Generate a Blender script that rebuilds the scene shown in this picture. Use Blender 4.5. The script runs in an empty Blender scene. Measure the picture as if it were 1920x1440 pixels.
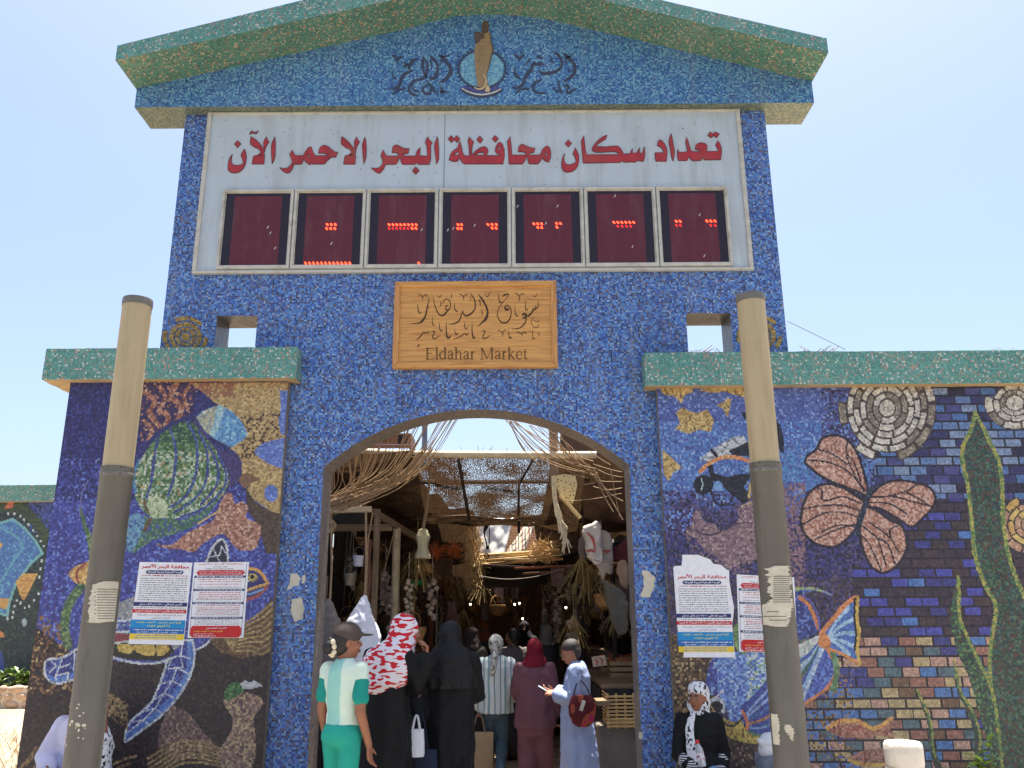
import bpy, bmesh, math, random
import numpy as np
from mathutils import Vector, Matrix, Euler
from mathutils.geometry import tessellate_polygon
random.seed(7)
SC = bpy.context.scene
COL = SC.collection
R = math.radians

# ------------------------------------------------------------------ camera
F_PX, PITCH, ROLL, EYE = 1555.0, R(15.42), R(-0.385), 1.7
cd = bpy.data.cameras.new('camera'); cam = bpy.data.objects.new('camera', cd); COL.objects.link(cam)
cd.sensor_width = 36.0; cd.lens = 36.0 * F_PX / 1920.0; cd.clip_start = 0.05; cd.clip_end = 3000
cam.location = (0, 0, EYE)
CR = Matrix.Rotation(math.pi / 2 + PITCH, 3, 'X') @ Matrix.Rotation(ROLL, 3, 'Z')
cam.rotation_euler = CR.to_euler()
SC.camera = cam

# ------------------------------------------------------------------ sky, sun, exposure
SUN_EL, SUN_AZ = R(79), R(12)          # high midday sun, just behind the gate and a little to the right
w = bpy.data.worlds.new('World'); SC.world = w; w.use_nodes = True
nt = w.node_tree; bg = nt.nodes['Background']
sky = nt.nodes.new('ShaderNodeTexSky'); sky.sky_type = 'NISHITA'; sky.sun_disc = False
sky.sun_elevation = SUN_EL; sky.sun_rotation = SUN_AZ
sky.air_density = 1.0; sky.dust_density = 3.2; sky.ozone_density = 1.6; sky.altitude = 10
nt.links.new(sky.outputs[0], bg.inputs[0]); bg.inputs[1].default_value = 0.085
sd = bpy.data.lights.new('sun', 'SUN'); sun = bpy.data.objects.new('sun', sd); COL.objects.link(sun)
sd.energy = 5.0; sd.angle = R(0.53); sd.color = (1.0, 0.95, 0.87)
sdir = Vector((math.sin(SUN_AZ) * math.cos(SUN_EL), math.cos(SUN_AZ) * math.cos(SUN_EL), math.sin(SUN_EL)))
sun.rotation_euler = sdir.to_track_quat('Z', 'Y').to_euler(); sun.location = (0, 20, 40)
SC.view_settings.view_transform = 'Standard'; SC.view_settings.look = 'None'
SC.view_settings.exposure = 1.58; SC.view_settings.gamma = 1.0; SC.view_settings.use_curve_mapping = False

# ------------------------------------------------------------------ survey helpers: a point of the photo on a plane at distance Y
def P(px, py, Y):
    d = CR @ Vector(((px - 960) / F_PX, -(py - 720) / F_PX, -1.0)); t = Y / d.y
    return Vector((d.x * t, Y, EYE + d.z * t))
def PX(px, py, Y): return P(px, py, Y).x
def PZ(px, py, Y): return P(px, py, Y).z
def Qn(x, y, z):                                  # numpy: world to photo pixel
    M = np.array(CR.transposed()); z = z - EYE
    c = [M[i][0] * x + M[i][1] * y + M[i][2] * z for i in range(3)]
    return 960 + F_PX * c[0] / -c[2], 720 - F_PX * c[1] / -c[2]
def T(ox, oy, s, *pts): return [(ox + a / s, oy + b / s) for a, b in pts]

def lin(c):
    c = [v / 255.0 for v in c]
    return tuple(v / 12.92 if v <= .04045 else ((v + .055) / 1.055) ** 2.4 for v in c)

# ------------------------------------------------------------------ materials
MATS = {}
def nodes(name):
    m = bpy.data.materials.new(name); m.use_nodes = True
    return m, m.node_tree, m.node_tree.nodes['Principled BSDF']
def mat(name, rgb, rough=.7, var=.18, scale=8., bump=.0, bscale=40., metal=0., spec=.5, dirt=None, dscale=2.5, damt=.4, emit=None, dz=None):
    """plain surface with two scales of tonal variation, optional blotches of dirt and a bump"""
    if name in MATS: return MATS[name]
    m, t, b = nodes(name); N = t.nodes.new; L = t.links.new
    c = lin(rgb)
    tc = N('ShaderNodeTexCoord')
    n1 = N('ShaderNodeTexNoise'); n1.inputs['Scale'].default_value = scale; n1.inputs['Detail'].default_value = 6
    L(tc.outputs['Object'], n1.inputs['Vector'])
    r = N('ShaderNodeValToRGB'); r.color_ramp.elements[0].position = .3; r.color_ramp.elements[1].position = .7
    r.color_ramp.elements[0].color = (*[v * (1 - var) for v in c], 1); r.color_ramp.elements[1].color = (*[min(1, v * (1 + var)) for v in c], 1)
    L(n1.outputs['Fac'], r.inputs[0]); out = r.outputs[0]
    if dirt:
        n2 = N('ShaderNodeTexNoise'); n2.inputs['Scale'].default_value = dscale; n2.inputs['Detail'].default_value = 8; n2.inputs['Roughness'].default_value = .7
        if dz:
            mpd = N('ShaderNodeMapping'); mpd.inputs['Scale'].default_value = (1, 1, dz); L(tc.outputs['Object'], mpd.inputs[0]); L(mpd.outputs[0], n2.inputs['Vector'])
        else: L(tc.outputs['Object'], n2.inputs['Vector'])
        mr = N('ShaderNodeMapRange'); mr.inputs[1].default_value = .5; mr.inputs[2].default_value = .72; mr.inputs[4].default_value = damt
        L(n2.outputs['Fac'], mr.inputs[0])
        mx = N('ShaderNodeMix'); mx.data_type = 'RGBA'; L(mr.outputs[0], mx.inputs[0]); L(out, mx.inputs[6]); mx.inputs[7].default_value = (*lin(dirt), 1)
        out = mx.outputs[2]
    L(out, b.inputs['Base Color'])
    b.inputs['Roughness'].default_value = rough; b.inputs['Metallic'].default_value = metal; b.inputs['Specular IOR Level'].default_value = spec
    if bump:
        n3 = N('ShaderNodeTexNoise'); n3.inputs['Scale'].default_value = bscale; n3.inputs['Detail'].default_value = 5
        L(tc.outputs['Object'], n3.inputs['Vector'])
        bp = N('ShaderNodeBump'); bp.inputs['Strength'].default_value = bump; bp.inputs['Distance'].default_value = .02
        L(n3.outputs['Fac'], bp.inputs['Height']); L(bp.outputs[0], b.inputs['Normal'])
    if emit: b.inputs['Emission Color'].default_value = (*lin(rgb), 1); b.inputs['Emission Strength'].default_value = emit
    MATS[name] = m; return m

def tile_nodes(t, size, soft=.12):
    """index of the mosaic tile under a point and a grout mask, whatever way the face looks"""
    N = t.nodes.new; L = t.links.new
    g = N('ShaderNodeNewGeometry')
    ab = N('ShaderNodeVectorMath'); ab.operation = 'ABSOLUTE'; L(g.outputs['True Normal'], ab.inputs[0])
    sep = N('ShaderNodeSeparateXYZ'); L(ab.outputs[0], sep.inputs[0])
    keep = N('ShaderNodeCombineXYZ')
    for k in range(3):
        lt = N('ShaderNodeMath'); lt.operation = 'LESS_THAN'; L(sep.outputs[k], lt.inputs[0]); lt.inputs[1].default_value = .75
        L(lt.outputs[0], keep.inputs[k])
    mul = N('ShaderNodeVectorMath'); mul.operation = 'MULTIPLY'; L(g.outputs['Position'], mul.inputs[0]); L(keep.outputs[0], mul.inputs[1])
    sc = N('ShaderNodeVectorMath'); sc.operation = 'SCALE'; L(mul.outputs[0], sc.inputs[0]); sc.inputs['Scale'].default_value = 1 / size
    of = N('ShaderNodeVectorMath'); of.operation = 'ADD'; L(sc.outputs[0], of.inputs[0]); of.inputs[1].default_value = (.37, .41, .43)
    fl = N('ShaderNodeVectorMath'); fl.operation = 'FLOOR'; L(of.outputs[0], fl.inputs[0])
    fr = N('ShaderNodeVectorMath'); fr.operation = 'FRACTION'; L(of.outputs[0], fr.inputs[0])
    wn = N('ShaderNodeTexWhiteNoise'); wn.noise_dimensions = '3D'; L(fl.outputs[0], wn.inputs['Vector'])
    s2 = N('ShaderNodeSeparateXYZ'); L(fr.outputs[0], s2.inputs[0])
    acc = None
    for k in range(3):
        a = N('ShaderNodeMath'); a.operation = 'GREATER_THAN'; L(s2.outputs[k], a.inputs[0]); a.inputs[1].default_value = soft
        if acc is None: acc = a
        else:
            m_ = N('ShaderNodeMath'); m_.operation = 'MULTIPLY'; L(acc.outputs[0], m_.inputs[0]); L(a.outputs[0], m_.inputs[1]); acc = m_
    return g, fl, wn, acc
def tilt(t, g, wn, amt):
    """hand-set tiles: each one leans a little its own way"""
    N = t.nodes.new; L = t.links.new
    s = N('ShaderNodeVectorMath'); s.operation = 'SUBTRACT'; L(wn.outputs['Color'], s.inputs[0]); s.inputs[1].default_value = (.5, .5, .5)
    k = N('ShaderNodeVectorMath'); k.operation = 'SCALE'; L(s.outputs[0], k.inputs[0]); k.inputs['Scale'].default_value = amt
    a = N('ShaderNodeVectorMath'); a.operation = 'ADD'; L(k.outputs[0], a.inputs[0]); L(g.outputs['Normal'], a.inputs[1])
    n = N('ShaderNodeVectorMath'); n.operation = 'NORMALIZE'; L(a.outputs[0], n.inputs[0]); return n.outputs[0]
def glass_tile(name, palette, grout=(120, 125, 135), size=.02, rough=.32, dirt=(150, 140, 125), damt=.25, soft=.13, streak=True):
    """glass mosaic: each tile takes one of the palette colours (weight, rgb), pale grout between"""
    if name in MATS: return MATS[name]
    m, t, b = nodes(name); N = t.nodes.new; L = t.links.new
    g, fl, wn, mask = tile_nodes(t, size, soft)
    r = N('ShaderNodeValToRGB'); r.color_ramp.interpolation = 'CONSTANT'
    tot = sum(p[0] for p in palette); acc = 0; el = r.color_ramp.elements
    for i, (wt, rgb) in enumerate(palette):
        e = el[0] if i == 0 else (el[1] if i == 1 else el.new(acc / tot))
        e.position = acc / tot; e.color = (*lin(rgb), 1); acc += wt
    L(wn.outputs['Value'], r.inputs[0])
    # patches where the sheets of tiles were mixed a little lighter or darker, and dusty streaks
    nz = N('ShaderNodeTexNoise'); nz.inputs['Scale'].default_value = 1.1; nz.inputs['Detail'].default_value = 7; nz.inputs['Roughness'].default_value = .65
    mp = N('ShaderNodeMapping'); mp.inputs['Scale'].default_value = (1.6, 1.6, .55); L(g.outputs['Position'], mp.inputs[0]); L(mp.outputs[0], nz.inputs['Vector'])
    hsv = N('ShaderNodeHueSaturation'); hsv.inputs['Saturation'].default_value = 1.0; L(r.outputs[0], hsv.inputs['Color'])
    mr = N('ShaderNodeMapRange'); mr.inputs[1].default_value = .3; mr.inputs[2].default_value = .7; mr.inputs[3].default_value = .84; mr.inputs[4].default_value = 1.16
    L(nz.outputs['Fac'], mr.inputs[0]); L(mr.outputs[0], hsv.inputs['Value'])
    du = N('ShaderNodeMapRange'); du.inputs[1].default_value = .52; du.inputs[2].default_value = .75; du.inputs[4].default_value = damt; L(nz.outputs['Fac'], du.inputs[0])
    m1 = N('ShaderNodeMix'); m1.data_type = 'RGBA'; L(du.outputs[0], m1.inputs[0]); L(hsv.outputs[0], m1.inputs[6]); m1.inputs[7].default_value = (*lin(dirt), 1)
    m2 = N('ShaderNodeMix'); m2.data_type = 'RGBA'; m2.inputs[6].default_value = (*lin(grout), 1); L(m1.outputs[2], m2.inputs[7])
    n9 = N('ShaderNodeTexNoise'); n9.inputs['Scale'].default_value = 3.4; n9.inputs['Detail'].default_value = 5; n9.inputs['Roughness'].default_value = .7; L(fl.outputs[0], n9.inputs['Vector']); n9.inputs['Scale'].default_value = .16
    lost = N('ShaderNodeMath'); lost.operation = 'LESS_THAN'; L(n9.outputs['Fac'], lost.inputs[0]); lost.inputs[1].default_value = .735
    mk = N('ShaderNodeMath'); mk.operation = 'MULTIPLY'; L(mask.outputs[0], mk.inputs[0]); L(lost.outputs[0], mk.inputs[1]); mask = mk; L(mask.outputs[0], m2.inputs[0])
    # rain-washed dust in long vertical runs
    mp2 = N('ShaderNodeMapping'); mp2.inputs['Scale'].default_value = (5, 5, .28); L(g.outputs['Position'], mp2.inputs[0]); n8 = N('ShaderNodeTexNoise'); n8.inputs['Scale'].default_value = 1.3; n8.inputs['Detail'].default_value = 5; L(mp2.outputs[0], n8.inputs['Vector'])
    d8 = N('ShaderNodeMapRange'); d8.inputs[1].default_value = .56; d8.inputs[2].default_value = .74; d8.inputs[4].default_value = .22; L(n8.outputs['Fac'], d8.inputs[0])
    m3 = N('ShaderNodeMix'); m3.data_type = 'RGBA'; L(d8.outputs[0], m3.inputs[0]); L(m2.outputs[2], m3.inputs[6]); m3.inputs[7].default_value = (*lin((142, 138, 130)), 1)
    L(m3.outputs[2], b.inputs['Base Color'])
    rr = N('ShaderNodeMapRange'); rr.inputs[3].default_value = .85; rr.inputs[4].default_value = rough; L(mask.outputs[0], rr.inputs[0]); L(rr.outputs[0], b.inputs['Roughness'])
    b.inputs['Specular IOR Level'].default_value = .4
    bp = N('ShaderNodeBump'); bp.inputs['Strength'].default_value = .35; bp.inputs['Distance'].default_value = .002
    ad = N('ShaderNodeMath'); ad.operation = 'MULTIPLY_ADD'; L(wn.outputs['Value'], ad.inputs[0]); ad.inputs[1].default_value = .4; L(mask.outputs[0], ad.inputs[2])
    L(ad.outputs[0], bp.inputs['Height']); L(tilt(t, g, wn, .16), bp.inputs['Normal']); L(bp.outputs[0], b.inputs['Normal'])
    MATS[name] = m; return m
def mural_mat(name='mural_mosaic', size=.02):
    """mosaic picture: tile colours are stored on the faces; this adds grout, per-tile tone and gloss"""
    if name in MATS: return MATS[name]
    m, t, b = nodes(name); N = t.nodes.new; L = t.links.new
    g, fl, wn, mask = tile_nodes(t, size, .11)
    at = N('ShaderNodeAttribute'); at.attribute_name = 'tile_colour'
    hsv = N('ShaderNodeHueSaturation'); hsv.inputs['Saturation'].default_value = .88; L(at.outputs['Color'], hsv.inputs['Color'])
    mr = N('ShaderNodeMapRange'); mr.inputs[3].default_value = .78; mr.inputs[4].default_value = 1.26; L(wn.outputs['Value'], mr.inputs[0]); L(mr.outputs[0], hsv.inputs['Value'])
    m2 = N('ShaderNodeMix'); m2.data_type = 'RGBA'
    mm = N('ShaderNodeMapRange'); mm.inputs[3].default_value = .62; mm.inputs[4].default_value = 1; L(mask.outputs[0], mm.inputs[0])
    L(mm.outputs[0], m2.inputs[0]); m2.inputs[6].default_value = (*lin((92, 88, 92)), 1); L(hsv.outputs[0], m2.inputs[7])
    L(m2.outputs[2], b.inputs['Base Color']); b.inputs['Roughness'].default_value = .38; b.inputs['Specular IOR Level'].default_value = .4
    bp = N('ShaderNodeBump'); bp.inputs['Strength'].default_value = .3; bp.inputs['Distance'].default_value = .002
    ad = N('ShaderNodeMath'); ad.operation = 'MULTIPLY_ADD'; L(wn.outputs['Value'], ad.inputs[0]); ad.inputs[1].default_value = .4; L(mask.outputs[0], ad.inputs[2])
    L(ad.outputs[0], bp.inputs['Height']); L(tilt(t, g, wn, .14), bp.inputs['Normal']); L(bp.outputs[0], b.inputs['Normal'])
    MATS[name] = m; return m
def attr_mat(name, attr, rough=.7, bump=0., bscale=60.):
    if name in MATS: return MATS[name]
    m, t, b = nodes(name); N = t.nodes.new; L = t.links.new
    at = N('ShaderNodeAttribute'); at.attribute_name = attr
    tc = N('ShaderNodeTexCoord'); nz = N('ShaderNodeTexNoise'); nz.inputs['Scale'].default_value = 9; nz.inputs['Detail'].default_value = 6; L(tc.outputs['Object'], nz.inputs[0])
    hsv = N('ShaderNodeHueSaturation'); L(at.outputs['Color'], hsv.inputs['Color'])
    mr = N('ShaderNodeMapRange'); mr.inputs[1].default_value = .3; mr.inputs[2].default_value = .7; mr.inputs[3].default_value = .88; mr.inputs[4].default_value = 1.1; L(nz.outputs['Fac'], mr.inputs[0]); L(mr.outputs[0], hsv.inputs['Value'])
    L(hsv.outputs[0], b.inputs['Base Color']); b.inputs['Roughness'].default_value = rough
    MATS[name] = m; return m

# ------------------------------------------------------------------ objects
def tag(o, label=None, cat=None, group=None, kind=None):
    if label and cat and not kind: kind = 'thing'
    for k, v in (('label', label), ('category', cat), ('group', group), ('kind', kind)):
        if v: o[k] = v
    return o
def empty(name, loc=(0, 0, 0), rz=0., label=None, cat=None, group=None, parent=None):
    o = bpy.data.objects.new(name, None); COL.objects.link(o); o.location = loc; o.rotation_euler = (0, 0, rz); o.empty_display_size = .1
    if parent: o.parent = parent
    return tag(o, label, cat, group)
def kids(o): return [c for c in bpy.data.objects if c.parent == o]
def copy_tree(o, parent=None):
    c = o.copy(); COL.objects.link(c); c.parent = parent
    for ch in kids(o): copy_tree(ch, c)
    return c

def spline(pts, n=6, closed=False):
    """Catmull-Rom through points of any dimension"""
    p = [np.array(q, float) for q in pts]; m = len(p); out = []
    rng = range(m) if closed else range(m - 1)
    for i in rng:
        if closed: a, b, c, d = p[(i - 1) % m], p[i], p[(i + 1) % m], p[(i + 2) % m]
        else: a, b, c, d = p[max(i - 1, 0)], p[i], p[i + 1], p[min(i + 2, m - 1)]
        for k in range(n):
            t = k / n
            out.append(.5 * ((2 * b) + (-a + c) * t + (2 * a - 5 * b + 4 * c - d) * t * t + (-a + 3 * b - 3 * c + d) * t ** 3))
    if not closed: out.append(p[-1])
    return out

class MB:
    def __init__(s): s.v, s.f, s.m = [], [], []
    def add(s, vs, fs, mi=0):
        o = len(s.v); s.v += [tuple(map(float, q)) for q in vs]; s.f += [tuple(i + o for i in q) for q in fs]; s.m += [mi] * len(fs); return s
    def box(s, c, d, rz=0., mi=0, rx=0., ry=0.):
        x, y, z = d[0] / 2, d[1] / 2, d[2] / 2
        M = Euler((rx, ry, rz)).to_matrix(); c = Vector(c)
        vs = [c + M @ Vector((a * x, b * y, e * z)) for a in (-1, 1) for b in (-1, 1) for e in (-1, 1)]
        return s.add(vs, [(0, 1, 3, 2), (4, 6, 7, 5), (0, 4, 5, 1), (2, 3, 7, 6), (0, 2, 6, 4), (1, 5, 7, 3)], mi)
    def box2(s, x0, x1, y0, y1, z0, z1, mi=0): return s.box(((x0 + x1) / 2, (y0 + y1) / 2, (z0 + z1) / 2), (x1 - x0, y1 - y0, z1 - z0), mi=mi)
    def bar(s, a, b, wd, dp, mi=0):
        a, b = Vector(a), Vector(b); d = b - a; q = d.to_track_quat('Z', 'Y').to_matrix(); c = (a + b) / 2; h = d.length / 2
        vs = [c + q @ Vector((i * wd / 2, j * dp / 2, k * h)) for i in (-1, 1) for j in (-1, 1) for k in (-1, 1)]
        return s.add(vs, [(0, 1, 3, 2), (4, 6, 7, 5), (0, 4, 5, 1), (2, 3, 7, 6), (0, 2, 6, 4), (1, 5, 7, 3)], mi)
    def rings(s, rs, mi=0, cap=True, closed=True):
        n = len(rs[0]); o = []
        for r in rs: o += list(r)
        fs = []
        for i in range(len(rs) - 1):
            for j in range(n if closed else n - 1):
                k = (j + 1) % n; fs.append((i * n + j, i * n + k, (i + 1) * n + k, (i + 1) * n + j))
        if cap: fs += [tuple(range(n))[::-1], tuple((len(rs) - 1) * n + j for j in range(n))]
        return s.add(o, fs, mi)
    def tube(s, pts, r, seg=8, mi=0, cap=True, flat=1., smooth=0, up=None):
        """round tube along pts; r a radius or one radius per point; flat squashes it across"""
        pts = [Vector(p) for p in pts]
        rr = list(r) if hasattr(r, '__len__') else [r] * len(pts)
        if smooth:
            q = spline([(*p, k) for p, k in zip(pts, rr)], smooth); pts = [Vector(a[:3]) for a in q]; rr = [max(a[3], 1e-4) for a in q]
        rs = []; X = None
        for i, p in enumerate(pts):
            d = (pts[min(i + 1, len(pts) - 1)] - pts[max(i - 1, 0)])
            if d.length < 1e-9: d = Vector((0, 0, 1))
            d.normalize()
            if X is None:
                u = Vector(up) if up else (Vector((0, 0, 1)) if abs(d.z) < .9 else Vector((1, 0, 0)))
                X = d.cross(u).normalized()
            else: X = (X - d * X.dot(d)).normalized()
            Yv = d.cross(X)
            rs.append([p + X * math.cos(2 * math.pi * k / seg) * rr[i] + Yv * math.sin(2 * math.pi * k / seg) * rr[i] * flat for k in range(seg)])
        return s.rings(rs, mi, cap)
    def limb(s, pts, r, seg=12, mi=0):
        """tube with rounded ends"""
        s.tube(pts, r, seg, mi)
        rr = list(r) if hasattr(r, '__len__') else [r] * len(pts)
        s.ell(pts[0], (rr[0],) * 3, mi=mi, n=8); s.ell(pts[-1], (rr[-1],) * 3, mi=mi, n=8); return s
    def ell(s, c, r, rot=(0, 0, 0), mi=0, n=12):
        M = Euler(rot).to_matrix(); c = Vector(c); rs = []
        for i in range(n + 1):
            a = math.pi * i / n; sr = max(math.sin(a), 1e-3)
            rs.append([c + M @ Vector((r[0] * sr * math.cos(2 * math.pi * k / (2 * n)), r[1] * sr * math.sin(2 * math.pi * k / (2 * n)), -r[2] * math.cos(a))) for k in range(2 * n)])
        return s.rings(rs, mi)
    def lathe(s, prof, c=(0, 0, 0), seg=24, mi=0, sx=1., sy=1., cap=True):
        c = Vector(c)
        return s.rings([[c + Vector((r * sx * math.cos(2 * math.pi * k / seg), r * sy * math.sin(2 * math.pi * k / seg), z)) for k in range(seg)] for r, z in prof], mi, cap)
    def prism(s, outer, holes, fn, mi=0, sides=True):
        """flat outline with holes; fn(point, 0/1) gives the front / back position"""
        loops = [list(outer)] + [list(h) for h in (holes or [])]
        tri = tessellate_polygon([[Vector((a, b, 0)) for a, b in l] for l in loops])
        flat = [q for l in loops for q in l]; n = len(flat)
        fr = [fn(q, 0) for q in flat]; bk = [fn(q, 1) for q in flat]
        fs = [tuple(t) for t in tri] + [tuple(i + n for i in t)[::-1] for t in tri]
        if sides:
            o = 0
            for l in loops:
                k = len(l)
                for i in range(k): j = (i + 1) % k; fs.append((o + i, o + j, n + o + j, n + o + i))
                o += k
        return s.add(fr + bk, fs, mi)
    def px(s, outer, Y, th=.006, holes=None, mi=0):
        """outline read off the photo, standing on the plane at distance Y with a thickness"""
        def fn(q, k):
            p = P(q[0], q[1], Y); return (p.x, Y - (0 if k else th), p.z)
        return s.prism(outer, holes, fn, mi)
    def brush(s, pts, wd, Y, th=.006, mi=0, n=5, taper=True):
        """calligraphic stroke on the plane at distance Y; wd = widths (pixels) along it, tapered at the ends"""
        if not hasattr(wd, '__len__'): wd = [wd * (.25 if taper and i in (0, len(pts) - 1) else 1) for i in range(len(pts))]
        q = spline([(*p, k) for p, k in zip(pts, wd)], n); L_, R_ = [], []
        for i, a in enumerate(q):
            d = q[min(i + 1, len(q) - 1)][:2] - q[max(i - 1, 0)][:2]; d /= (np.linalg.norm(d) + 1e-9); nn = np.array((-d[1], d[0])) * max(a[2], .3) / 2
            L_.append(a[:2] + nn); R_.append(a[:2] - nn)
        rs = []
        for l, r in zip(L_, R_):
            a, b = P(l[0], l[1], Y), P(r[0], r[1], Y); rs.append([(a.x, Y, a.z), (b.x, Y, b.z), (b.x, Y - th, b.z), (a.x, Y - th, a.z)])
        return s.rings(rs, mi)
    def grid(s, fn, nu, nv, mi=0):
        vs = [fn(i / nu, j / nv) for j in range(nv + 1) for i in range(nu + 1)]
        return s.add(vs, [(j * (nu + 1) + i, j * (nu + 1) + i + 1, (j + 1) * (nu + 1) + i + 1, (j + 1) * (nu + 1) + i) for j in range(nv) for i in range(nu)], mi)
    def build(s, name, m, parent=None, smooth=False, fix=True, loc=None):
        me = bpy.data.meshes.new(name); me.from_pydata(s.v, [], s.f)
        if fix:
            bm = bmesh.new(); bm.from_mesh(me); bmesh.ops.recalc_face_normals(bm, faces=bm.faces); bm.to_mesh(me); bm.free()
        for mm in (m if isinstance(m, (list, tuple)) else [m]): me.materials.append(mm)
        if len(me.materials) > 1: me.polygons.foreach_set('material_index', s.m)
        if smooth:
            me.polygons.foreach_set('use_smooth', [True] * len(me.polygons)); me.set_sharp_from_angle(angle=R(38))
        o = bpy.data.objects.new(name, me); COL.objects.link(o)
        if parent: o.parent = parent
        if loc: o.location = loc
        return o
def bevel(o, wd=.006, seg=2):
    b = o.modifiers.new('bevel', 'BEVEL'); b.width = wd; b.segments = seg; b.limit_method = 'ANGLE'; return o
def fuse(o, vox=.012, sm=4):
    """weld overlapping pieces into one continuous skin"""
    r = o.modifiers.new('remesh', 'REMESH'); r.mode = 'VOXEL'; r.voxel_size = vox; r.use_smooth_shade = True
    if sm: k = o.modifiers.new('smooth', 'SMOOTH'); k.iterations = sm; k.factor = .5
    return o
def thicken(o, t=.004):
    s = o.modifiers.new('solid', 'SOLIDIFY'); s.thickness = t; s.offset = 0; return o
def world_part(o, parent):
    """parent a mesh whose vertices are in world coordinates to an Empty that stands elsewhere"""
    o.parent = parent; o.matrix_parent_inverse = (Matrix.Translation(parent.location) @ parent.rotation_euler.to_matrix().to_4x4()).inverted(); return o
# ================================================================== ground
YF = 8.3                                           # front plane of the gate
YW = 8.21                                          # front plane of the two mural walls
g = MB()
def gnd(u, v):
    x, y = -60 + 120 * u, -30 + 330 * v ** 1.6
    return (x, y, -0.25)
g.grid(gnd, 40, 60)
m_ground = mat('sandy_paving', (186, 168, 140), .9, .14, 3.0, .25, 30, dirt=(150, 128, 100), dscale=.8, damt=.5)
tag(g.build('ground', m_ground, fix=False), kind='structure')
b = MB(); b.grid(lambda u, v: (-60 + 120 * u, -30 + 34.2 * v, -.2), 20, 12); tag(b.build('road', mat('worn_asphalt', (122, 117, 109), .9, .2, 2.5, .3, 60, dirt=(112, 104, 92), dscale=1.2), fix=False), kind='structure')
b = MB(); b.box2(-60, 60, 4.2, 4.4, -.25, -.08); tag(bevel(b.build('kerb', mat('kerb_stone', (150, 144, 134), .85, .15, 4)), .02), kind='structure')
pv = MB()
n = 0
for i in range(60):
    for j in range(23):
        x = -9.0 + i * .3 + (.15 if j % 2 else 0); pv.box((x, 4.5 + j * .16, -.096 + .004 * random.random()), (.29, .15, .012))
b = MB(); b.box2(-9.2, 9.2, 4.404, 8.72, -.25, -.104); tag(b.build('forecourt_bed', mat('paver_joint', (120, 110, 96), .95, .2, 5)), kind='structure')
b = MB(); b.box2(-60, -4.7, 9.0, 60, -.25, .10); tag(b.build('side_pavement', mat('pale_side_paving', (150, 134, 112), .9, .2, 2, .3, 12, dirt=(112, 96, 76), dscale=1.4, damt=.7)), kind='structure')
b = MB(); b.grid(lambda u, v: (-4.6 + 9.2 * u, 8.725 + 25 * v, -.22 + .012 * math.sin(u * 31 + v * 17) * math.sin(v * 83)), 60, 120); tag(b.build('market_floor', mat('trodden_earth', (150, 128, 102), .95, .35, 5, .4, 25, dirt=(96, 78, 62), dscale=6, damt=.8), fix=False), kind='structure')
tag(pv.build('forecourt_paving', mat('concrete_paver', (164, 154, 138), .9, .2, 5, .2, 60, dirt=(120, 106, 90), damt=.6), fix=False), kind='structure')

# ================================================================== the gate
P_BLUE = [(18, (64, 106, 186)), (17, (92, 140, 206)), (13, (52, 78, 154)), (8, (126, 164, 210)), (7, (42, 56, 106)), (6, (34, 40, 74)), (7, (120, 124, 156)),
          (5, (96, 84, 102)), (6, (80, 130, 174)), (5, (102, 94, 84)), (3, (154, 178, 208))]
P_PALE = [(22, (62, 112, 172)), (20, (92, 144, 188)), (16, (44, 84, 152)), (12, (118, 174, 202)), (10, (72, 132, 168)), (6, (34, 62, 128)), (6, (142, 182, 200)), (4, (92, 118, 176))]
P_TURQ = [(32, (98, 154, 144)), (26, (116, 168, 158)), (17, (84, 140, 130)), (7, (198, 204, 194)), (7, (178, 150, 138)), (7, (140, 146, 130))]
P_GREEN = [(32, (80, 132, 116)), (26, (96, 146, 128)), (18, (64, 112, 102)), (9, (186, 170, 144)), (6, (156, 120, 98)), (5, (124, 144, 112))]
P_GREY = [(30, (128, 118, 108)), (20, (112, 106, 104)), (18, (142, 130, 116)), (12, (96, 96, 112)), (8, (86, 92, 128))]
m_blue = glass_tile('blue_mosaic', P_BLUE, (102, 122, 166), dirt=(120, 122, 140), damt=.16)
m_pale = glass_tile('sea_blue_mosaic', P_PALE, (96, 130, 156))
m_turq = glass_tile('turquoise_mosaic', P_TURQ, (70, 110, 100))
m_green = glass_tile('green_mosaic', P_GREEN, (92, 104, 78))
m_reveal = glass_tile('grey_mosaic', P_GREY, (120, 112, 104))
gate = empty('market_gate', (-.4, YF, 0), label='tall blue mosaic market gate with arch and green gabled roof', cat='gate')
def GP(o): return world_part(o, gate)

AX, AW, AZ, AR = -.365, 1.545, 3.13, .59            # arch: centre, half width, springing, rise
RAD = (AW ** 2 + AR ** 2) / (2 * AR)
def arch_pts(n=28, s=0.0):
    a0 = math.asin(AW / RAD); out = []
    for i in range(n + 1):
        a = -a0 + 2 * a0 * i / n; out.append((AX + (RAD + s) * math.sin(a), AZ - (RAD - AR) + (RAD + s) * math.cos(a)))
    return out
outer = [(-3.70, -.25), (AX - AW, -.25)] + arch_pts() + [(AX + AW, -.25), (2.90, -.25), (2.90, 7.22), (-3.70, 7.22)]
holesq = [[(-3.13, 4.22), (-2.70, 4.22), (-2.70, 4.762), (-3.13, 4.762)], [(1.853, 4.15), (2.325, 4.15), (2.325, 4.755), (1.853, 4.755)]]
b = MB()
YB = 8.70
loops = [outer] + holesq
tri = tessellate_polygon([[Vector((a, c, 0)) for a, c in l] for l in loops]); flat = [q for l in loops for q in l]; nn = len(flat)
b.add([(x, YF, z) for x, z in flat] + [(x, YB, z) for x, z in flat], [tuple(t) for t in tri] + [tuple(i + nn for i in t)[::-1] for t in tri], 0)
o_ = 0
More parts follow.
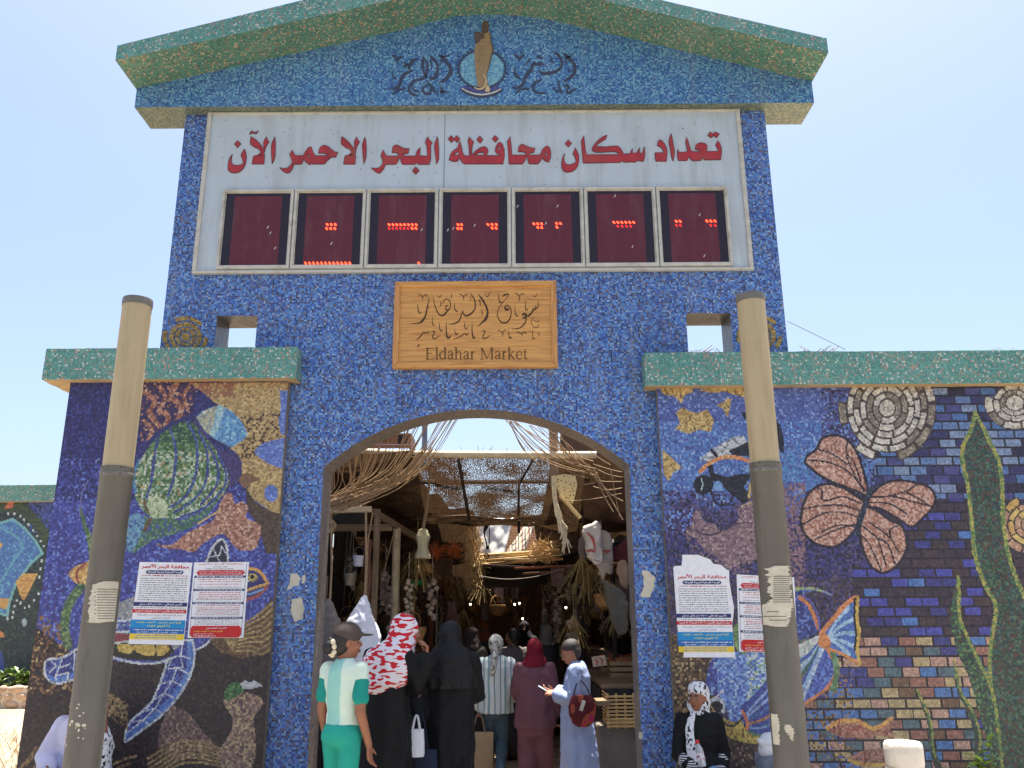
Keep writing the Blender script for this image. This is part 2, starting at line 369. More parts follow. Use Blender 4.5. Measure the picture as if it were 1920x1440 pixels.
for li, l in enumerate(loops):
    k = len(l)
    for i in range(k):
        j = (i + 1) % k; a, c = l[i], l[j]
        inner = li > 0 or (1 <= i <= 30)
        b.add([(a[0], YF, a[1]), (c[0], YF, c[1]), (c[0], YB, c[1]), (a[0], YB, a[1])], [(0, 1, 2, 3)], 1 if inner else 0)
GP(b.build('wall', [m_blue, m_reveal], fix=False))
# pediment: the front face, its underside over the sides and the gabled slab above
PED = [(-4.222, 7.203), (3.417, 7.203), (3.417, 7.488)] + [(.75, 8.248), (.45, 8.335), (.18, 8.385), (-.08, 8.405), (-.36, 8.412), (-.62, 8.39), (-.9, 8.318), (-1.25, 8.205)] + [(-4.222, 7.446)]
b = MB(); b.prism(PED, None, lambda q, k: (q[0], 8.58 if k else 8.15, q[1])); o = b.build('pediment', [m_pale, glass_tile('dark_green_mosaic', [(3, (110, 122, 108)), (3, (86, 104, 92)), (2, (134, 138, 116)), (1, (70, 84, 100))], (96, 98, 84))])
for p in o.data.polygons:
    if p.normal.z < -.7: p.material_index = 1
GP(o)
S = .2395
RT = [(-4.40, 7.418), (-4.235, 7.445), (-1.3, 8.186), (-.9, 8.31), (-.62, 8.385), (-.36, 8.405), (-.08, 8.4), (.18, 8.378), (.45, 8.33), (.8, 8.232), (3.424, 7.478), (3.424, 7.66), (.62, 8.468), (.2, 8.56), (-.4, 8.585), (-1.0, 8.55), (-1.4, 8.45), (-4.235, 7.63)]
RT = RT[1:]
b = MB(); b.prism(RT, None, lambda q, k: (q[0], 8.95 if k else 7.65, q[1])); o = b.build('roof', [m_turq, m_green, m_turq])
for p in o.data.polygons:
    if p.normal.z < -.5: p.material_index = 1
GP(o)

# gold sun medallions on the tower
def ring_segments(mb, cx, cy, Y, bands, th=.008, rot=0., sy=1., gap=.1):
    """bands: (r0, r1, pieces, [which pieces]) in photo pixels"""
    for r0, r1, k, use in bands:
        for i in range(k):
            if use and i not in use: continue
            a0 = 2 * math.pi * (i + gap / 2) / k + rot; a1 = 2 * math.pi * (i + 1 - gap / 2) / k + rot; st = 5
            A = [(cx + r1 * math.cos(a0 + (a1 - a0) * q / st), cy + sy * r1 * math.sin(a0 + (a1 - a0) * q / st)) for q in range(st + 1)]
            B = [(cx + r0 * math.cos(a0 + (a1 - a0) * q / st), cy + sy * r0 * math.sin(a0 + (a1 - a0) * q / st)) for q in range(st + 1)][::-1]
            mb.px(A + B, Y, th)
m_gold = glass_tile('gold_mosaic', [(4, (176, 146, 78)), (3, (150, 120, 62)), (2, (196, 168, 96)), (1, (120, 92, 50))], (110, 90, 60))
for (cx, cy, use) in ((348, 632, (0, 3, 4, 6, 7)), (1424, 630, (0, 6, 7, 2, 4))):
    b = MB()
    b.px([(cx + 9 * math.cos(a * .4), cy + 8 * math.sin(a * .4)) for a in range(16)], YF, .008)
    ring_segments(b, cx, cy, YF, [(12, 19.5, 6, None), (22, 31, 11, None), (35, 43, 9, use)], sy=.9)
    GP(b.build('sun_medallion', m_gold))

# emblem and script on the pediment
YP = 8.15
m_ink = mat('dark_tesserae', (62, 66, 86), .5, .35, 60, .3, 90)
m_emb = mat('ochre_tesserae', (150, 124, 86), .5, .16, 30, .2, 80)
E = lambda *p: T(850, 30, 9.0, *p)
em = empty('emblem', (-.32, YP, 7.5)); world_part(em, gate); em.location = (-.32, YP, 7.5); em.parent = gate; em.matrix_parent_inverse = Matrix.Translation(gate.location).inverted()
bpy.context.view_layer.update()
def EP(o): o.parent = em; o.matrix_parent_inverse = (Matrix.Translation((-.32, YP, 7.5))).inverted(); return o
cx, cy, rx_, ry_ = 850 + 485 / 9, 30 + 900 / 9, 395 / 9, 325 / 9
b = MB(); b.px([(cx + (rx_ - 3) * math.cos(a * .1963), cy + (ry_ - 3) * math.sin(a * .1963)) for a in range(32)], YP, .004)
EP(b.build('disc', glass_tile('aqua_mosaic', [(3, (112, 168, 194)), (3, (90, 146, 184)), (2, (136, 188, 198)), (1, (76, 126, 170))], (130, 170, 180))))
b = MB()
ring = [(cx + (rx_) * math.cos(a * .19635), cy + (ry_) * math.sin(a * .19635)) for a in range(33)]
b.brush(ring, [2.6] * 33, YP, .009, n=1)
for i in range(34):
    a = 2 * math.pi * i / 34
    if .22 * math.pi < a < .78 * math.pi or 1.38 * math.pi < a < 1.62 * math.pi: continue
    c, s_ = math.cos(a), math.sin(a); b.brush([(cx + (rx_ + 1) * c, cy + (ry_ + 1) * s_), (cx + (rx_ + 7) * c, cy + (ry_ + 7) * s_)], [1.3, .8], YP, .006)
b.brush(E((125, 1240), (260, 1320), (480, 1365), (700, 1320), (825, 1250)), [3, 4, 4, 4, 3], YP, .008)
EP(b.build('ring', m_ink))
b = MB(); b.px(E((200, 1170), (300, 1215), (480, 1250), (640, 1215), (740, 1165), (785, 1225), (660, 1280), (480, 1305), (290, 1280), (150, 1215)), YP, .007)
EP(b.build('ribbon', glass_tile('violet_mosaic', [(2, (70, 72, 140)), (2, (58, 60, 116)), (1, (96, 92, 150))], (90, 90, 120))))
b = MB(); b.brush(E((140, 1225), (280, 1298), (480, 1335), (690, 1295), (805, 1235)), [1.4, 2.2, 2.4, 2.2, 1.4], YP, .012)
EP(b.build('ribbon_edge', mat('pale_tesserae', (206, 204, 190), .5, .12, 40)))
b = MB()
b.px(E((470, 285), (540, 300), (600, 270), (625, 330), (640, 480), (665, 560), (640, 700), (600, 850), (565, 1000), (575, 1120), (600, 1190), (560, 1230), (480, 1235), (410, 1200), (385, 1000), (365, 800), (355, 600), (380, 480), (440, 420), (400, 400)), YP, .014)
EP(b.build('figure', m_emb))
b = MB()
b.px(E((355, 280), (440, 290), (525, 310), (520, 395), (470, 400), (440, 450), (385, 490), (365, 400)), YP, .019)
b.px(E((480, 160), (510, 110), (545, 90), (590, 120), (600, 180), (585, 260), (540, 290), (480, 270)), YP, .019)
b.brush(E((625, 300), (640, 470), (668, 570), (630, 740), (575, 960)), [1, 2, 2.6, 2, 1], YP, .017)
for i in range(7):
    for j in range(3): b.brush(E((425 + j * 30, 520 + i * 44), (440 + j * 30, 512 + i * 44)), [1.0, .8], YP, .016)
EP(b.build('figure_shade', mat('brown_tesserae', (92, 76, 64), .5, .25, 50)))
b = MB(); b.brush(E((510, 990), (550, 1090), (545, 1170), (500, 1230), (420, 1245), (350, 1215)), [1.5, 2.6, 2.8, 2.6, 2, 1], YP, .02)
b.px(E((555, 1200), (600, 1195), (625, 1250), (600, 1290), (535, 1285)), YP, .016)
EP(b.build('tail', mat('buff_tesserae', (196, 176, 132), .5, .12, 40)))
A = lambda *p: T(720, 90, 13.714, *p)
Bq = lambda *p: T(950, 90, 13.714, *p)
b, b2 = MB(), MB()
for pts, wd in [
    (A((200, 200), (300, 250), (370, 430)), [2, 4, 1]), (A((470, 220), (420, 250), (360, 300)), [3, 4, 2]), (A((210, 540), (225, 700), (260, 770), (340, 760)), [1, 2.6, 4, 1]),
    (A((860, 280), (740, 340), (670, 440), (620, 550)), [2, 7, 6, 2]), (A((480, 370), (560, 420), (640, 410)), [1, 2.5, 2]), (A((480, 480), (560, 450), (620, 440)), [1, 2, 2]), (A((520, 520), (580, 470)), [1, 2]),
    (A((760, 570), (640, 620), (520, 690), (440, 800), (420, 920), (340, 1010), (230, 1050), (100, 1050)), [2, 5, 6, 6, 6, 6, 3, 1]), (A((390, 1060), (310, 1120), (210, 1195)), [4, 4, 1]), (A((390, 1075), (500, 1070), (570, 1020)), [3, 3, 1]),
    (A((1010, 250), (990, 400), (1010, 550), (1060, 700), (1110, 760)), [2, 5, 4, 4, 3]), (A((1020, 260), (1110, 400), (1120, 560), (1080, 700)), [2, 4, 4, 3]),
    (A((1110, 730), (960, 800), (780, 850), (680, 960), (640, 1070), (700, 1170), (800, 1210), (890, 1230)), [2, 4, 4, 5, 5, 5, 4, 1]), (A((740, 950), (760, 1080), (860, 1110), (880, 1150)), [1, 3, 3, 2]),
    (A((1180, 200), (1290, 300), (1370, 430), (1380, 580), (1340, 720), (1250, 790), (1150, 760)), [2, 6, 5, 5, 6, 6, 2]), (A((1190, 260), (1220, 420), (1230, 520)), [1, 3, 1]),
    (A((1420, 180), (1500, 260), (1620, 380), (1700, 500), (1720, 620), (1650, 740), (1540, 840), (1400, 910)), [3, 6, 6, 7, 8, 7, 5, 1]), (A((1690, 180), (1560, 230), (1470, 220)), [1, 3, 3]), (A((1450, 300), (1500, 430)), [3, 1]),
    (A((1100, 830), (1160, 920), (1230, 980), (1290, 1110), (1400, 1170)), [1, 3, 4, 4, 2]), (A((1150, 930), (1030, 1010), (990, 1090), (1050, 1170), (1150, 1180), (1210, 1110), (1200, 1000)), [2, 3, 4, 4, 4, 4, 2]),
    (A((1440, 1010), (1500, 1080), (1480, 1150), (1640, 1110)), [2, 5, 6, 1]),
    (Bq((180, 170), (280, 230), (340, 330)), [2, 5, 2]), (Bq((470, 190), (400, 210), (340, 300)), [2, 5, 2]), (Bq((195, 490), (215, 640), (260, 740), (345, 780)), [1, 4, 6, 2]),
    (Bq((950, 410), (800, 420), (670, 430), (640, 540), (530, 680), (460, 800), (430, 920), (340, 1000), (250, 1030), (130, 1020)), [4, 6, 6, 6, 7, 6, 6, 6, 4, 1]), (Bq((400, 1050), (320, 1110), (215, 1175)), [3, 4, 1]), (Bq((400, 1060), (520, 1060), (600, 1030)), [3, 4, 1]),
    (Bq((760, 260), (830, 200), (860, 270), (960, 260)), [1, 3, 3, 1]), (Bq((600, 260), (550, 350), (490, 450)), [2, 3, 1]),
    (Bq((1210, 110), (1320, 180), (1400, 300), (1420, 440), (1350, 550), (1230, 620), (1080, 650), (920, 660), (810, 560)), [1, 5, 5, 5, 5, 5, 6, 5, 1]), (Bq((1130, 200), (1140, 320), (1220, 380)), [1, 3, 2]),
    (Bq((1460, 140), (1580, 260), (1700, 370), (1750, 500), (1740, 640), (1660, 740), (1560, 810), (1460, 885)), [3, 7, 6, 7, 7, 6, 5, 1]), (Bq((1690, 150), (1620, 230), (1540, 250)), [1, 3, 4]), (Bq((1500, 260), (1560, 420)), [3, 1]), (Bq((1600, 520), (1630, 620)), [1, 3]),
    (Bq((900, 820), (760, 880), (690, 980), (690, 1080), (760, 1150), (900, 1160), (1050, 1160)), [3, 4, 5, 5, 4, 3, 1]), (Bq((1210, 1000), (1240, 1090), (1330, 1130)), [1, 3, 3]), (Bq((1340, 840), (1350, 980), (1390, 1120), (1440, 1170)), [2, 4, 5, 2]),
    (Bq((1470, 970), (1590, 980), (1550, 1090), (1580, 1160), (1700, 1100), (1800, 1040)), [2, 4, 3, 5, 4, 2])]:
    (b if pts[0][0] < 900 else b2).brush(pts, [k * .92 for k in wd], YP, .008)
GP(b.build('script', m_ink)); GP(b2.build('script', m_ink))

# ================================================================== side walls with cornices and mosaic pictures
import itertools
RNG = np.random.default_rng(3)
def hash01(i, j, k=0):
    h = (i.astype(np.int64) * 73856093) ^ (j.astype(np.int64) * 19349663) ^ (k * 83492791); h = (h ^ (h >> 13)) * 1274126177; h = h & 0x7fffffff
    return ((h >> 3) % 100003) / 100003.
class Mural:
    """a wall face of small cells coloured from outlines read off the photo"""
    def __init__(s, x0, x1, z0, z1, Y, cell=.01, tile=.02, pixels=None):
        s.x0, s.x1, s.z0, s.z1, s.Y, s.cell = x0, x1, z0, z1, Y, cell
        s.nx, s.nz = int(round((x1 - x0) / cell)), int(round((z1 - z0) / cell))
        xs = x0 + (np.arange(s.nx) + .5) * cell; zs = z0 + (np.arange(s.nz) + .5) * cell
        X, Z = np.meshgrid(xs, zs); s.X, s.Z = X, Z
        s.px, s.py = Qn(X, np.full_like(X, Y), Z)
        s.ti, s.tj = np.floor(X / tile).astype(np.int64), np.floor(Z / tile).astype(np.int64)
        s.h = hash01(s.ti, s.tj, 1); s.h2 = hash01(s.ti, s.tj, 2)
        s.c = np.zeros((s.nz, s.nx, 3))
    def paint(s, mask, pal):
        """pal: [(weight, rgb)...] picked per tile"""
        if not isinstance(pal, list): pal = [(1, pal)]
        w = np.cumsum([p[0] for p in pal]) / sum(p[0] for p in pal); col = np.array([lin(p[1]) for p in pal])
        idx = np.minimum(np.searchsorted(w, s.h, side='right'), len(pal) - 1)
        s.c[mask] = col[idx][mask]
    def inside(s, poly, sm=0, closed=True):
        if sm: poly = [tuple(q) for q in spline(poly, sm, True)]
        x = np.array([p[0] for p in poly]); y = np.array([p[1] for p in poly])
        m = (s.px >= x.min()) & (s.px <= x.max()) & (s.py >= y.min()) & (s.py <= y.max())
        out = np.zeros(s.px.shape, bool); ii = np.nonzero(m)
        if not len(ii[0]): return out
        qx, qy = s.px[ii], s.py[ii]; r = np.zeros(qx.shape, bool); j = len(x) - 1
        for i in range(len(x)):
            if y[i] != y[j]:
                c = ((y[i] > qy) != (y[j] > qy)); r ^= c & (qx < (x[j] - x[i]) * (qy - y[i]) / (y[j] - y[i]) + x[i])
            j = i
        out[ii] = r; return out
    def fill(s, poly, pal, sm=5, line=None, lw=2.2):
        s.paint(s.inside(poly, sm), pal)
        if line: s.stroke(list(poly) + [poly[0]], lw, line, sm)
    def near(s, pts, wd, sm=5):
        p = spline([tuple(q) for q in pts], sm) if sm and len(pts) > 2 else [np.array(q, float) for q in pts]
        out = np.zeros(s.px.shape, bool)
        a = np.array(p); W = wd if not hasattr(wd, '__len__') else None
        mw = wd if W else max(wd)
        m = (s.px > a[:, 0].min() - mw) & (s.px < a[:, 0].max() + mw) & (s.py > a[:, 1].min() - mw) & (s.py < a[:, 1].max() + mw)
        ii = np.nonzero(m)
        if not len(ii[0]): return out
        qx, qy = s.px[ii], s.py[ii]; r = np.zeros(qx.shape, bool); L = len(p) - 1
        for k in range(L):
            x0, y0 = p[k][:2]; x1, y1 = p[k + 1][:2]; dx, dy = x1 - x0, y1 - y0; dd = dx * dx + dy * dy + 1e-9
            t = np.clip(((qx - x0) * dx + (qy - y0) * dy) / dd, 0, 1)
            hw = (wd / 2) if W else (wd[0] + (wd[1] - wd[0]) * (k + t) / L) / 2
            r |= ((qx - x0 - t * dx) ** 2 + (qy - y0 - t * dy) ** 2) < hw * hw
        out[ii] = r; return out
    def stroke(s, pts, wd, pal, sm=5): s.paint(s.near(pts, wd, sm), pal)
    def dab(s, mask, pal, amount):
        s.paint(mask & (s.h2 < amount), pal)
    def oval(s, cx, cy, rx, ry, pal): s.paint(((s.px - cx) / rx) ** 2 + ((s.py - cy) / ry) ** 2 < 1, pal)
    def build(s, name, parent):
        nx, nz, c = s.nx, s.nz, s.cell
        gx, gz = np.meshgrid(s.x0 + np.arange(nx + 1) * c, s.z0 + np.arange(nz + 1) * c)
        v = np.stack([gx.ravel(), np.full(gx.size, s.Y), gz.ravel()], 1)
        i, j = np.meshgrid(np.arange(nx), np.arange(nz)); k = (j * (nx + 1) + i).ravel()
        f = np.stack([k, k + 1, k + nx + 2, k + nx + 1], 1)
        me = bpy.data.meshes.new(name); me.vertices.add(len(v)); me.vertices.foreach_set('co', v.ravel())
        me.loops.add(f.size); me.loops.foreach_set('vertex_index', f.ravel().astype(np.int32)); me.polygons.add(len(f))
        me.polygons.foreach_set('loop_start', np.arange(0, f.size, 4, dtype=np.int32)); me.polygons.foreach_set('loop_total', np.full(len(f), 4, np.int32))
        me.update(); at = me.attributes.new('tile_colour', 'FLOAT_COLOR', 'FACE')
        at.data.foreach_set('color', np.concatenate([s.c.reshape(-1, 3), np.ones((nx * nz, 1))], 1).ravel().astype(np.float32))
        me.materials.append(mural_mat()); o = bpy.data.objects.new(name, me); COL.objects.link(o); return world_part(o, parent)

m_render = mat('cement_render', (132, 120, 104), .9, .15, 6, .3, 50, dirt=(90, 80, 72))
m_soffit = mat('bare_bounce_soffit', (176, 150, 112), .9, .15, 6, .3, 50)  # bare underside; warm light bounced off the ground is put into its tan
WEAR = bpy.data.textures.new('wear', 'CLOUDS'); WEAR.noise_scale = .11; WEAR.noise_depth = 4
def side_wall(name, label, x0, x1, yb, cx0, cx1, cz0, cz1, cy0, cy1, zt, mural):
    t = empty(name, ((x0 + x1) / 2, mural.Y, 0), label=label, cat='wall')
    b = MB(); b.box2(x0, x1, mural.Y + .004, yb, -.25, zt); world_part(b.build('core', m_render), t)
    mural.build('mosaic_picture', t)
    b = MB(); b.box2(cx0, cx1, cy0, cy1, cz0, cz1); o = b.build('cornice', [m_turq, m_soffit]); world_part(o, t); bevel(o, .008, 2)
    u = o.modifiers.new('cut', 'SUBSURF'); u.subdivision_type = 'SIMPLE'; u.levels = u.render_levels = 6
    d = o.modifiers.new('wear', 'DISPLACE'); d.texture = WEAR; d.strength = .016; d.mid_level = .5; d.texture_coords = 'LOCAL'
    for p in o.data.polygons:
        if p.normal.z < -.7: p.material_index = 1
    return t
# ================================================================== population counter board
YS = 8.27
m_alu = mat('white_board', (186, 196, 203), .45, .05, 3, dirt=(142, 140, 130), dscale=5, damt=.5, dz=.12)
m_frm = mat('aluminium_frame', (196, 192, 180), .4, .1, 12, dirt=(140, 128, 104), dscale=5, damt=.7)
sb = empty('population_sign_board', (-.4, YS, 5.25), label='wide white counter board with red Arabic lettering above seven dark displays', cat='sign board')
def SP(o): return world_part(o, sb)
b = MB(); b.box2(-3.40, 2.575, YS, YF - .003, 5.245, 7.205); o = b.build('panel', m_alu); SP(o)
fr = MB()
for (x0, x1, z0, z1) in ((-3.43, 2.605, 7.175, 7.2), (-3.43, 2.605, 5.232, 5.262), (-3.43, -3.385, 5.262, 7.175), (2.56, 2.605, 5.262, 7.175)): fr.box2(x0, x1, YS - .022, YF - .003, z0, z1)
SP(bevel(fr.build('frame', m_frm), .004))
sm_ = MB(); x = PX(833, 300, YS); sm_.box2(x - .004, x + .004, YS - .002, YS - .0005, 6.23, 7.17)
for i in range(46):
    q = (random.uniform(-3.3, 2.5), random.uniform(6.26, 7.15)); sm_.lathe([(.007, 0), (.004, .004)], seg=6) if False else sm_.box((q[0], YS - .002, q[1]), (.011, .003, .011), ry=.7)
SP(sm_.build('rivets', mat('dull_rivet', (120, 124, 128), .5)))
# the red letters, traced
Z1 = lambda *p: T(420, 235, 6.857, *p)
Z2 = lambda *p: T(690, 235, 11.294, *p)
Z3 = lambda *p: T(835, 235, 8.727, *p)
Z4 = lambda *p: T(1040, 235, 10.667, *p)
Z5 = lambda *p: T(1215, 235, 12.8, *p)
def ci(f, cx, cy, r): return f(*[(cx + r * math.cos(a * .785), cy + r * math.sin(a * .785)) for a in range(8)])
LET = [
 (Z1((178,200),(218,240),(175,293),(135,245)), None),
 (Z1((262,308),(280,345),(290,400),(285,460),(270,520),(240,570),(195,605),(135,618),(85,608),(55,580),(52,530),(60,470),(80,415),(112,372),(98,420),(92,460),(105,495),(130,515),(175,520),(220,510),(250,490),(240,440),(220,400),(225,370),(245,340)), None),
 (Z1((330,120),(345,85),(365,75),(390,95),(420,90),(445,70),(425,105),(395,112),(368,100),(345,112)), None),
 (Z1((350,148),(400,180),(450,225),(490,275),(508,305),(512,270),(510,225),(525,185),(548,150),(555,180),(580,215),(550,260),(528,310),(518,350),(522,400),(515,500),(360,500),(380,400),(440,385),(475,350),(465,330),(430,292),(415,298),(380,275),(340,245),(340,200)), [Z1((448,394),(484,380),(498,394))]),
 (Z1((652,150),(660,200),(662,300),(658,400),(640,460),(620,498),(612,400),(610,280),(618,230),(640,185)), None),
 (Z1((720,548),(770,560),(815,552),(850,525),(880,480),(870,430),(845,380),(880,322),(905,375),(920,392),(1020,392),(1050,340),(1090,285),(1125,280),(1140,330),(1165,385),(1190,395),(1320,392),(1335,380),(1290,362),(1215,362),(1225,310),(1250,275),(1290,258),(1340,275),(1400,325),(1440,350),(1465,345),(1440,412),(1385,412),(1335,450),(1290,500),(1140,502),(1125,490),(1105,512),(1060,480),(1025,440),(1000,500),(900,505),(880,560),(850,605),(820,618),(780,608),(740,575)), [Z1((1070,395),(1085,375),(1110,400),(1112,420))]),
 (Z1((1518,148),(1570,185),(1620,235),(1660,285),(1672,310),(1680,280),(1675,215),(1705,150),(1715,180),(1745,215),(1715,265),(1700,310),(1690,350),(1693,400),(1688,502),(1535,502),(1555,398),(1600,385),(1640,355),(1630,330),(1595,292),(1580,300),(1510,245),(1508,190)), [Z1((1608,395),(1653,377),(1662,394))]),
 (Z1((1812,155),(1825,200),(1832,300),(1828,400),(1815,460),(1798,500),(1788,400),(1778,260),(1790,215)), None),
 (Z2((70,905),(130,915),(195,915),(250,895),(290,850),(315,800),(305,720),(270,650),(325,525),(365,610),(405,655),(605,658),(665,625),(640,605),(570,580),(510,585),(520,490),(545,440),(595,420),(650,435),(730,480),(800,500),(875,500),(850,600),(790,605),(735,640),(760,655),(1010,655),(1030,575),(1065,515),(1105,480),(1105,540),(1095,650),(1260,655),(1245,440),(1215,370),(1240,300),(1265,245),(1290,300),(1360,370),(1330,430),(1330,720),(1300,830),(1060,830),(1040,810),(1022,780),(1000,830),(725,830),(695,760),(690,690),(660,700),(625,790),(580,830),(375,830),(350,890),(310,960),(255,1015),(215,1015),(150,980),(100,935)), None),
 (Z2((1010,885),(1085,965),(1010,1040),(940,970)), None),
 (Z2((1465,240),(1485,320),(1500,500),(1500,720),(1480,770),(1450,830),(1440,720),(1410,500),(1410,390),(1445,320)), None),
 (Z3((95,172),(142,222),(185,172),(240,225),(198,285),(145,240),(100,285),(45,228)), None),
 (Z3((62,570),(85,480),(130,420),(205,370),(215,320),(240,262),(262,340),(275,420),(295,480),(320,500),(395,505),(385,340),(368,255),(395,190),(420,230),(465,275),(445,320),(432,420),(430,478),(440,482),(500,420),(570,370),(635,350),(685,375),(700,420),(680,500),(885,500),(905,476),(850,475),(815,430),(820,380),(850,310),(890,278),(935,310),(965,400),(968,500),(945,635),(320,635),(275,610),(250,570),(235,530),(215,570),(190,595),(130,595)), [Z3((130,495),(210,430),(225,490)), Z3((475,494),(560,447),(620,447),(652,490)), ci(Z3, 880, 380, 22)]),
 (Z3((565,180),(615,238),(570,298),(515,240)), None), (Z3((815,172),(870,225),(820,280),(765,225)), None),
 (Z3((1042,635),(1030,420),(1015,270),(1060,185),(1075,300),(1090,490),(1290,492),(1330,455),(1250,435),(1190,440),(1200,360),(1225,325),(1270,315),(1330,345),(1400,372),(1468,375),(1448,450),(1400,455),(1370,475),(1395,492),(1540,490),(1565,460),(1590,400),(1630,360),(1670,342),(1710,380),(1728,460),(1720,540),(1690,610),(1640,590),(1580,545),(1550,600),(1510,635),(1370,635),(1345,560),(1330,500),(1300,590),(1260,635)), [ci(Z3, 1650, 478, 22)]),
 (Z4((268,300),(340,362),(275,438),(208,375)), None),
 (Z4((410,455),(450,530),(480,600),(485,700),(465,800),(420,880),(350,930),(260,945),(190,930),(145,870),(135,780),(150,680),(200,568),(182,650),(190,720),(215,770),(265,795),(330,790),(400,760),(430,725),(410,650),(365,575),(390,510)), None),
 (Z4((570,760),(550,560),(530,310),(585,210),(595,320),(610,480),(640,595),(1280,590),(1285,570),(1240,545),(1190,530),(1000,540),(830,545),(770,525),(745,490),(760,440),(820,360),(900,280),(980,225),(1050,195),(1015,285),(930,330),(860,380),(830,425),(1000,438),(1180,420),(1260,420),(1310,460),(1350,520),(1380,580),(1510,570),(1530,510),(1560,468),(1550,560),(1640,560),(1670,500),(1700,445),(1695,550),(1755,568),(1768,500),(1790,435),(1805,540),(1800,640),(1775,725),(1720,720),(1660,705),(1620,740),(1510,735),(1440,742),(1370,740),(1345,705),(1315,745)), None),
 (Z5((165,665),(355,665),(375,640),(340,570),(290,520),(220,495),(240,400),(275,350),(330,375),(390,440),(440,540),(458,620),(455,720),(440,868),(190,868),(170,800)), None),
 (Z5((555,205),(580,320),(605,460),(635,600),(635,690),(600,870),(570,800),(535,600),(502,430),(500,350),(530,270)), None),
 (Z5((708,590),(725,590),(735,655),(860,650),(945,635),(915,480),(900,400),(925,290),(960,380),(1000,520),(1030,620),(1080,640),(1235,640),(1230,610),(1190,590),(1130,585),(1145,480),(1200,440),(1280,422),(1360,440),(1410,480),(1420,560),(1400,632),(1500,635),(1680,632),(1670,570),(1620,475),(1670,372),(1720,440),(1755,530),(1765,640),(1745,830),(1350,835),(1305,785),(1275,850),(1060,852),(1010,800),(985,745),(965,800),(935,850),(730,852),(705,780),(700,680)), None),
 (Z5((1488,165),(1550,215),(1615,165),(1715,215),(1645,305),(1570,250),(1520,305),(1430,250)), None)]
b = MB()
for o_, h_ in LET: b.px(o_, YS, .007, h_)
m_red = mat('faded_red_vinyl', (168, 46, 50), .45, .18, 6, dirt=(150, 84, 58), dscale=2.2, damt=.75)
SP(b.build('lettering', m_red))
b = MB()                                           # the dark inked edge round each letter
for o_, h_ in LET:
    for l in [o_] + (h_ or []): b.brush(list(l) + [l[0]], [1.0] * (len(l) + 1), YS, .0085, n=1)
SP(b.build('lettering_edge', mat('ink_edge', (92, 36, 42), .5, .2, 20)))
# seven displays
m_pane = mat('smoked_screen', (40, 24, 30), .16, .1, 4, spec=.5)
m_scr = mat('red_filter', (94, 28, 36), .3, .12, 14, dirt=(112, 78, 78), dscale=7, damt=.45, dz=.15)
def led_mat(name, rgb, e):
    m, t, bb = nodes(name); bb.inputs['Base Color'].default_value = (*lin(rgb), 1); bb.inputs['Emission Color'].default_value = (*lin(rgb), 1); bb.inputs['Emission Strength'].default_value = e; return m
m_led = led_mat('lit_led', (255, 54, 26), 3.0); m_led2 = led_mat('dim_led', (190, 30, 34), .8)
x0, pitch, zt, zb = -3.172, .7957, 6.222, 5.278
V1 = lambda *p: T(380, 230, 3.692, *p)
V2 = lambda *p: T(880, 230, 3.5556, *p)
rowL = lambda f, a, b_, y, n: [f((a + (b_ - a) * i / max(n - 1, 1), y))[0] for i in range(n)]
LED = {1: (rowL(V1, 862, 918, 704, 3) + rowL(V1, 858, 914, 732, 3) + rowL(V1, 712, 1018, 972, 12), []),
       2: (rowL(V1, 1290, 1478, 705, 8) + rowL(V1, 1450, 1476, 731, 2) + rowL(V1, 1496, 1496, 972, 1), rowL(V1, 1290, 1420, 731, 6)),
       3: (rowL(V1, 1768, 1792, 705, 2) + rowL(V1, 1766, 1790, 732, 2) + rowL(V2, 124, 180, 678, 3) + rowL(V2, 152, 178, 702, 2), []),
       4: (rowL(V2, 430, 482, 673, 3) + rowL(V2, 456, 482, 698, 2) + rowL(V2, 582, 608, 671, 2) + rowL(V2, 584, 584, 696, 1), []),
       5: (rowL(V2, 964, 1096, 664, 6), rowL(V2, 990, 1076, 690, 4)), 6: (rowL(V2, 1380, 1406, 657, 2) + rowL(V2, 1584, 1638, 655, 3), rowL(V2, 1382, 1408, 684, 2) + rowL(V2, 1610, 1640, 684, 2)), 0: ([], [])}
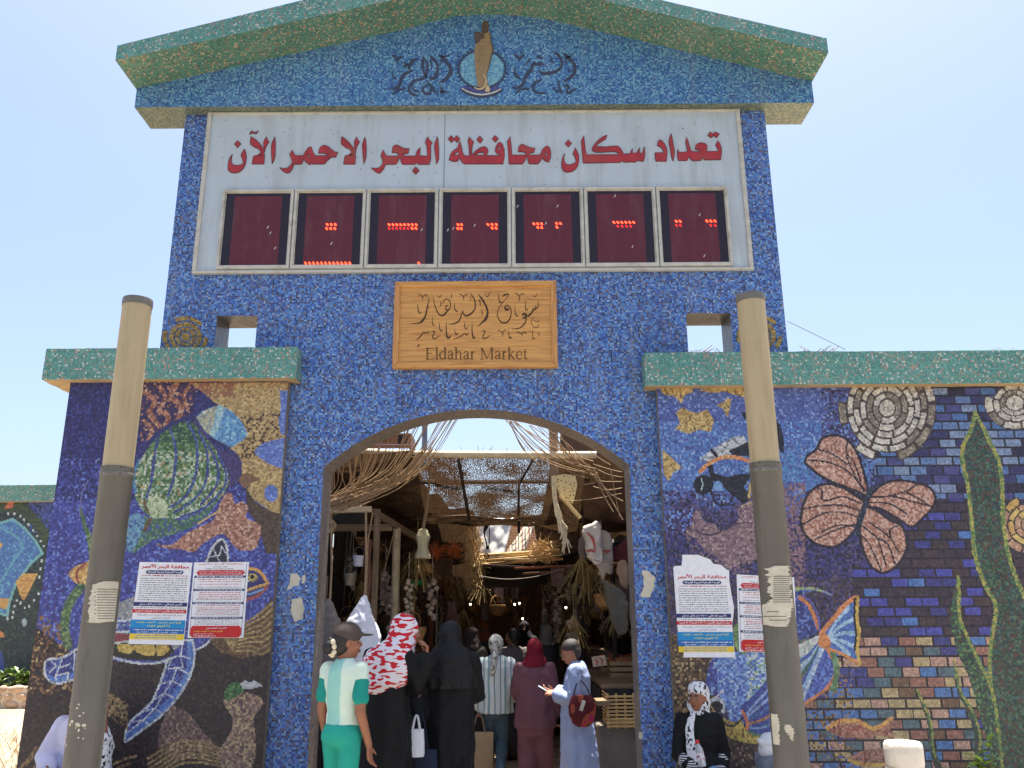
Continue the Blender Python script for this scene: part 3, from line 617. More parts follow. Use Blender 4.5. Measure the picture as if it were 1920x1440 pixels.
for k in range(7):
    a = x0 + k * pitch; c = a + pitch - .012
    d = empty('display', ((a + c) / 2, YS, zb)); d.parent = sb; d.matrix_parent_inverse = Matrix.Translation(sb.location).inverted()
    def DP(o): o.parent = d; o.matrix_parent_inverse = Matrix.Translation(d.location).inverted(); return o
    f = MB(); t_ = .028
    for (u0, u1, w0, w1) in ((a, c, zt - t_, zt), (a, c, zb, zb + t_ + .012), (a, a + t_, zb + t_ + .012, zt - t_), (c - t_, c, zb + t_ + .012, zt - t_)): f.box2(u0, u1, YS - .03, YS, w0, w1)
    for (u0, u1, w0, w1) in ((a + t_, c - t_, zt - t_ - .012, zt - t_), (a + t_, a + t_ + .01, zb + t_ + .012, zt - t_ - .012), (c - t_ - .01, c - t_, zb + t_ + .012, zt - t_ - .012)): f.box2(u0, u1, YS - .016, YS, w0, w1)
    DP(bevel(f.build('frame', m_frm), .003))
    f = MB(); f.box2(a + .03, c - .03, YS - .004, YS - .001, zb + .04, zt - .035); DP(f.build('screen', m_pane))
    f = MB(); f.box2(a + .13, c - .13, YS - .006, YS - .0045, zb + .045, zt - .075); DP(f.build('filter', m_scr))
    for nm, lst, mm in (('lit_dots', LED[k][0], m_led), ('dim_dots', LED[k][1], m_led2)):
        if lst:
            f = MB()
            for q in lst:
                p = P(q[0], q[1], YS - .01); f.lathe([(.001, 0), (.0145, .001), (.011, .004), (.001, .005)], seg=8)
                nv = 32; f.v[-nv:] = [(p.x + vx * .95 - vy * .35, YS - .006 - vz, p.z + vy * 1.15 - vx * .2) for vx, vy, vz in f.v[-nv:]]
            DP(f.build(nm, mm))
    for i in range(random.randint(1, 3)):
        f = MB(); q = (random.uniform(a + .06, c - .06), random.uniform(zb + .1, zt - .1)); f.ell((q[0], YS - .007, q[1]), (.006, .001, .02), (0, .5, 0), n=5)
        DP(f.build('dropping', mat('bird_dropping', (196, 190, 180), .8)))

# ================================================================== carved wooden sign
YV = 8.235
def wood(name, rgb, dark, sc=3.0, along=0):
    if name in MATS: return MATS[name]
    m, t, bb = nodes(name); N = t.nodes.new; L = t.links.new
    tc = N('ShaderNodeTexCoord'); mp = N('ShaderNodeMapping'); s = [14, 14, 14]; s[along] = .9; mp.inputs['Scale'].default_value = s; L(tc.outputs['Object'], mp.inputs[0])
    n1 = N('ShaderNodeTexNoise'); n1.inputs['Scale'].default_value = sc; n1.inputs['Detail'].default_value = 9; n1.inputs['Roughness'].default_value = .65; n1.inputs['Distortion'].default_value = .6; L(mp.outputs[0], n1.inputs[0])
    r = N('ShaderNodeValToRGB'); e = r.color_ramp.elements; e[0].position = .28; e[0].color = (*lin(dark), 1); e[1].position = .62; e[1].color = (*lin(rgb), 1); L(n1.outputs['Fac'], r.inputs[0]); L(r.outputs[0], bb.inputs['Base Color'])
    bb.inputs['Roughness'].default_value = .55; bp = N('ShaderNodeBump'); bp.inputs['Strength'].default_value = .25; bp.inputs['Distance'].default_value = .004; L(n1.outputs['Fac'], bp.inputs['Height']); L(bp.outputs[0], bb.inputs['Normal'])
    MATS[name] = m; return m
m_oak = wood('honey_pine', (220, 164, 92), (172, 114, 58)); m_oakv = wood('honey_pine_upright', (212, 156, 92), (162, 108, 58), along=2)
ws = empty('wooden_sign', (-.38, YV, 4.14), label='carved honey pine sign with Arabic script and English lettering over the arch', cat='sign')
def WP(o): return world_part(o, ws)
xa, xb, za, zc = -1.24, .478, 4.148, 5.108
b = MB(); pz = za + .05
for i, hgt in enumerate((.14, .19, .17, .2, .16)):
    z1 = min(pz + hgt, zc - .05); b.box2(xa + .05, xb - .05, YV + (.001 * (i % 2)), YF - .003, pz, z1 - .0015); pz = z1
WP(bevel(b.build('board', m_oak), .002, 1))
def mitre(mb, vert, side):
    wd = .062
    if vert: q = [(xa, za), (xa + wd, za + wd), (xa + wd, zc - wd), (xa, zc)] if side == 0 else [(xb, za), (xb, zc), (xb - wd, zc - wd), (xb - wd, za + wd)]
    else: q = [(xa, za), (xb, za), (xb - wd, za + wd), (xa + wd, za + wd)] if side == 0 else [(xa, zc), (xa + wd, zc - wd), (xb - wd, zc - wd), (xb, zc)]
    mb.prism(q, None, lambda p, k: (p[0], YF - .003 if k else YV - .022, p[1]))
for v_, s_, mm in ((0, 0, m_oak), (0, 1, m_oak), (1, 0, m_oakv), (1, 1, m_oakv)):
    b = MB(); mitre(b, v_, s_); WP(bevel(b.build('frame_rail' if not v_ else 'frame_stile', mm), .008, 2))
G1 = lambda *p: T(770, 540, 13.714, *p)
G2 = lambda *p: T(895, 540, 13.711, *p)
ST = [
 (G1((185,155),(300,215),(310,300)), [1,2,.6]), (G1((425,240),(400,170),(320,215)), [.6,2,1.2]), (G1((180,410),(190,560),(235,650),(275,625)), [.5,2,2.2,.8]),
 (G1((480,250),(430,480),(385,700),(300,850),(190,905),(0,915)), [.5,2.6,3.4,4.6,2.4,.5]), (G1((465,520),(435,480)), [1.4,1.6]),
 (G1((570,220),(610,400),(680,600),(760,700),(850,690),(950,590),(1020,480),(1010,350),(930,280),(850,330),(840,420)), [.6,1.6,2.4,3,4,3.2,1.8,1.8,2,1.6,1]), (G1((940,440),(890,520),(900,570),(950,540)), [3.5,1.4,1.4,1.6]), (G1((770,350),(780,420),(750,480)), [1.5,1.6,.6]),
 (G1((680,190),(745,240),(800,155)), [.8,1.6,.8]), (G1((1050,150),(1060,210),(1030,270)), [1.4,1.6,.6]), (G1((1125,390),(1130,520),(1180,610),(1215,575)), [.5,1.8,2,.8]),
 (G1((1245,155),(1355,215),(1360,320)), [1.2,2,.8]), (G1((1470,215),(1440,155),(1370,215)), [.7,1.8,1.2]),
 (G1((1540,145),(1630,280),(1665,430),(1640,560),(1550,660),(1440,720),(1370,680),(1340,580)), [2,2.6,2.4,2.6,3.6,3.6,2.4,1.2]), (G1((1340,580),(1270,800),(1190,890),(1080,925),(980,920)), [1.4,2.6,3,1.8,.5]), (G1((1545,220),(1545,340)), [1.4,.6]),
 (G2((15,150),(130,300),(230,480),(265,640),(220,790),(110,900),(5,1000)), [1,4.5,4,4.4,6,3,.6]), (G2((55,300),(85,460)), [3,1]), (G2((110,565),(130,640),(105,705)), [1.4,1.8,.6]),
 (G1((560,740),(560,900),(590,965),(615,930)), [.5,1.6,1.6,.6]), (G1((740,880),(745,1050),(795,1110),(825,1065)), [.5,2,2.2,.8]), (G1((920,860),(915,1100),(940,1270),(1000,1270),(1020,1215)), [.6,2.4,4,3.4,1]),
 (G1((485,1105),(440,1150),(410,1140),(370,1160),(330,1140),(250,1250),(150,1325)), [1,2.2,1.6,2.2,2,2.4,.8]), (G1((540,1120),(620,1115),(565,1240),(580,1300),(650,1290),(770,1210)), [1.4,2,2,2,2,.7]),
 (G1((1130,1050),(1140,1150),(1180,1200),(1215,1140)), [.6,2,2.2,.8]), (G1((1490,1150),(1440,1210),(1410,1180),(1350,1195),(1260,1260),(1090,1325)), [1,2.4,1.6,2,1.8,.5]), (G1((1385,890),(1395,1010),(1435,1060),(1470,1010)), [.6,1.8,2,.8]), (G1((1580,890),(1580,1130),(1610,1280),(1640,1290),(1655,1245)), [.6,2.4,3,2.4,1]),
 (G2((190,170),(265,225),(330,110)), [.8,1.8,.8]), (G2((545,130),(560,320),(595,380),(635,340)), [.6,2,2.2,.8]), (G2((650,225),(700,180),(800,160),(770,240),(680,340),(590,460),(530,580),(515,700),(560,820),(640,890),(720,895),(800,850),(860,720),(865,560),(810,470),(730,435)), [1.6,4,2,1.4,1.2,1.2,1.3,1.6,2.4,3,3.4,3,2.2,2,2.2,1.6]), (G2((720,450),(715,520),(760,560),(810,530)), [2,4.5,5.5,3]),
 (G2((965,135),(1080,205),(1075,350)), [1.6,2,.7]), (G2((1205,195),(1170,145),(1090,200)), [.8,2,1.2]), (G2((960,470),(975,640),(1020,730),(1055,695)), [.5,1.8,2.2,.8]), (G2((1240,320),(1235,530),(1270,565),(1305,515)), [.6,1.9,2.2,.8]),
 (G2((1420,190),(1485,225),(1545,150)), [.8,1.4,.7]), (G2((1565,340),(1560,470),(1500,540),(1440,570),(1380,660),(1290,730)), [.5,2,3,3.4,4,4]), (G2((1490,440),(1480,540)), [.6,2.4]), (G2((1430,500),(1420,600)), [.6,2.4]), (G2((1150,700),(1200,665),(1250,690),(1240,760),(1170,760)), [3,5,5,5,4]), (G2((1265,780),(1230,890),(1150,990),(1040,1045),(890,1050)), [2,2.6,2.6,2,.5]),
 (G2((1380,850),(1420,780),(1460,760)), [.5,.8,.5]), (G2((1390,830),(1400,940),(1470,1015),(1560,1000),(1575,920)), [.7,1,1.2,1.2,.7]), (G2((1440,820),(1550,870),(1600,830)), [.7,1.5,1]), (G2((125,1110),(200,1105),(150,1240),(160,1300),(230,1285),(340,1210)), [1.2,2,2,2,2,.7]),
 (G2((525,1085),(650,1145),(650,1240)), [1.2,2,.8]), (G2((740,1110),(710,1080),(650,1145)), [1.6,1.6,1]), (G2((805,1080),(815,1240),(860,1295),(885,1250)), [.6,2,2.4,1]), (G2((1005,1120),(1140,1180),(1145,1245)), [1.2,2,.8]), (G2((1245,1190),(1210,1125),(1140,1180)), [1.4,1.6,1]), (G2((1420,1090),(1415,1240),(1440,1310),(1480,1270)), [.7,1.4,1.6,.6]), (G2((1540,1150),(1590,1170),(1575,1255)), [.7,1.4,.6])]
b = MB()
for pts, wd in ST: b.brush(pts, [max(k * .8, .5) for k in wd], YV, .003)
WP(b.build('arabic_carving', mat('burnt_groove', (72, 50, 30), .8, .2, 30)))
# roman capitals and small letters with serifs: strokes in units of x-height
def roman(mb, text, ox, base, xh, adv, Y):
    c = xh * 1.42; x = ox
    th, tk = .12, .2
    def st(pts, wd): mb.brush([(x + a * xh, base - b_ * xh) for a, b_ in pts], [k * xh for k in wd], Y, .003, n=4 if len(pts) > 2 else 1)
    def v(a, y0, y1, wd=tk, s0=True, s1=True):
        st([(a, y0), (a, y1)], [wd, wd])
        if s0: st([(a - .22, y0), (a + .22, y0)], [.07, .07])
        if s1: st([(a - .22, y1), (a + .12, y1)], [.07, .07])
    for ch in text:
        if ch == 'E': v(.25, 0, 1.42); st([(.25, 1.4), (1.0, 1.4), (1.02, 1.2)], [.08, .08, .08]); st([(.25, .74), (.85, .74)], [.08, .08]); st([(.25, .02), (1.0, .02), (1.08, .28)], [.08, .08, .1]); x += 1.24 * xh
        elif ch == 'l': v(.25, 0, 1.5); x += .5 * xh
        elif ch == 'd': v(.82, .02, 1.5, s0=False); st([(.82, .8), (.5, .98), (.18, .75), (.14, .4), (.35, .03), (.6, .05), (.82, .2)], [.08, .1, .18, .2, .16, .1, .08]); st([(.82, .03), (1.0, .06)], [.08, .06]); x += 1.08 * xh
        elif ch == 'a': st([(.15, .72), (.25, .95), (.5, .98), (.66, .8), (.66, .15), (.86, .05)], [.14, .12, .1, .18, .18, .08]); st([(.66, .58), (.3, .45), (.14, .22), (.3, .02), (.5, .06), (.66, .2)], [.08, .12, .18, .14, .1, .08]); x += .92 * xh
        elif ch == 'h': v(.25, 0, 1.5); st([(.25, .75), (.5, .95), (.72, .92), (.82, .7), (.82, .0)], [.08, .12, .14, .18, .18]); st([(.62, 0), (1.02, 0)], [.07, .07]); x += 1.1 * xh
        elif ch == 'r': v(.25, 0, .95); st([(.25, .68), (.42, .92), (.62, .9)], [.08, .14, .2]); x += .74 * xh
        elif ch == 'M': v(.2, 0, 1.42, .1); st([(.2, 1.42), (.85, .05)], [.18, .14]); st([(.85, .05), (1.5, 1.42)], [.08, .08]); v(1.5, 0, 1.42, .2); x += 1.8 * xh
        elif ch == 'k': v(.25, 0, 1.5); st([(.25, .4), (.75, .95)], [.08, .09]); st([(.42, .58), (.9, 0)], [.17, .17]); st([(.72, 0), (1.04, 0)], [.07, .07]); st([(.6, .95), (.92, .95)], [.07, .07]); x += 1.06 * xh
        elif ch == 'e': st([(.16, .56), (.82, .56), (.72, .9), (.48, .98), (.2, .78), (.14, .4), (.34, .05), (.6, .02), (.84, .22)], [.07, .08, .12, .1, .16, .19, .16, .1, .06]); x += .95 * xh
        elif ch == 't': st([(.3, 1.28), (.28, .3), (.42, .03), (.62, .12)], [.1, .18, .14, .06]); st([(.08, .93), (.58, .93)], [.08, .08]); x += .64 * xh
        elif ch == ' ': x += .62 * xh
    return x
b = MB(); e_ = roman(MB(), 'Eldahar Market', 797.5, 673.4, 13.2, 1, YV); k_ = (989.5 - 797.5) / (e_ - 797.5)
roman(b, 'Eldahar Market', 797.5, 673.4, 13.2 * k_, 1, YV)
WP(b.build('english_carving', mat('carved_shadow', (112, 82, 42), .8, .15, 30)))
b = MB(); b.px(T(740, 640, 6.194, (290, 25), (282, 60), (262, 75), (268, 45)), YV, .002); b.ell((PX(748, 645, YV), YV - .023, PZ(748, 645, YV)), (.006, .002, .006), n=5); WP(b.build('knot', mat('dark_knot', (92, 62, 34), .7)))
# ================================================================== left picture: angelfish, turtle, coral and dunes
a7 = lambda *p: T(0, 540, 3.131, *p)
a8 = lambda *p: T(0, 980, 3.131, *p)
WHITE = [(5, (206, 210, 212)), (2, (176, 184, 192)), (1, (150, 150, 150))]
m = Mural(-4.54, -2.30, -.1, 4.02, YW)
al = np.ones(m.px.shape, bool)
NAVY = [(4, (40, 40, 108)), (4, (34, 32, 90)), (2, (52, 56, 136)), (1, (58, 42, 94))]
BLUE = [(5, (54, 62, 156)), (4, (46, 50, 134)), (2, (76, 96, 186)), (1, (100, 126, 200)), (1, (60, 44, 110))]
m.paint(al, NAVY); m.paint(m.py > 940, BLUE); m.dab((m.py > 860) & (m.py < 1000), BLUE, .5)
BROWN = [(5, (58, 46, 46)), (4, (48, 40, 42)), (2, (76, 58, 52)), (1, (40, 36, 54))]
m.fill([(0, 1165), (60, 1170), (134, 1224), (190, 1238), (330, 1246), (390, 1205), (420, 1190), (600, 1190), (600, 1500), (0, 1500)], BROWN, 0)
m.dab(m.inside([(30, 1165), (75, 1170), (134, 1224), (150, 1300), (40, 1300)]), [(2, (146, 106, 62)), (2, (110, 74, 50)), (1, (188, 158, 100))], .34)
m.dab(m.inside([(60, 1140), (110, 1170), (134, 1224), (80, 1180)]), [(1, (130, 96, 62))], .4)
# coral branches at the top over violet
m.fill([(262, 715), (372, 715), (362, 770), (330, 800), (262, 830)], [(4, (52, 40, 84)), (2, (70, 50, 92))], 0)
CORAL = [(4, (150, 92, 66)), (3, (178, 118, 86)), (2, (118, 66, 52)), (1, (200, 160, 130))]
for p_, w_ in ((((270, 735), (290, 752), (280, 775), (300, 800)), 9), (((300, 725), (310, 745), (300, 765)), 7), (((330, 722), (320, 745), (340, 760), (335, 785)), 10), (((355, 725), (345, 742), (352, 765)), 7), (((270, 790), (285, 805), (278, 825)), 8), (((298, 770), (315, 780), (310, 798)), 9), (((340, 740), (325, 735), (315, 725)), 5)):
    m.stroke(p_, w_, CORAL)
m.dab(m.inside([(262, 715), (372, 715), (362, 770), (262, 830)]), CORAL, .2)
# sand cliff
SAND = [(6, (182, 152, 90)), (4, (160, 130, 74)), (2, (200, 172, 112)), (1, (140, 106, 62))]
sand = a7((1110, 555), (1700, 555), (1690, 1345), (1590, 1310), (1470, 1230), (1450, 1180), (1480, 1130), (1420, 1100), (1420, 1020), (1380, 960), (1280, 900), (1350, 935), (1440, 880), (1430, 800), (1370, 730), (1280, 690), (1200, 620))
m.fill(sand, SAND, 0); sm_mask = m.inside(sand)
m.dab(sm_mask & (m.py > 775) & (m.py < 860), [(2, (96, 72, 46)), (1, (70, 54, 44))], .3)
m.dab(sm_mask & (m.py < 745) & (m.px < 440), [(1, (150, 96, 66))], .6)
LB = [(4, (84, 112, 190)), (3, (70, 96, 176)), (1, (120, 150, 210))]
m.fill(a7((1700, 600), (1640, 600), (1650, 700), (1635, 790), (1650, 860), (1700, 860)), LB, 0)
m.fill(a7((1495, 965), (1540, 915), (1650, 885), (1690, 885), (1690, 1055), (1640, 1055), (1560, 1020)), LB); m.oval(1592 / 3.131, 540 + 1205 / 3.131, 13, 16, LB)
DK = [(3, (78, 62, 52)), (3, (92, 74, 58)), (1, (60, 52, 52))]
m.fill(a7((1440, 1165), (1500, 1260), (1590, 1310), (1700, 1345), (1700, 1560), (1560, 1560), (1520, 1400), (1450, 1300)), DK, 0)
m.fill(a7((1400, 1130), (1430, 1090), (1480, 1095), (1520, 1130), (1470, 1145), (1440, 1175)), [(1, (128, 92, 62))])
# angelfish
m.fill(a7((1140, 750), (1200, 850), (1290, 950), (1390, 975), (1420, 1050), (1400, 1130), (1330, 1180), (1270, 1150), (1150, 900)), [(4, (62, 52, 104)), (2, (76, 62, 118))], 3)
FG = [(5, (72, 108, 58)), (4, (92, 128, 74)), (3, (120, 148, 104)), (2, (52, 86, 54))]
fishp = a7((795, 1100), (805, 1030), (850, 940), (905, 875), (990, 825), (1110, 780), (1200, 870), (1280, 970), (1335, 1080), (1340, 1150), (1290, 1240), (1180, 1310), (1060, 1350), (920, 1350), (840, 1310), (790, 1210))
m.fill(fishp, FG, 4); fm = m.inside(fishp, 4)
m.dab(fm & (m.py > 845), [(3, (168, 182, 150)), (2, (196, 200, 180)), (2, (128, 160, 140)), (1, (170, 140, 80))], .42)
m.dab(fm & (m.py < 830), [(1, (48, 80, 66))], .5)
for s_ in (((930, 860), (905, 1000), (890, 1130), (860, 1230)), ((1000, 825), (1032, 950), (1022, 1100), (985, 1225)), ((1100, 785), (1152, 900), (1152, 1080), (1092, 1220), (1000, 1285)), ((1165, 840), (1215, 960), (1210, 1130), (1140, 1240), (1020, 1320)), ((1225, 920), (1280, 1060), (1265, 1170), (1180, 1270)), ((1280, 970), (1325, 1090), (1310, 1180), (1200, 1290), (1060, 1345))):
    m.stroke(a7(*s_), 4.6, [(3, (46, 58, 130)), (1, (70, 100, 160))])
m.stroke(a7((805, 1010), (900, 880), (1010, 800), (1140, 745), (1270, 688)), [9, 6], [(1, (44, 44, 104))])
m.stroke(a7((795, 1200), (785, 1110), (815, 1010)), 5, [(1, (60, 120, 160))])
tail = a7((1150, 762), (1270, 692), (1370, 732), (1438, 820), (1442, 878), (1350, 935), (1300, 910), (1230, 870))
m.fill(tail, [(3, (62, 124, 178)), (3, (88, 152, 196)), (1, (140, 190, 206))], 4)
m.fill(a7((1150, 762), (1270, 692), (1300, 700), (1250, 800), (1230, 870)), [(3, (172, 170, 140)), (3, (136, 150, 140)), (1, (200, 196, 170))], 2)
m.fill(a7((1275, 695), (1320, 705), (1290, 800), (1260, 870), (1232, 868), (1255, 790)), [(3, (156, 190, 196)), (2, (120, 170, 190))], 2)
m.stroke(a7((1150, 762), (1190, 830), (1260, 890), (1350, 935)), 3, [(1, (56, 56, 110))])
fin = a7((740, 1500), (780, 1380), (860, 1340), (1060, 1360), (1200, 1300), (1280, 1250), (1180, 1370), (1040, 1440), (900, 1480), (770, 1560))
m.fill(fin, [(3, (70, 112, 76)), (3, (60, 96, 110)), (2, (108, 146, 104)), (1, (60, 76, 150))], 3)
m.fill(a7((740, 1380), (800, 1320), (850, 1360), (830, 1440), (760, 1560)), [(3, (84, 138, 176)), (2, (110, 160, 180)), (1, (60, 80, 150))], 3)
m.stroke(a7((905, 1350), (860, 1300), (850, 1250)), 5, [(1, (104, 78, 60))]); m.stroke(a7((850, 1420), (880, 1360)), 7, [(1, (110, 80, 56))])
m.fill(a7((868, 1240), (920, 1222), (965, 1240), (985, 1290), (970, 1345), (900, 1352), (875, 1310)), [(4, (172, 188, 146)), (2, (196, 204, 170)), (1, (120, 150, 100))], 3)
# pink coral
pc = [(293, 1020), (320, 1022), (350, 1000), (380, 985), (400, 975), (412, 945), (425, 925), (436, 928), (440, 945), (455, 940), (466, 955), (460, 970), (488, 985), (487, 1010), (477, 1030), (450, 1032), (432, 1015), (420, 1002), (405, 1005), (380, 1020), (362, 1036), (340, 1030), (310, 1028)]
m.fill(pc, [(4, (176, 124, 100)), (3, (150, 98, 80)), (2, (204, 164, 138)), (1, (126, 72, 62))], 3)
m.stroke(a7((1160, 1385), (1290, 1305)), 3, [(1, (200, 170, 90))])
# orange eye at the right edge
m.fill(a8((1400, 280), (1455, 262), (1525, 292), (1572, 355), (1520, 420), (1450, 452), (1400, 430)), [(1, (44, 46, 110))], 3)
for p_, w_, c_ in ((((1430, 262), (1520, 285), (1572, 355)), 6, (212, 150, 50)), (((1572, 358), (1500, 380), (1440, 400)), 5, (206, 158, 60)), (((1570, 370), (1510, 430), (1440, 455)), 6, (160, 70, 60)), (((1545, 390), (1480, 415), (1430, 425)), 4, (110, 150, 190)), (((1440, 350), (1510, 320)), 3, (206, 206, 206))):
    m.stroke(a8(*p_), w_, [(1, c_)])
m.oval(1485 / 3.131, 980 + 322 / 3.131, 9, 8, [(2, (196, 170, 80)), (1, (150, 130, 70))]); m.oval(1480 / 3.131, 980 + 318 / 3.131, 4, 4, (30, 30, 40))
# little yellow fish, kelp
m.fill(a8((398, 310), (440, 260), (490, 240), (540, 235), (540, 365), (470, 368)), [(3, (206, 160, 70)), (2, (188, 130, 52)), (1, (220, 186, 110))], 2)
m.stroke(a8((500, 240), (455, 280), (450, 320), (470, 368)), 4, [(1, (150, 56, 44))])
KELP = [(3, (98, 126, 74)), (3, (70, 104, 62)), (2, (130, 148, 96)), (1, (60, 90, 90))]
m.stroke(a8((470, -90), (500, 20), (530, 100), (545, 200)), [4, 15], KELP); m.stroke(a8((475, 380), (410, 470), (378, 590), (398, 720)), 17, KELP); m.stroke(a7((520, 1135), (490, 1180), (470, 1260), (470, 1340)), 1.6, [(1, (120, 120, 160))], 5)
# turtle
TB = [(4, (50, 58, 142)), (3, (44, 46, 116)), (2, (72, 96, 178))]; TL = [(3, (62, 104, 184)), (2, (84, 130, 196))]
fl = a8((1130, 690), (1142, 760), (1132, 850), (1092, 950), (1032, 1040), (962, 1120), (872, 1190), (790, 1250), (735, 1285), (740, 1220), (772, 1160), (832, 1110), (892, 1050), (932, 960), (962, 880), (990, 780), (1010, 700))
m.fill(fl, TB, 4); m.paint(m.inside(fl, 4) & m.near(a8((1125, 700), (1120, 860), (1060, 980), (960, 1100), (740, 1270)), 17), TL)
m.stroke(fl + [fl[0]], 4.4, WHITE, 4)
for s_ in (((1020, 790), (1060, 780), (1120, 800)), ((985, 860), (1040, 850), (1110, 890)), ((1060, 780), (1075, 850), (1040, 850)), ((950, 945), (1010, 930), (1075, 960)), ((1010, 930), (1040, 850)), ((905, 1040), (965, 1000), (1020, 1030)), ((965, 1000), (1010, 930)), ((840, 1110), (910, 1090), (950, 1120)), ((910, 1090), (965, 1000)), ((775, 1170), (840, 1160), (870, 1185)), ((840, 1160), (910, 1090)), ((750, 1230), (840, 1160)), ((1010, 790), (985, 860)), ((1075, 700), (1060, 780))):
    m.stroke(a8(*s_), 2.6, WHITE, 0)
fl = a8((470, 730), (400, 775), (340, 798), (275, 808), (262, 868), (280, 918), (330, 944), (400, 930), (480, 895), (520, 800))
m.fill(fl, TB, 4); m.paint(m.inside(fl, 4) & m.near(a8((280, 915), (335, 925), (470, 890)), 15), TL); m.stroke(fl + [fl[0]], 4.2, WHITE, 4)
for s_ in (((300, 810), (345, 855), (325, 900)), ((345, 855), (410, 830)), ((290, 880), (325, 845)), ((325, 900), (330, 940)), ((325, 900), (400, 880), (395, 925)), ((345, 855), (365, 800)), ((440, 760), (430, 870))): m.stroke(a8(*s_), 2.4, WHITE, 0)
m.fill(a8((640, 520), (800, 430), (960, 420), (1060, 500), (1090, 640), (1010, 760), (820, 760), (640, 700)), [(3, (150, 150, 150)), (2, (128, 132, 150)), (1, (176, 176, 170))], 3)
m.fill(a8((640, 560), (780, 590), (800, 720), (640, 700)), [(2, (80, 110, 180)), (2, (58, 66, 140)), (1, (170, 176, 190))], 2)
m.fill(a8((660, 700), (1000, 715), (990, 790), (850, 810), (660, 780)), [(3, (58, 44, 40)), (1, (44, 66, 44))], 2)
for s_ in (((690, 710), (775, 720), (770, 770), (700, 755)), ((785, 720), (905, 720), (900, 785), (800, 760)), ((915, 720), (990, 722), (985, 760), (930, 785))): m.fill(a8(*s_), [(3, (196, 164, 56)), (2, (176, 140, 44)), (1, (210, 184, 90))], 2)
m.fill(a8((640, 640), (760, 655), (750, 700), (640, 695)), [(2, (128, 50, 56)), (1, (160, 80, 70))], 0); m.stroke(a8((640, 645), (760, 640)), 4, WHITE); m.stroke(a8((650, 585), (760, 570)), 4, WHITE); m.stroke(a8((640, 705), (760, 700)), 4, WHITE)
m.stroke(a8((640, 785), (760, 818), (860, 828), (940, 820), (1010, 795)), 4.6, WHITE); m.stroke(a8((1140, 750), (1195, 725), (1250, 680)), 4.2, WHITE)
fl = a8((1210, 235), (1245, 150), (1300, 95), (1332, 145), (1338, 235)); m.fill(fl, [(1, (52, 46, 70))], 3); m.stroke(fl, 4.2, WHITE, 3); m.stroke(a8((1250, 150), (1290, 230)), 2.4, WHITE, 0); m.stroke(a8((1300, 140), (1290, 190), (1240, 200)), 2.4, WHITE, 0); m.stroke(a8((1300, 140), (1335, 190)), 2.4, WHITE, 0)
# dunes and pebbles
GS = [(3, (158, 128, 76)), (2, (134, 104, 62)), (1, (186, 160, 104))]
dune = a8((1600, 440), (1500, 560), (1430, 610), (1300, 650), (1230, 690), (1290, 760), (1420, 800), (1500, 780), (1600, 760)); m.fill(dune, [(3, (104, 78, 50)), (2, (88, 66, 48)), (1, (130, 102, 66))], 0)
for k in range(8):
    o_ = k * 36; m.stroke(a8((1600, 470 + o_), (1540, 520 + o_), (1470, 570 + o_ * .72), (1390, 625 + o_ * .5), (1320 + k * 6, 672 + o_ * .33)), 4.2, GS)
m.fill(a8((930, 1300), (945, 1190), (985, 1110), (1020, 1075), (1110, 1120), (1200, 1240), (1270, 1300), (1200, 1380), (980, 1380)), [(3, (112, 84, 82)), (2, (134, 104, 92)), (2, (92, 66, 66)), (1, (168, 136, 110))], 2)
for k in range(6): m.stroke(a8((870, 1385 + k * 34), (960, 1330 + k * 30), (1060, 1285 + k * 26), (1190, 1290 + k * 24), (1300, 1330 + k * 20), (1420, 1350 + k * 22)), 5, GS)
m.fill(a8((1310, 1060), (1340, 1030), (1420, 1000), (1500, 1010), (1550, 1060), (1490, 1140), (1500, 1260), (1480, 1440), (1300, 1440), (1300, 1320), (1350, 1240), (1370, 1150)), [(4, (136, 104, 92)), (3, (164, 132, 104)), (3, (186, 160, 112)), (2, (104, 76, 76))], 2)
m.fill(a8((1315, 1010), (1345, 950), (1400, 940), (1430, 985), (1390, 1020), (1330, 1045)), [(3, (60, 112, 58)), (2, (84, 138, 76)), (1, (44, 84, 52))], 2)
m.fill(a8((1408, 945), (1440, 925), (1465, 940), (1490, 925), (1545, 958), (1480, 975), (1430, 978)), [(1, (190, 190, 190))], 0)
for p_ in (((630, 1005), (700, 1060), (745, 1120)), ((620, 1040), (660, 1090), (700, 1140)), ((150, 1420), (220, 1340), (290, 1250), (330, 1170)), ((200, 1440), (260, 1370), (330, 1280)), ((120, 1440), (170, 1380), (210, 1320)), ((660, 1420), (740, 1385), (800, 1370)), ((670, 1450), (760, 1410))): m.stroke(a8(*p_), 5, [(2, (150, 118, 70)), (3, (104, 78, 56)), (1, (180, 150, 96))])
m.dab(m.inside([(180, 1280), (240, 1320), (240, 1370), (200, 1340)]), GS, .4)
left_wall = side_wall('mosaic_wall', 'mosaic wall with green angelfish and white outlined turtle, left of the arch', -4.54, -2.30, 8.62, -4.78, -2.195, 4.01, 4.348, 8.10, 8.68, 4.01, m)

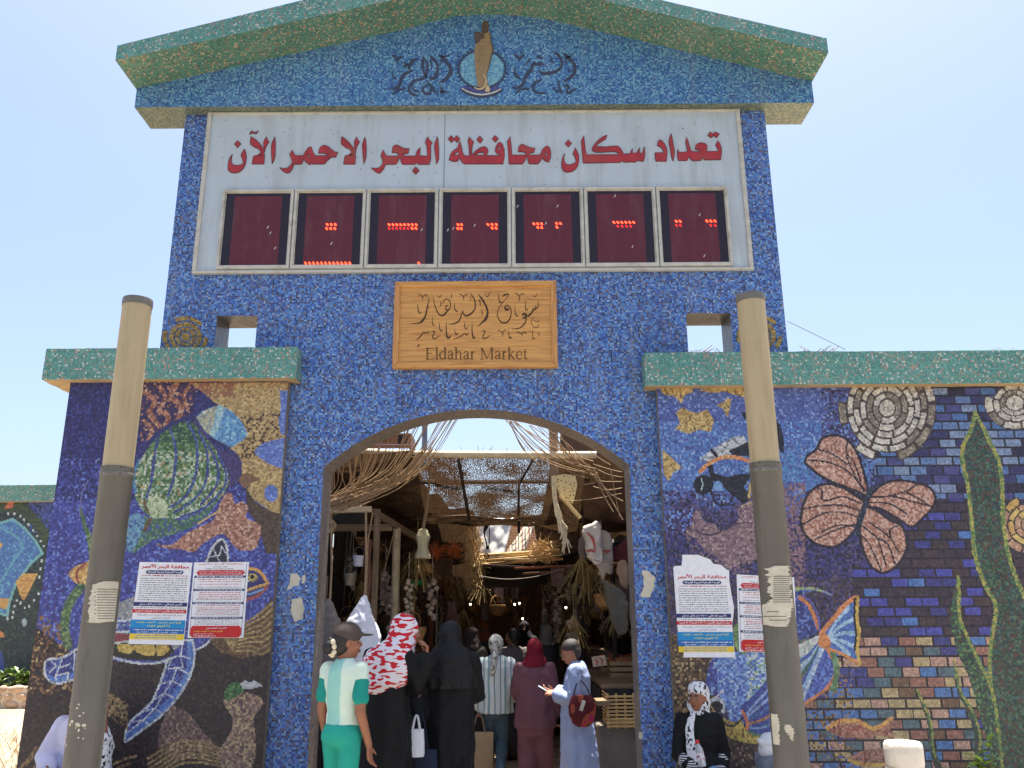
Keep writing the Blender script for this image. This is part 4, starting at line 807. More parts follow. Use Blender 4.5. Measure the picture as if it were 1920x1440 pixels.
# ================================================================== right picture: diver, butterfly, blue fish, brickwork and kelp
z4 = lambda *p: T(1180, 560, 3.274, *p)
z5 = lambda *p: T(1480, 560, 3.273, *p)
z6 = lambda *p: T(1180, 980, 3.131, *p)
z7 = lambda *p: T(1480, 980, 3.13, *p)
m = Mural(1.485, 5.905, -.1, 3.96, YW)
al = np.ones(m.px.shape, bool)
m.paint(al, [(4, (64, 86, 160)), (3, (56, 72, 146)), (2, (84, 108, 178)), (1, (120, 146, 200))])
m.dab((m.py > 790), [(3, (54, 104, 178)), (2, (70, 122, 190)), (1, (120, 160, 206))], .55)
m.dab((m.py > 850) & (m.px > 1440), [(1, (52, 116, 180)), (1, (64, 128, 186))], .6)
PUR = [(4, (62, 52, 100)), (3, (52, 44, 82)), (3, (74, 66, 126)), (2, (96, 82, 110)), (2, (40, 38, 60))]
wob = 12 * np.sin(m.px * .05) + 20 * (m.h - .5)
m.paint(m.py + wob > 950, PUR); m.dab((m.py > 920) & (m.py < 985), PUR, .5); m.dab((m.py > 950) & (m.px < 1300) & (m.py < 1010), [(1, (60, 90, 180)), (1, (100, 140, 210))], .3)
m.dab(m.py > 1000, [(2, (52, 50, 120)), (1, (44, 40, 60))], .4)
m.dab((m.py > 1085), [(3, (66, 56, 64)), (2, (84, 70, 76))], .45)
m.dab((m.px > 1540) & (m.py < 960), PUR, .45); m.dab((m.px > 1465) & (m.px < 1510) & (m.py > 905), [(2, (140, 108, 116)), (1, (110, 84, 100))], .6)
m.paint((m.py > 1190) & (m.px < 1345), [(4, (104, 80, 54)), (3, (78, 60, 46)), (2, (142, 110, 66)), (1, (184, 154, 100)), (2, (62, 52, 48))])
m.paint((m.py > 1372) & (m.px < 1520), [(4, (80, 64, 56)), (3, (60, 50, 50)), (2, (112, 90, 76)), (1, (150, 120, 104))])
# brickwork
zone = (m.px > 1716) | ((m.px > 1640) & (m.py > 850)) | ((m.px > 1600) & (m.py > 1060)) | ((m.px > 1500) & (m.py > 1190)) | ((m.px > 1500) & (m.py > 1300))
bw, bh = .165, .0905
row = np.floor(m.Z / bh).astype(np.int64); off = (row % 3) * .055
col = np.floor((m.X + off) / bw).astype(np.int64)
fx = (m.X + off) / bw - col; fz = m.Z / bh - row
bh_ = hash01(col, row, 5); bh2 = hash01(col, row, 9)
joint = (fx < .09) | (fz < .2)
m.paint(zone, [(3, (44, 38, 52)), (2, (54, 46, 54)), (1, (36, 32, 44))])
def bricks(mask, pal):
    w = np.cumsum([p[0] for p in pal]) / sum(p[0] for p in pal)
    idx = np.minimum(np.searchsorted(w, bh_, side='right'), len(pal) - 1)
    c_ = np.array([lin(p[1]) for p in pal])[idx]; k = mask & ~joint & zone; m.c[k] = (c_ * (.82 + .36 * m.h2[..., None]))[k]
bricks(m.py < 935, [(3, (50, 48, 100)), (3, (84, 116, 168)), (3, (58, 102, 160)), (2, (116, 136, 170)), (3, (66, 66, 130)), (2, (44, 38, 66))])
bricks((m.py >= 935) & (m.py < 1194), [(4, (56, 58, 160)), (5, (64, 52, 66)), (3, (70, 58, 62)), (2, (50, 50, 128)), (1, (56, 108, 180))])
bricks(m.py >= 1194, [(3, (116, 88, 66)), (3, (182, 142, 122)), (4, (62, 112, 172)), (3, (178, 156, 108)), (4, (56, 58, 130)), (3, (84, 108, 118)), (2, (150, 100, 84))])
m.dab(zone & ~joint & (m.py >= 1194) & (m.px < 1600), [(2, (150, 118, 70)), (1, (70, 90, 170)), (1, (96, 72, 56))], .35)
# gold clouds
GO = [(4, (188, 154, 78)), (3, (164, 130, 62)), (2, (204, 176, 104)), (1, (128, 98, 54))]
for p_ in (((190, 520), (400, 520), (385, 575), (340, 592), (320, 645), (280, 600), (215, 590), (190, 560)), ((430, 562), (530, 520), (720, 520), (720, 610), (640, 590), (590, 570), (500, 578)), ((285, 700), (330, 665), (360, 688), (420, 702), (480, 678), (520, 750), (500, 820), (430, 803), (360, 830), (280, 800), (312, 760)), ((535, 650), (570, 640), (605, 610), (628, 618), (604, 735), (580, 682)), ((205, 925), (240, 962), (328, 1038), (265, 1070), (242, 1125), (210, 1070))):
    m.fill(z4(*p_), GO, 0)
# diver
BK = [(3, (34, 34, 44)), (2, (46, 46, 58)), (1, (28, 28, 36))]
m.fill(z4((430, 985), (500, 930), (640, 848), (700, 842), (725, 880), (610, 960), (490, 1000)), [(4, (200, 204, 206)), (2, (160, 166, 172)), (1, (120, 124, 130))], 0)
m.stroke(z4((505, 930), (545, 975)), 6, BK, 0); m.fill(z4((610, 935), (720, 880), (760, 880), (760, 970), (640, 965)), BK, 0)
m.stroke(z4((435, 1062), (500, 1005), (590, 972), (680, 980), (760, 1005)), 7.5, [(4, (206, 130, 60)), (2, (190, 104, 50)), (1, (220, 170, 90))])
m.fill(z4((480, 1030), (510, 1015), (520, 1070), (600, 1095), (680, 1075), (760, 1072), (700, 1160), (760, 1220), (700, 1262), (640, 1210), (570, 1150), (500, 1110)), BK, 0)
m.oval(1180 + 455 / 3.274, 560 + 1142 / 3.274, 19, 18, BK); m.stroke(z4((440, 1100), (450, 1140), (440, 1180)), 2, [(1, (170, 190, 200))]); m.stroke(z4((500, 1190), (530, 1255), (600, 1265), (635, 1220), (620, 1190)), 3, BK); m.oval(1180 + 545 / 3.274, 560 + 1150 / 3.274, 8, 9, [(1, (100, 150, 200))])
m.fill(z4((690, 700), (730, 690), (730, 740), (700, 735)), BK, 0); m.fill(z4((890, 750), (925, 775), (945, 850), (948, 945), (925, 935), (910, 900), (890, 905)), BK, 2)
m.stroke(z4((745, 1130), (735, 1220)), 5, GO); m.fill(z4((690, 1270), (750, 1240), (760, 1300), (720, 1310), (690, 1330), (665, 1300)), [(2, (190, 164, 110)), (1, (160, 130, 100))], 0)
# mauve rock
MV = [(4, (140, 112, 118)), (3, (120, 92, 104)), (2, (168, 140, 138)), (1, (96, 74, 96))]
rk = [(1285, 1000), (1296, 985), (1299, 962), (1312, 958), (1318, 978), (1340, 982), (1352, 997), (1376, 985), (1386, 968), (1383, 958), (1405, 945), (1420, 955), (1420, 1048), (1395, 1052), (1370, 1066), (1350, 1048), (1320, 1030), (1305, 1010)]
m.fill(rk, MV, 2); m.stroke(z6((330, 20), (450, 70), (520, 60), (600, 10), (720, 0)), 3, [(1, (70, 54, 80))]); m.dab(m.inside([(1280, 1000), (1420, 1040), (1400, 1080), (1330, 1075)]), MV, .35)
# butterfly
WI = [(4, (166, 108, 82)), (4, (184, 138, 118)), (2, (146, 92, 70)), (3, (204, 166, 148))]; WD = [(3, (42, 38, 48)), (2, (56, 46, 58)), (1, (34, 30, 36))]
WG = [(1, (152, 98, 76)), (2, (196, 156, 138))]
wings = [z5((95, 1005), (110, 965), (165, 925), (200, 860), (280, 838), (360, 868), (420, 955), (465, 1100), (478, 1205), (420, 1185), (330, 1150), (240, 1115), (160, 1065)),
         [(1501, 975), (1506, 946), (1518, 923), (1540, 909), (1567, 909), (1588, 918), (1616, 935), (1622, 948), (1612, 974), (1604, 992), (1580, 1017), (1557, 1026), (1528, 1018), (1508, 1000)],
         z5((500, 1205), (575, 1138), (670, 1115), (780, 1130), (862, 1160), (895, 1215), (880, 1280), (820, 1345), (750, 1400), (660, 1345), (560, 1290), (485, 1270)),
         [(1618, 950), (1640, 955), (1668, 975), (1690, 985), (1700, 1010), (1698, 1035), (1680, 1062), (1656, 1074), (1634, 1062), (1620, 1035), (1612, 1005), (1612, 975)]]
for w_ in wings: m.fill(w_, WI, 4, WD, 5)
for w_ in wings: m.dab(m.inside(w_, 4) & ~m.near(list(w_) + [w_[0]], 8, 4), WG, .3)
for s_ in (((470, 1180), (360, 1060), (240, 1005), (120, 990)), ((460, 1190), (380, 1040), (350, 950), (355, 880)), ((360, 1020), (260, 950), (180, 925)), ((440, 1130), (400, 1010), (350, 950)),
           ((455, 1245), (340, 1170), (280, 1150)), ((440, 1260), (330, 1215), (210, 1240), (200, 1180), (165, 1160)), ((430, 1300), (330, 1270), (210, 1270), (85, 1290)), ((420, 1340), (320, 1310), (200, 1320), (80, 1390)), ((400, 1400), (300, 1390), (200, 1430)),
           ((510, 1215), (620, 1210), (720, 1180), (780, 1140)), ((510, 1220), (640, 1215), (740, 1240), (860, 1270)), ((500, 1250), (620, 1260), (720, 1320)), ((720, 1190), (800, 1230), (870, 1280))):
    m.stroke(z5(*s_), 2.9, WD, 4)
for s_ in (((410, 60), (470, 130), (540, 280)), ((430, 20), (520, 90), (580, 130), (620, 240)), ((470, 0), (560, 60), (600, 100)), ((600, 100), (590, 40), (640, 20)), ((600, 100), (640, 170)), ((150, 100), (280, 40), (380, 10)), ((520, 90), (570, 260))): m.stroke(z7(*s_), 2.9, WD, 4)
m.stroke(z5((505, 1165), (480, 1230), (450, 1310), (410, 1440)), [9, 13], [(3, (40, 44, 58)), (1, (58, 80, 100))]); m.stroke(z5((500, 1170), (515, 1100), (515, 1050)), 1.8, WD)
# stone-ring suns
def ring_sun(cx, cy, radii, sy, pal, lo, partial=None, rot=0.):
    X, Y_ = m.px - cx, (m.py - cy) / sy; r = np.hypot(X, Y_); a = (np.arctan2(Y_, X) + rot) / (2 * np.pi) % 1
    R1 = radii[-1][1]; m.paint(r < (R1 if partial is None else radii[-2][1] + 2), lo)
    for k, (r0, r1, n_) in enumerate(radii):
        idx = np.floor(a * n_ + k * .37).astype(np.int64) % max(n_, 1); f = (a * n_ + k * .37) % 1
        mk = (r > r0) & (r < r1)
        if n_ > 1: mk &= (f > .06 * n_ / 9) & (f < 1 - .06 * n_ / 9)
        if partial is not None and k == len(radii) - 1:
            sel = np.isin(idx, partial); m.paint((r > r0 - 2) & (r < r1 + 2) & sel, lo); mk &= sel
        hh = hash01(idx, np.full_like(idx, k + int(cx)), 4)
        for q in range(len(pal)):
            m.paint(mk & (hh >= q / len(pal)) & (hh < (q + 1) / len(pal)), pal[q])
LT, MD, DKS = [(3, (208, 202, 186)), (2, (188, 180, 164)), (1, (160, 150, 136))], [(2, (140, 128, 110)), (2, (120, 108, 92)), (1, (168, 156, 136))], [(3, (78, 66, 58)), (2, (62, 54, 52))]
ring_sun(1480 + 600 / 3.273, 560 + 672 / 3.273, [(0, 14, 1), (17, 26, 5), (29, 38, 7), (41, 50, 9), (53, 62, 11), (65, 74, 13), (78, 90, 13)], 1.1, [LT, LT, MD], DKS, (1, 2, 3, 4, 6, 8))
ring_sun(1480 + 1385 / 3.273, 560 + 640 / 3.273, [(0, 16, 1), (19, 27, 6), (30, 40, 8), (43, 56, 9)], .86, [LT, MD, LT], DKS, (1, 2, 3, 4, 5))
ring_sun(1480 + 1470 / 3.273, 560 + 1385 / 3.273, [(0, 14, 1), (16, 26, 6), (29, 38, 8), (41, 54, 10)], 1., [[(3, (200, 160, 70)), (2, (180, 134, 54))], [(2, (176, 130, 100)), (1, (200, 160, 120))], [(1, (204, 172, 84))]], [(1, (62, 52, 50))], (2, 3, 4, 5, 6, 7))
# big blue fish
FB = [(4, (92, 132, 200)), (4, (72, 106, 184)), (3, (124, 164, 214)), (2, (56, 80, 168)), (2, (160, 188, 216))]
body = z6((440, 990), (455, 900), (485, 800), (560, 770), (640, 755), (760, 760), (880, 735), (1000, 715), (1140, 645), (1152, 690), (1080, 770), (1020, 860), (980, 930), (860, 1010), (760, 1080), (690, 1150), (655, 1200), (600, 1185), (575, 1110), (545, 1030), (480, 1010))
m.fill(body, FB, 3); bm_ = m.inside(body, 3)
m.dab(bm_ & (m.px > 1400), [(3, (190, 206, 214)), (2, (130, 170, 130)), (1, (206, 206, 180))], .45); m.dab(bm_ & (m.px < 1345), [(2, (56, 60, 150)), (1, (66, 56, 120))], .6)
m.fill(z6((620, 600), (660, 570), (700, 620), (700, 760), (640, 760), (610, 680)), [(2, (108, 146, 80)), (1, (140, 160, 100)), (1, (80, 110, 70))], 2)
m.fill(z6((980, 400), (1080, 400), (1000, 430), (1040, 480), (1105, 560), (1120, 630), (1000, 690), (960, 600)), [(3, (40, 50, 116)), (2, (50, 70, 150)), (1, (90, 120, 190))], 2)
m.stroke(z6((960, 392), (1080, 388), (1190, 425)), [8, 3], [(2, (150, 170, 110)), (1, (110, 130, 180))]); m.stroke(z6((1000, 440), (1050, 480), (1090, 560), (1110, 620)), 7, [(3, (206, 124, 54)), (1, (190, 100, 40))]); m.stroke(z6((1010, 425), (1070, 470), (1112, 560), (1116, 640)), 3, [(1, (84, 88, 170))])
m.fill(z6((985, 720), (1140, 648), (1140, 700), (1080, 760), (985, 790)), [(3, (196, 200, 196)), (1, (160, 180, 160))], 0)
for k, c_ in enumerate(((52, 84, 164), (150, 180, 206), (60, 110, 90), (52, 76, 160), (130, 170, 206))): m.stroke(z6((1130, 690 + k * 8), (1060, 770 + k * 30), (985, 830 + k * 50)), 6, [(1, c_)])
lf = z6((1148, 700), (1190, 780), (1202, 860), (1190, 920), (1130, 985), (1015, 1065), (1040, 960), (1090, 850)); m.fill(lf, [(3, (58, 84, 176)), (2, (84, 120, 196)), (1, (46, 60, 140))], 3)
m.stroke(z6((1140, 730), (1080, 880), (1015, 1040)), 6, [(2, (190, 204, 214)), (1, (120, 160, 206))]); m.stroke(z6((1160, 740), (1200, 820), (1205, 890), (1150, 980), (1010, 1072)), 5.5, [(3, (206, 120, 56)), (1, (180, 96, 46))])
for k in range(7): m.oval(*[q for q in z6((1195 + 20 * math.sin(k * .5), 770 + k * 34))[0]], 6, 7, [(2, (90, 130, 84)), (1, (110, 150, 110))])
tl = z7((180, 650), (260, 560), (330, 480), (385, 440), (405, 440), (392, 540), (395, 640), (392, 740), (415, 830), (330, 780), (250, 740), (215, 720)); m.fill(tl, [(3, (60, 110, 186)), (2, (50, 90, 170))], 2)
for e_ in ((345, 500), (390, 560), (392, 650), (385, 730), (350, 770)): m.stroke(z7((215, 685), ((215 + e_[0]) / 2, (685 + e_[1]) / 2 - 16), e_), [3, 9], [(3, (160, 194, 216)), (1, (130, 170, 206))])
m.stroke(z7((185, 655), (250, 575), (320, 490), (385, 442)), 9, [(3, (210, 126, 54)), (1, (190, 104, 44))]); m.stroke(z7((400, 440), (395, 560), (408, 640), (398, 740), (412, 830)), 7, [(3, (206, 172, 60)), (1, (190, 150, 50))]); m.stroke(z7((385, 445), (382, 560), (392, 650), (383, 740)), 4, BK)
m.stroke(z7((225, 740), (310, 770), (405, 825)), 6, [(3, (206, 130, 56))]); m.fill(z7((165, 700), (205, 640), (240, 690), (235, 740), (190, 735)), [(3, (212, 128, 52)), (1, (190, 110, 46))], 2)
m.stroke(z6((445, 1050), (500, 1030), (550, 985)), 3.4, [(1, (206, 206, 210))]); m.stroke(z6((475, 1050), (520, 1035), (550, 1060), (552, 1110)), 7, WHITE); m.oval(1180 + 515 / 3.131, 980 + 1080 / 3.131, 11, 10, BK)
m.fill(z6((470, 1060), (520, 1130), (600, 1170), (660, 1160), (680, 1210), (760, 1245), (840, 1220), (840, 1295), (720, 1300), (600, 1270), (560, 1240)), [(3, (190, 164, 46)), (2, (164, 132, 60)), (2, (208, 180, 60)), (1, (120, 90, 60))], 0)
m.stroke(z6((560, 1180), (610, 1195), (660, 1150), (675, 1100)), 4, [(1, (60, 50, 50))])
fn = z6((668, 1150), (650, 1080), (720, 1020), (790, 940), (830, 900), (850, 1240), (760, 1250), (690, 1210)); m.fill(fn, [(3, (44, 58, 146)), (2, (54, 84, 160))], 0)
for k, c_ in enumerate(((130, 160, 206), (130, 160, 206), (60, 110, 180), (190, 120, 70), (110, 150, 190), (96, 140, 90))): m.stroke(z6((690, 1120 + k * 20), (760, 1040 + k * 42), (840, 960 + k * 55)), 5, [(2, c_), (1, tuple(int(v * .8) for v in c_))])
m.stroke(z6((665, 1110), (690, 1160), (692, 1210)), 6, [(2, (206, 110, 50))]); m.stroke(z6((700, 1265), (780, 1270), (850, 1235)), 6, [(2, (206, 180, 60))])
# two little fish
f1 = z7((215, 1212), (260, 1170), (320, 1150), (400, 1160), (500, 1198), (560, 1165), (605, 1140), (590, 1200), (612, 1268), (540, 1250), (440, 1262), (340, 1266), (270, 1245)); m.fill(f1, [(3, (160, 100, 78)), (2, (184, 128, 104)), (1, (130, 76, 60))], 3)
m.stroke(z7((225, 1205), (300, 1165), (400, 1165), (500, 1208), (600, 1150)), 8, [(3, (214, 156, 54)), (1, (196, 120, 44))]); m.stroke(z7((330, 1205), (370, 1215), (430, 1200)), 4, [(1, (166, 66, 50))]); m.stroke(z7((295, 1150), (290, 1200), (300, 1250)), 3, [(1, (150, 70, 50))]); m.oval(1480 + 262 / 3.13, 980 + 1203 / 3.13, 2.6, 2.6, (30, 26, 30))
f2 = z7((345, 1388), (400, 1350), (480, 1328), (600, 1335), (600, 1425), (500, 1435), (420, 1420)); m.fill(f2, [(3, (150, 100, 84)), (2, (170, 120, 100)), (1, (120, 76, 66))], 3); m.stroke(z7((355, 1395), (420, 1420), (500, 1425), (600, 1415)), 8, [(3, (196, 156, 60)), (1, (170, 120, 50))]); m.stroke(z7((445, 1340), (440, 1420)), 3, [(1, (140, 60, 50))])
# kelp
KD = [(4, (52, 78, 62)), (3, (44, 64, 66)), (2, (66, 94, 70)), (2, (84, 62, 58)), (1, (60, 92, 96))]; KE = [(3, (132, 146, 66)), (2, (100, 130, 70)), (2, (176, 160, 64)), (1, (76, 116, 66))]
big = z5((1142, 700), (1110, 815), (1068, 900), (1060, 985), (1082, 1085), (1102, 1200), (1122, 1400)) + z7((1080, 100), (1092, 210), (1150, 370), (1208, 470), (1212, 545), (1185, 690), (1178, 900), (1205, 1100), (1232, 1300), (1250, 1450), (1420, 1500), (1900, 1500), (1900, 620), (1500, 560), (1345, 360), (1290, 200)) + z5((1315, 1400), (1308, 1210), (1302, 1085), (1282, 985), (1240, 900), (1192, 795))
m.fill(big, KD, 0); m.dab(m.inside(big), [(1, (70, 110, 84)), (1, (92, 66, 60))], .22)
edge = big[:16]; m.stroke(edge, 8, KE, 3); m.stroke(big[-6:][::-1] + z7((1290, 200), (1345, 360), (1400, 470)), 8, KE, 3); m.stroke([big[0], big[-1]], 6, KE, 0); m.stroke(list(reversed(z7((1345, 360), (1290, 200)))) , 7, KE, 0); m.stroke([big[-6], z7((1290, 200))[0]], 7, KE, 0)
k2l = z7((990, 318), (950, 470), (948, 600), (985, 760), (1050, 900), (1100, 1050), (1150, 1250), (1200, 1450)); k2r = z7((998, 420), (1000, 560), (1060, 700), (1130, 850), (1182, 960), (1212, 1100), (1232, 1250), (1252, 1450))
m.fill(k2l + k2r[::-1], KD, 0); m.dab(m.inside(k2l + k2r[::-1]), [(1, (92, 134, 80)), (1, (60, 100, 62))], .35); m.stroke([k2l[0]] + k2r, 6.5, KE, 4)
m.stroke(z7((745, 985), (788, 1080), (828, 1200), (832, 1290), (850, 1370), (880, 1450)), [3, 14], KD); m.stroke(z7((752, 985), (795, 1080), (836, 1200), (838, 1290), (858, 1370)), 4.4, KE)
m.stroke(z7((964, 800), (978, 900), (1000, 1000), (1052, 1090), (1100, 1220), (1110, 1330), (1130, 1450)), [3, 17], KD); m.stroke(z7((966, 800), (982, 900), (1010, 1000), (1066, 1090), (1118, 1230), (1120, 1330)), 5, KE)
right_wall = side_wall('mosaic_wall', 'long mosaic wall with orange butterfly, diver and tall kelp, right of the arch', 1.485, 5.905, 8.62, 1.352, 6.2, 3.905, 4.262, 8.10, 8.68, 3.905, m)
tuft = MB()
for i in range(80):
    x = random.choice((random.uniform(1.75, 2.35), random.uniform(2.9, 3.6), random.uniform(2.9, 6))); y = random.uniform(8.12, 8.4); L_ = random.uniform(.06, .2); a = random.uniform(0, 6.3); up = random.uniform(.0, .045)
    tuft.bar((x, y, 4.264), (x + L_ * math.cos(a), y + L_ * math.sin(a), 4.264 + up), .006, .004)
tag(tuft.build('dry_straw', mat('dry_straw', (196, 160, 116), .9, .3, 20)), kind='stuff')
b = MB(); b.tube([P(1476, 602, 8.9), P(1530, 628, 8.6), P(1585, 655, 8.3)], .004, 5); tag(b.build('loose_wire', mat('black_cable', (40, 40, 44), .6)), 'thin black wire running from gate to right cornice', 'wire')

# ================================================================== far left wall, parallel and further back
YL = 17.0
q8 = lambda *p: T(0, 880, 2.5714, *p)
m = Mural(-14.0, -8.0, 0.0, 3.96, YL, .02, .04)
m.paint(np.ones(m.px.shape, bool), [(4, (44, 66, 64)), (3, (40, 52, 66)), (2, (56, 84, 76)), (1, (62, 62, 72))]); m.dab((m.px > 55) & (m.py < 1000), [(1, (44, 60, 140)), (1, (56, 80, 160))], .8)
m.stroke(q8((-60, 170), (90, 190), (170, 250), (230, 340)), 20, [(1, (56, 72, 58)), (1, (70, 88, 60))])
m.fill(q8((-200, 250), (0, 260), (60, 240), (120, 285), (170, 345), (205, 405), (150, 450), (75, 555), (45, 640), (35, 705), (-200, 640)), [(4, (48, 104, 172)), (3, (60, 122, 186)), (1, (90, 160, 196))], 0, [(1, (110, 176, 180))], 5)
m.stroke(q8((0, 280), (70, 320), (108, 372), (60, 450), (0, 545)), 4, [(1, (84, 160, 186))])
m.fill(q8((75, 540), (110, 505), (185, 500), (155, 560), (115, 635), (95, 605)), [(2, (206, 160, 74)), (1, (184, 134, 60))], 0); m.fill(q8((-20, 620), (45, 622), (32, 675), (-20, 665)), [(1, (196, 150, 70))], 0); m.fill(q8((-20, 340), (14, 360), (-20, 420)), [(1, (206, 160, 70))], 0); m.fill(q8((20, 190), (40, 155), (72, 150), (60, 185)), [(1, (190, 90, 50))], 0); m.fill(q8((-20, 770), (20, 790), (20, 810), (-20, 810)), [(1, (206, 130, 50))], 0)
for p_ in ((40, 215), (70, 214), (98, 226), (116, 243), (138, 266), (160, 295), (180, 322), (197, 345), (210, 370), (200, 440), (196, 480), (190, 520), (186, 600), (165, 630), (140, 660), (118, 668), (100, 645), (82, 632), (70, 660), (64, 690), (60, 715), (36, 720)): m.oval(*q8(p_)[0], 2.2, 2.6, (190, 204, 206))
m.oval(*q8((118, 738))[0], 4.5, 8, (160, 180, 190)); m.fill(q8((-40, 860), (10, 880), (30, 990), (-40, 990)), [(1, (40, 70, 150))], 0)
back_wall = side_wall('mosaic_wall', 'distant mosaic wall with big blue fish at the left edge', -14.0, -8.0, 17.4, -14.2, -8.0, 3.945, 4.29, 16.9, 17.5, 3.945, m)
# ================================================================== lamp posts
m_dif = mat('yellowed_diffuser', (184, 166, 130), .6, .05, 2.5, dirt=(146, 122, 84), dscale=10, damt=.55, dz=.1)
m_post = mat('grey_post_paint', (102, 98, 90), .6, .12, 3, .25, 24, dirt=(70, 64, 56), dscale=9, damt=.7, dz=.12)
m_cap = mat('post_cap', (112, 108, 100), .5, .2, 14, .2, 60, dirt=(140, 132, 120), dscale=8)
m_paper = mat('torn_paper', (208, 200, 180), .85, .1, 14, .3, 60, dirt=(160, 148, 126), dscale=8, damt=.6)
m_print = mat('faded_print', (122, 116, 108), .9, .2, 30)
def curved_sheet(mb, axx, axy, r, rows, n=10):
    """paper pasted round a post: rows (photo y, left x, right x)"""
    def pt(px, py):
        q = P(px, py, axy - r * .8); dx = max(-.98 * r, min(.98 * r, q.x - axx)); return (axx + dx, axy - math.sqrt(r * r - dx * dx), q.z)
    V = [[pt(a + (b_ - a) * i / n, y) for i in range(n + 1)] for y, a, b_ in rows]
    vs = [v for row in V for v in row]; W = n + 1
    mb.add(vs, [(j * W + i, j * W + i + 1, (j + 1) * W + i + 1, (j + 1) * W + i) for j in range(len(rows) - 1) for i in range(n)])
def jag(rows, amp, n=5, seed=1):
    rr = random.Random(seed); out = []
    for (y0, a0, b0), (y1, a1, b1) in zip(rows, rows[1:]):
        for k in range(n): t = k / n; out.append((y0 + (y1 - y0) * t, a0 + (a1 - a0) * t + rr.uniform(-amp, amp), b0 + (b1 - b0) * t + rr.uniform(-amp, amp)))
    out.append(rows[-1]); return out
def lamp_post(x, label):
    t = empty('lamp_post', (x, 6.0, -.09), label=label, cat='lamp post', group='column lamps in front of the gate')
    b = MB(); b.lathe([(.16, 0), (.16, .02), (.119, .03), (.114, 1.49), (.111, 2.79), (.114, 2.795), (.114, 2.83), (.09, 2.835)], seg=40); b.build('shaft', m_post, t, True)
    b = MB(); b.lathe([(.1045, 2.832), (.1055, 2.99), (.1055, 4.085), (.09, 4.09)], seg=40); b.build('diffuser', m_dif, t, True)
    b = MB(); b.lathe([(.09, 4.08), (.110, 4.082), (.111, 4.12), (.108, 4.14), (.03, 4.152)], seg=40); o = b.build('cap', m_cap, t, True)
    b = MB(); b.box((x + .1, 5.955, 1.02), (.004, .004, .004)); b.v, b.f, b.m = [], [], []
    for a in (-2.2, -.94):
        for z in (2.68, 2.73): b.ell((.1125 * math.cos(a), .1125 * math.sin(a), z + .09), (.008, .008, .008), n=6)
    b.build('bolts', mat('rusty_bolt', (88, 70, 56), .6, .3), t, True)
    b = MB(); b.lathe([(.1148, 2.76), (.1165, 2.764), (.1165, 2.785), (.1148, 2.789)], seg=40, cap=False); b.build('collar', m_cap, t, True)
    b = MB(); b.box((.0, -.1185, .62), (.09, .012, .26)); bevel(b.build('hatch', m_post, t), .004)
    return t
lpL = lamp_post(-2.885, 'column lamp post with yellowed tube top, left of the arch')
lpR = lamp_post(1.845, 'column lamp post with yellowed tube top and peeling notices, right of the arch')
for i in range(18):
    b = MB(); a = random.uniform(-2.6, -.5) if i < 12 else random.uniform(-2.2, -1.2); z = random.uniform(.8, 1.2) if i < 12 else random.uniform(.97, 1.03); r_ = .006 if i < 12 else .011
    b.ell((-2.885 + .1165 * math.cos(a), 6 + .1165 * math.sin(a), z), (r_ * random.uniform(.7, 1.6), .004, r_), n=4); world_part(b.build('paint_chip', m_paper), lpL)
def post_notice(x, rows, label, lines, seed, amp=4.2, n=8):
    t = empty('torn_notice', (x, 5.88, 1.3), label=label, cat='notice')
    b = MB(); curved_sheet(b, x, 6.0, .1195, jag(rows, amp, n, seed)); world_part(b.build('sheet', m_paper, fix=False), t)
    if lines:
        b = MB()
        for (y, a, c) in lines: curved_sheet(b, x, 6.0, .1206, [(y, a, c), (y + 1.6, a, c)], 8)
        world_part(b.build('printed_lines', m_print, fix=False), t)
    return t
post_notice(-2.885, [(1090, 198, 215), (1096, 176, 221), (1120, 170, 219), (1150, 168, 215), (1165, 167, 210), (1168, 170, 190)], 'torn cream notice pasted round left lamp post',
            [(y, 185, 214) for y in range(1104, 1160, 5)] + [(1110 + k * 8, 180, 183) for k in range(6)], 3)
post_notice(1.845, [(1061, 1450, 1478), (1066, 1438, 1480), (1084, 1441, 1482), (1110, 1443, 1484), (1128, 1446, 1485), (1135, 1432, 1486), (1144, 1428, 1485), (1160, 1428, 1478), (1170, 1430, 1476), (1175, 1452, 1473)],
            'big ragged cream notice peeling off right lamp post', [(y, 1449, 1482) for y in range(1080, 1132, 4)] + [(1146, 1440, 1458), (1155, 1436, 1472), (1162, 1444, 1474)], 5)
post_notice(1.845, [(1340, 1450, 1459), (1352, 1448, 1462), (1372, 1450, 1462), (1392, 1452, 1463), (1398, 1456, 1463)], 'narrow peeling scrap low on right lamp post', None, 8, 1.6)
post_notice(1.845, [(1358, 1472, 1480), (1364, 1470, 1484), (1372, 1473, 1487), (1382, 1480, 1486), (1388, 1482, 1485)], 'small flake of paper low on right lamp post beside the scrap', None, 9, 2.0)

# ================================================================== bollard
t = empty('bollard', (2.60, 6.0, -.09), label='white painted stone bollard with rounded cap in front of the right wall', cat='bollard')
m_wh = mat('chalky_white', (226, 216, 200), .8, .08, 7, .25, 50, dirt=(196, 176, 150), dscale=5, damt=.7)
b = MB(); b.lathe([(.125, 0), (.125, .77), (.120, .785), (.108, .79)], seg=36); b.build('shaft', m_wh, t, True)
b = MB(); b.lathe([(.112, .79), (.118, .795), (.121, .81), (.123, .89), (.121, .925), (.112, .94), (.06, .948), (.0, .949)], seg=36); b.build('cap', m_wh, t, True)

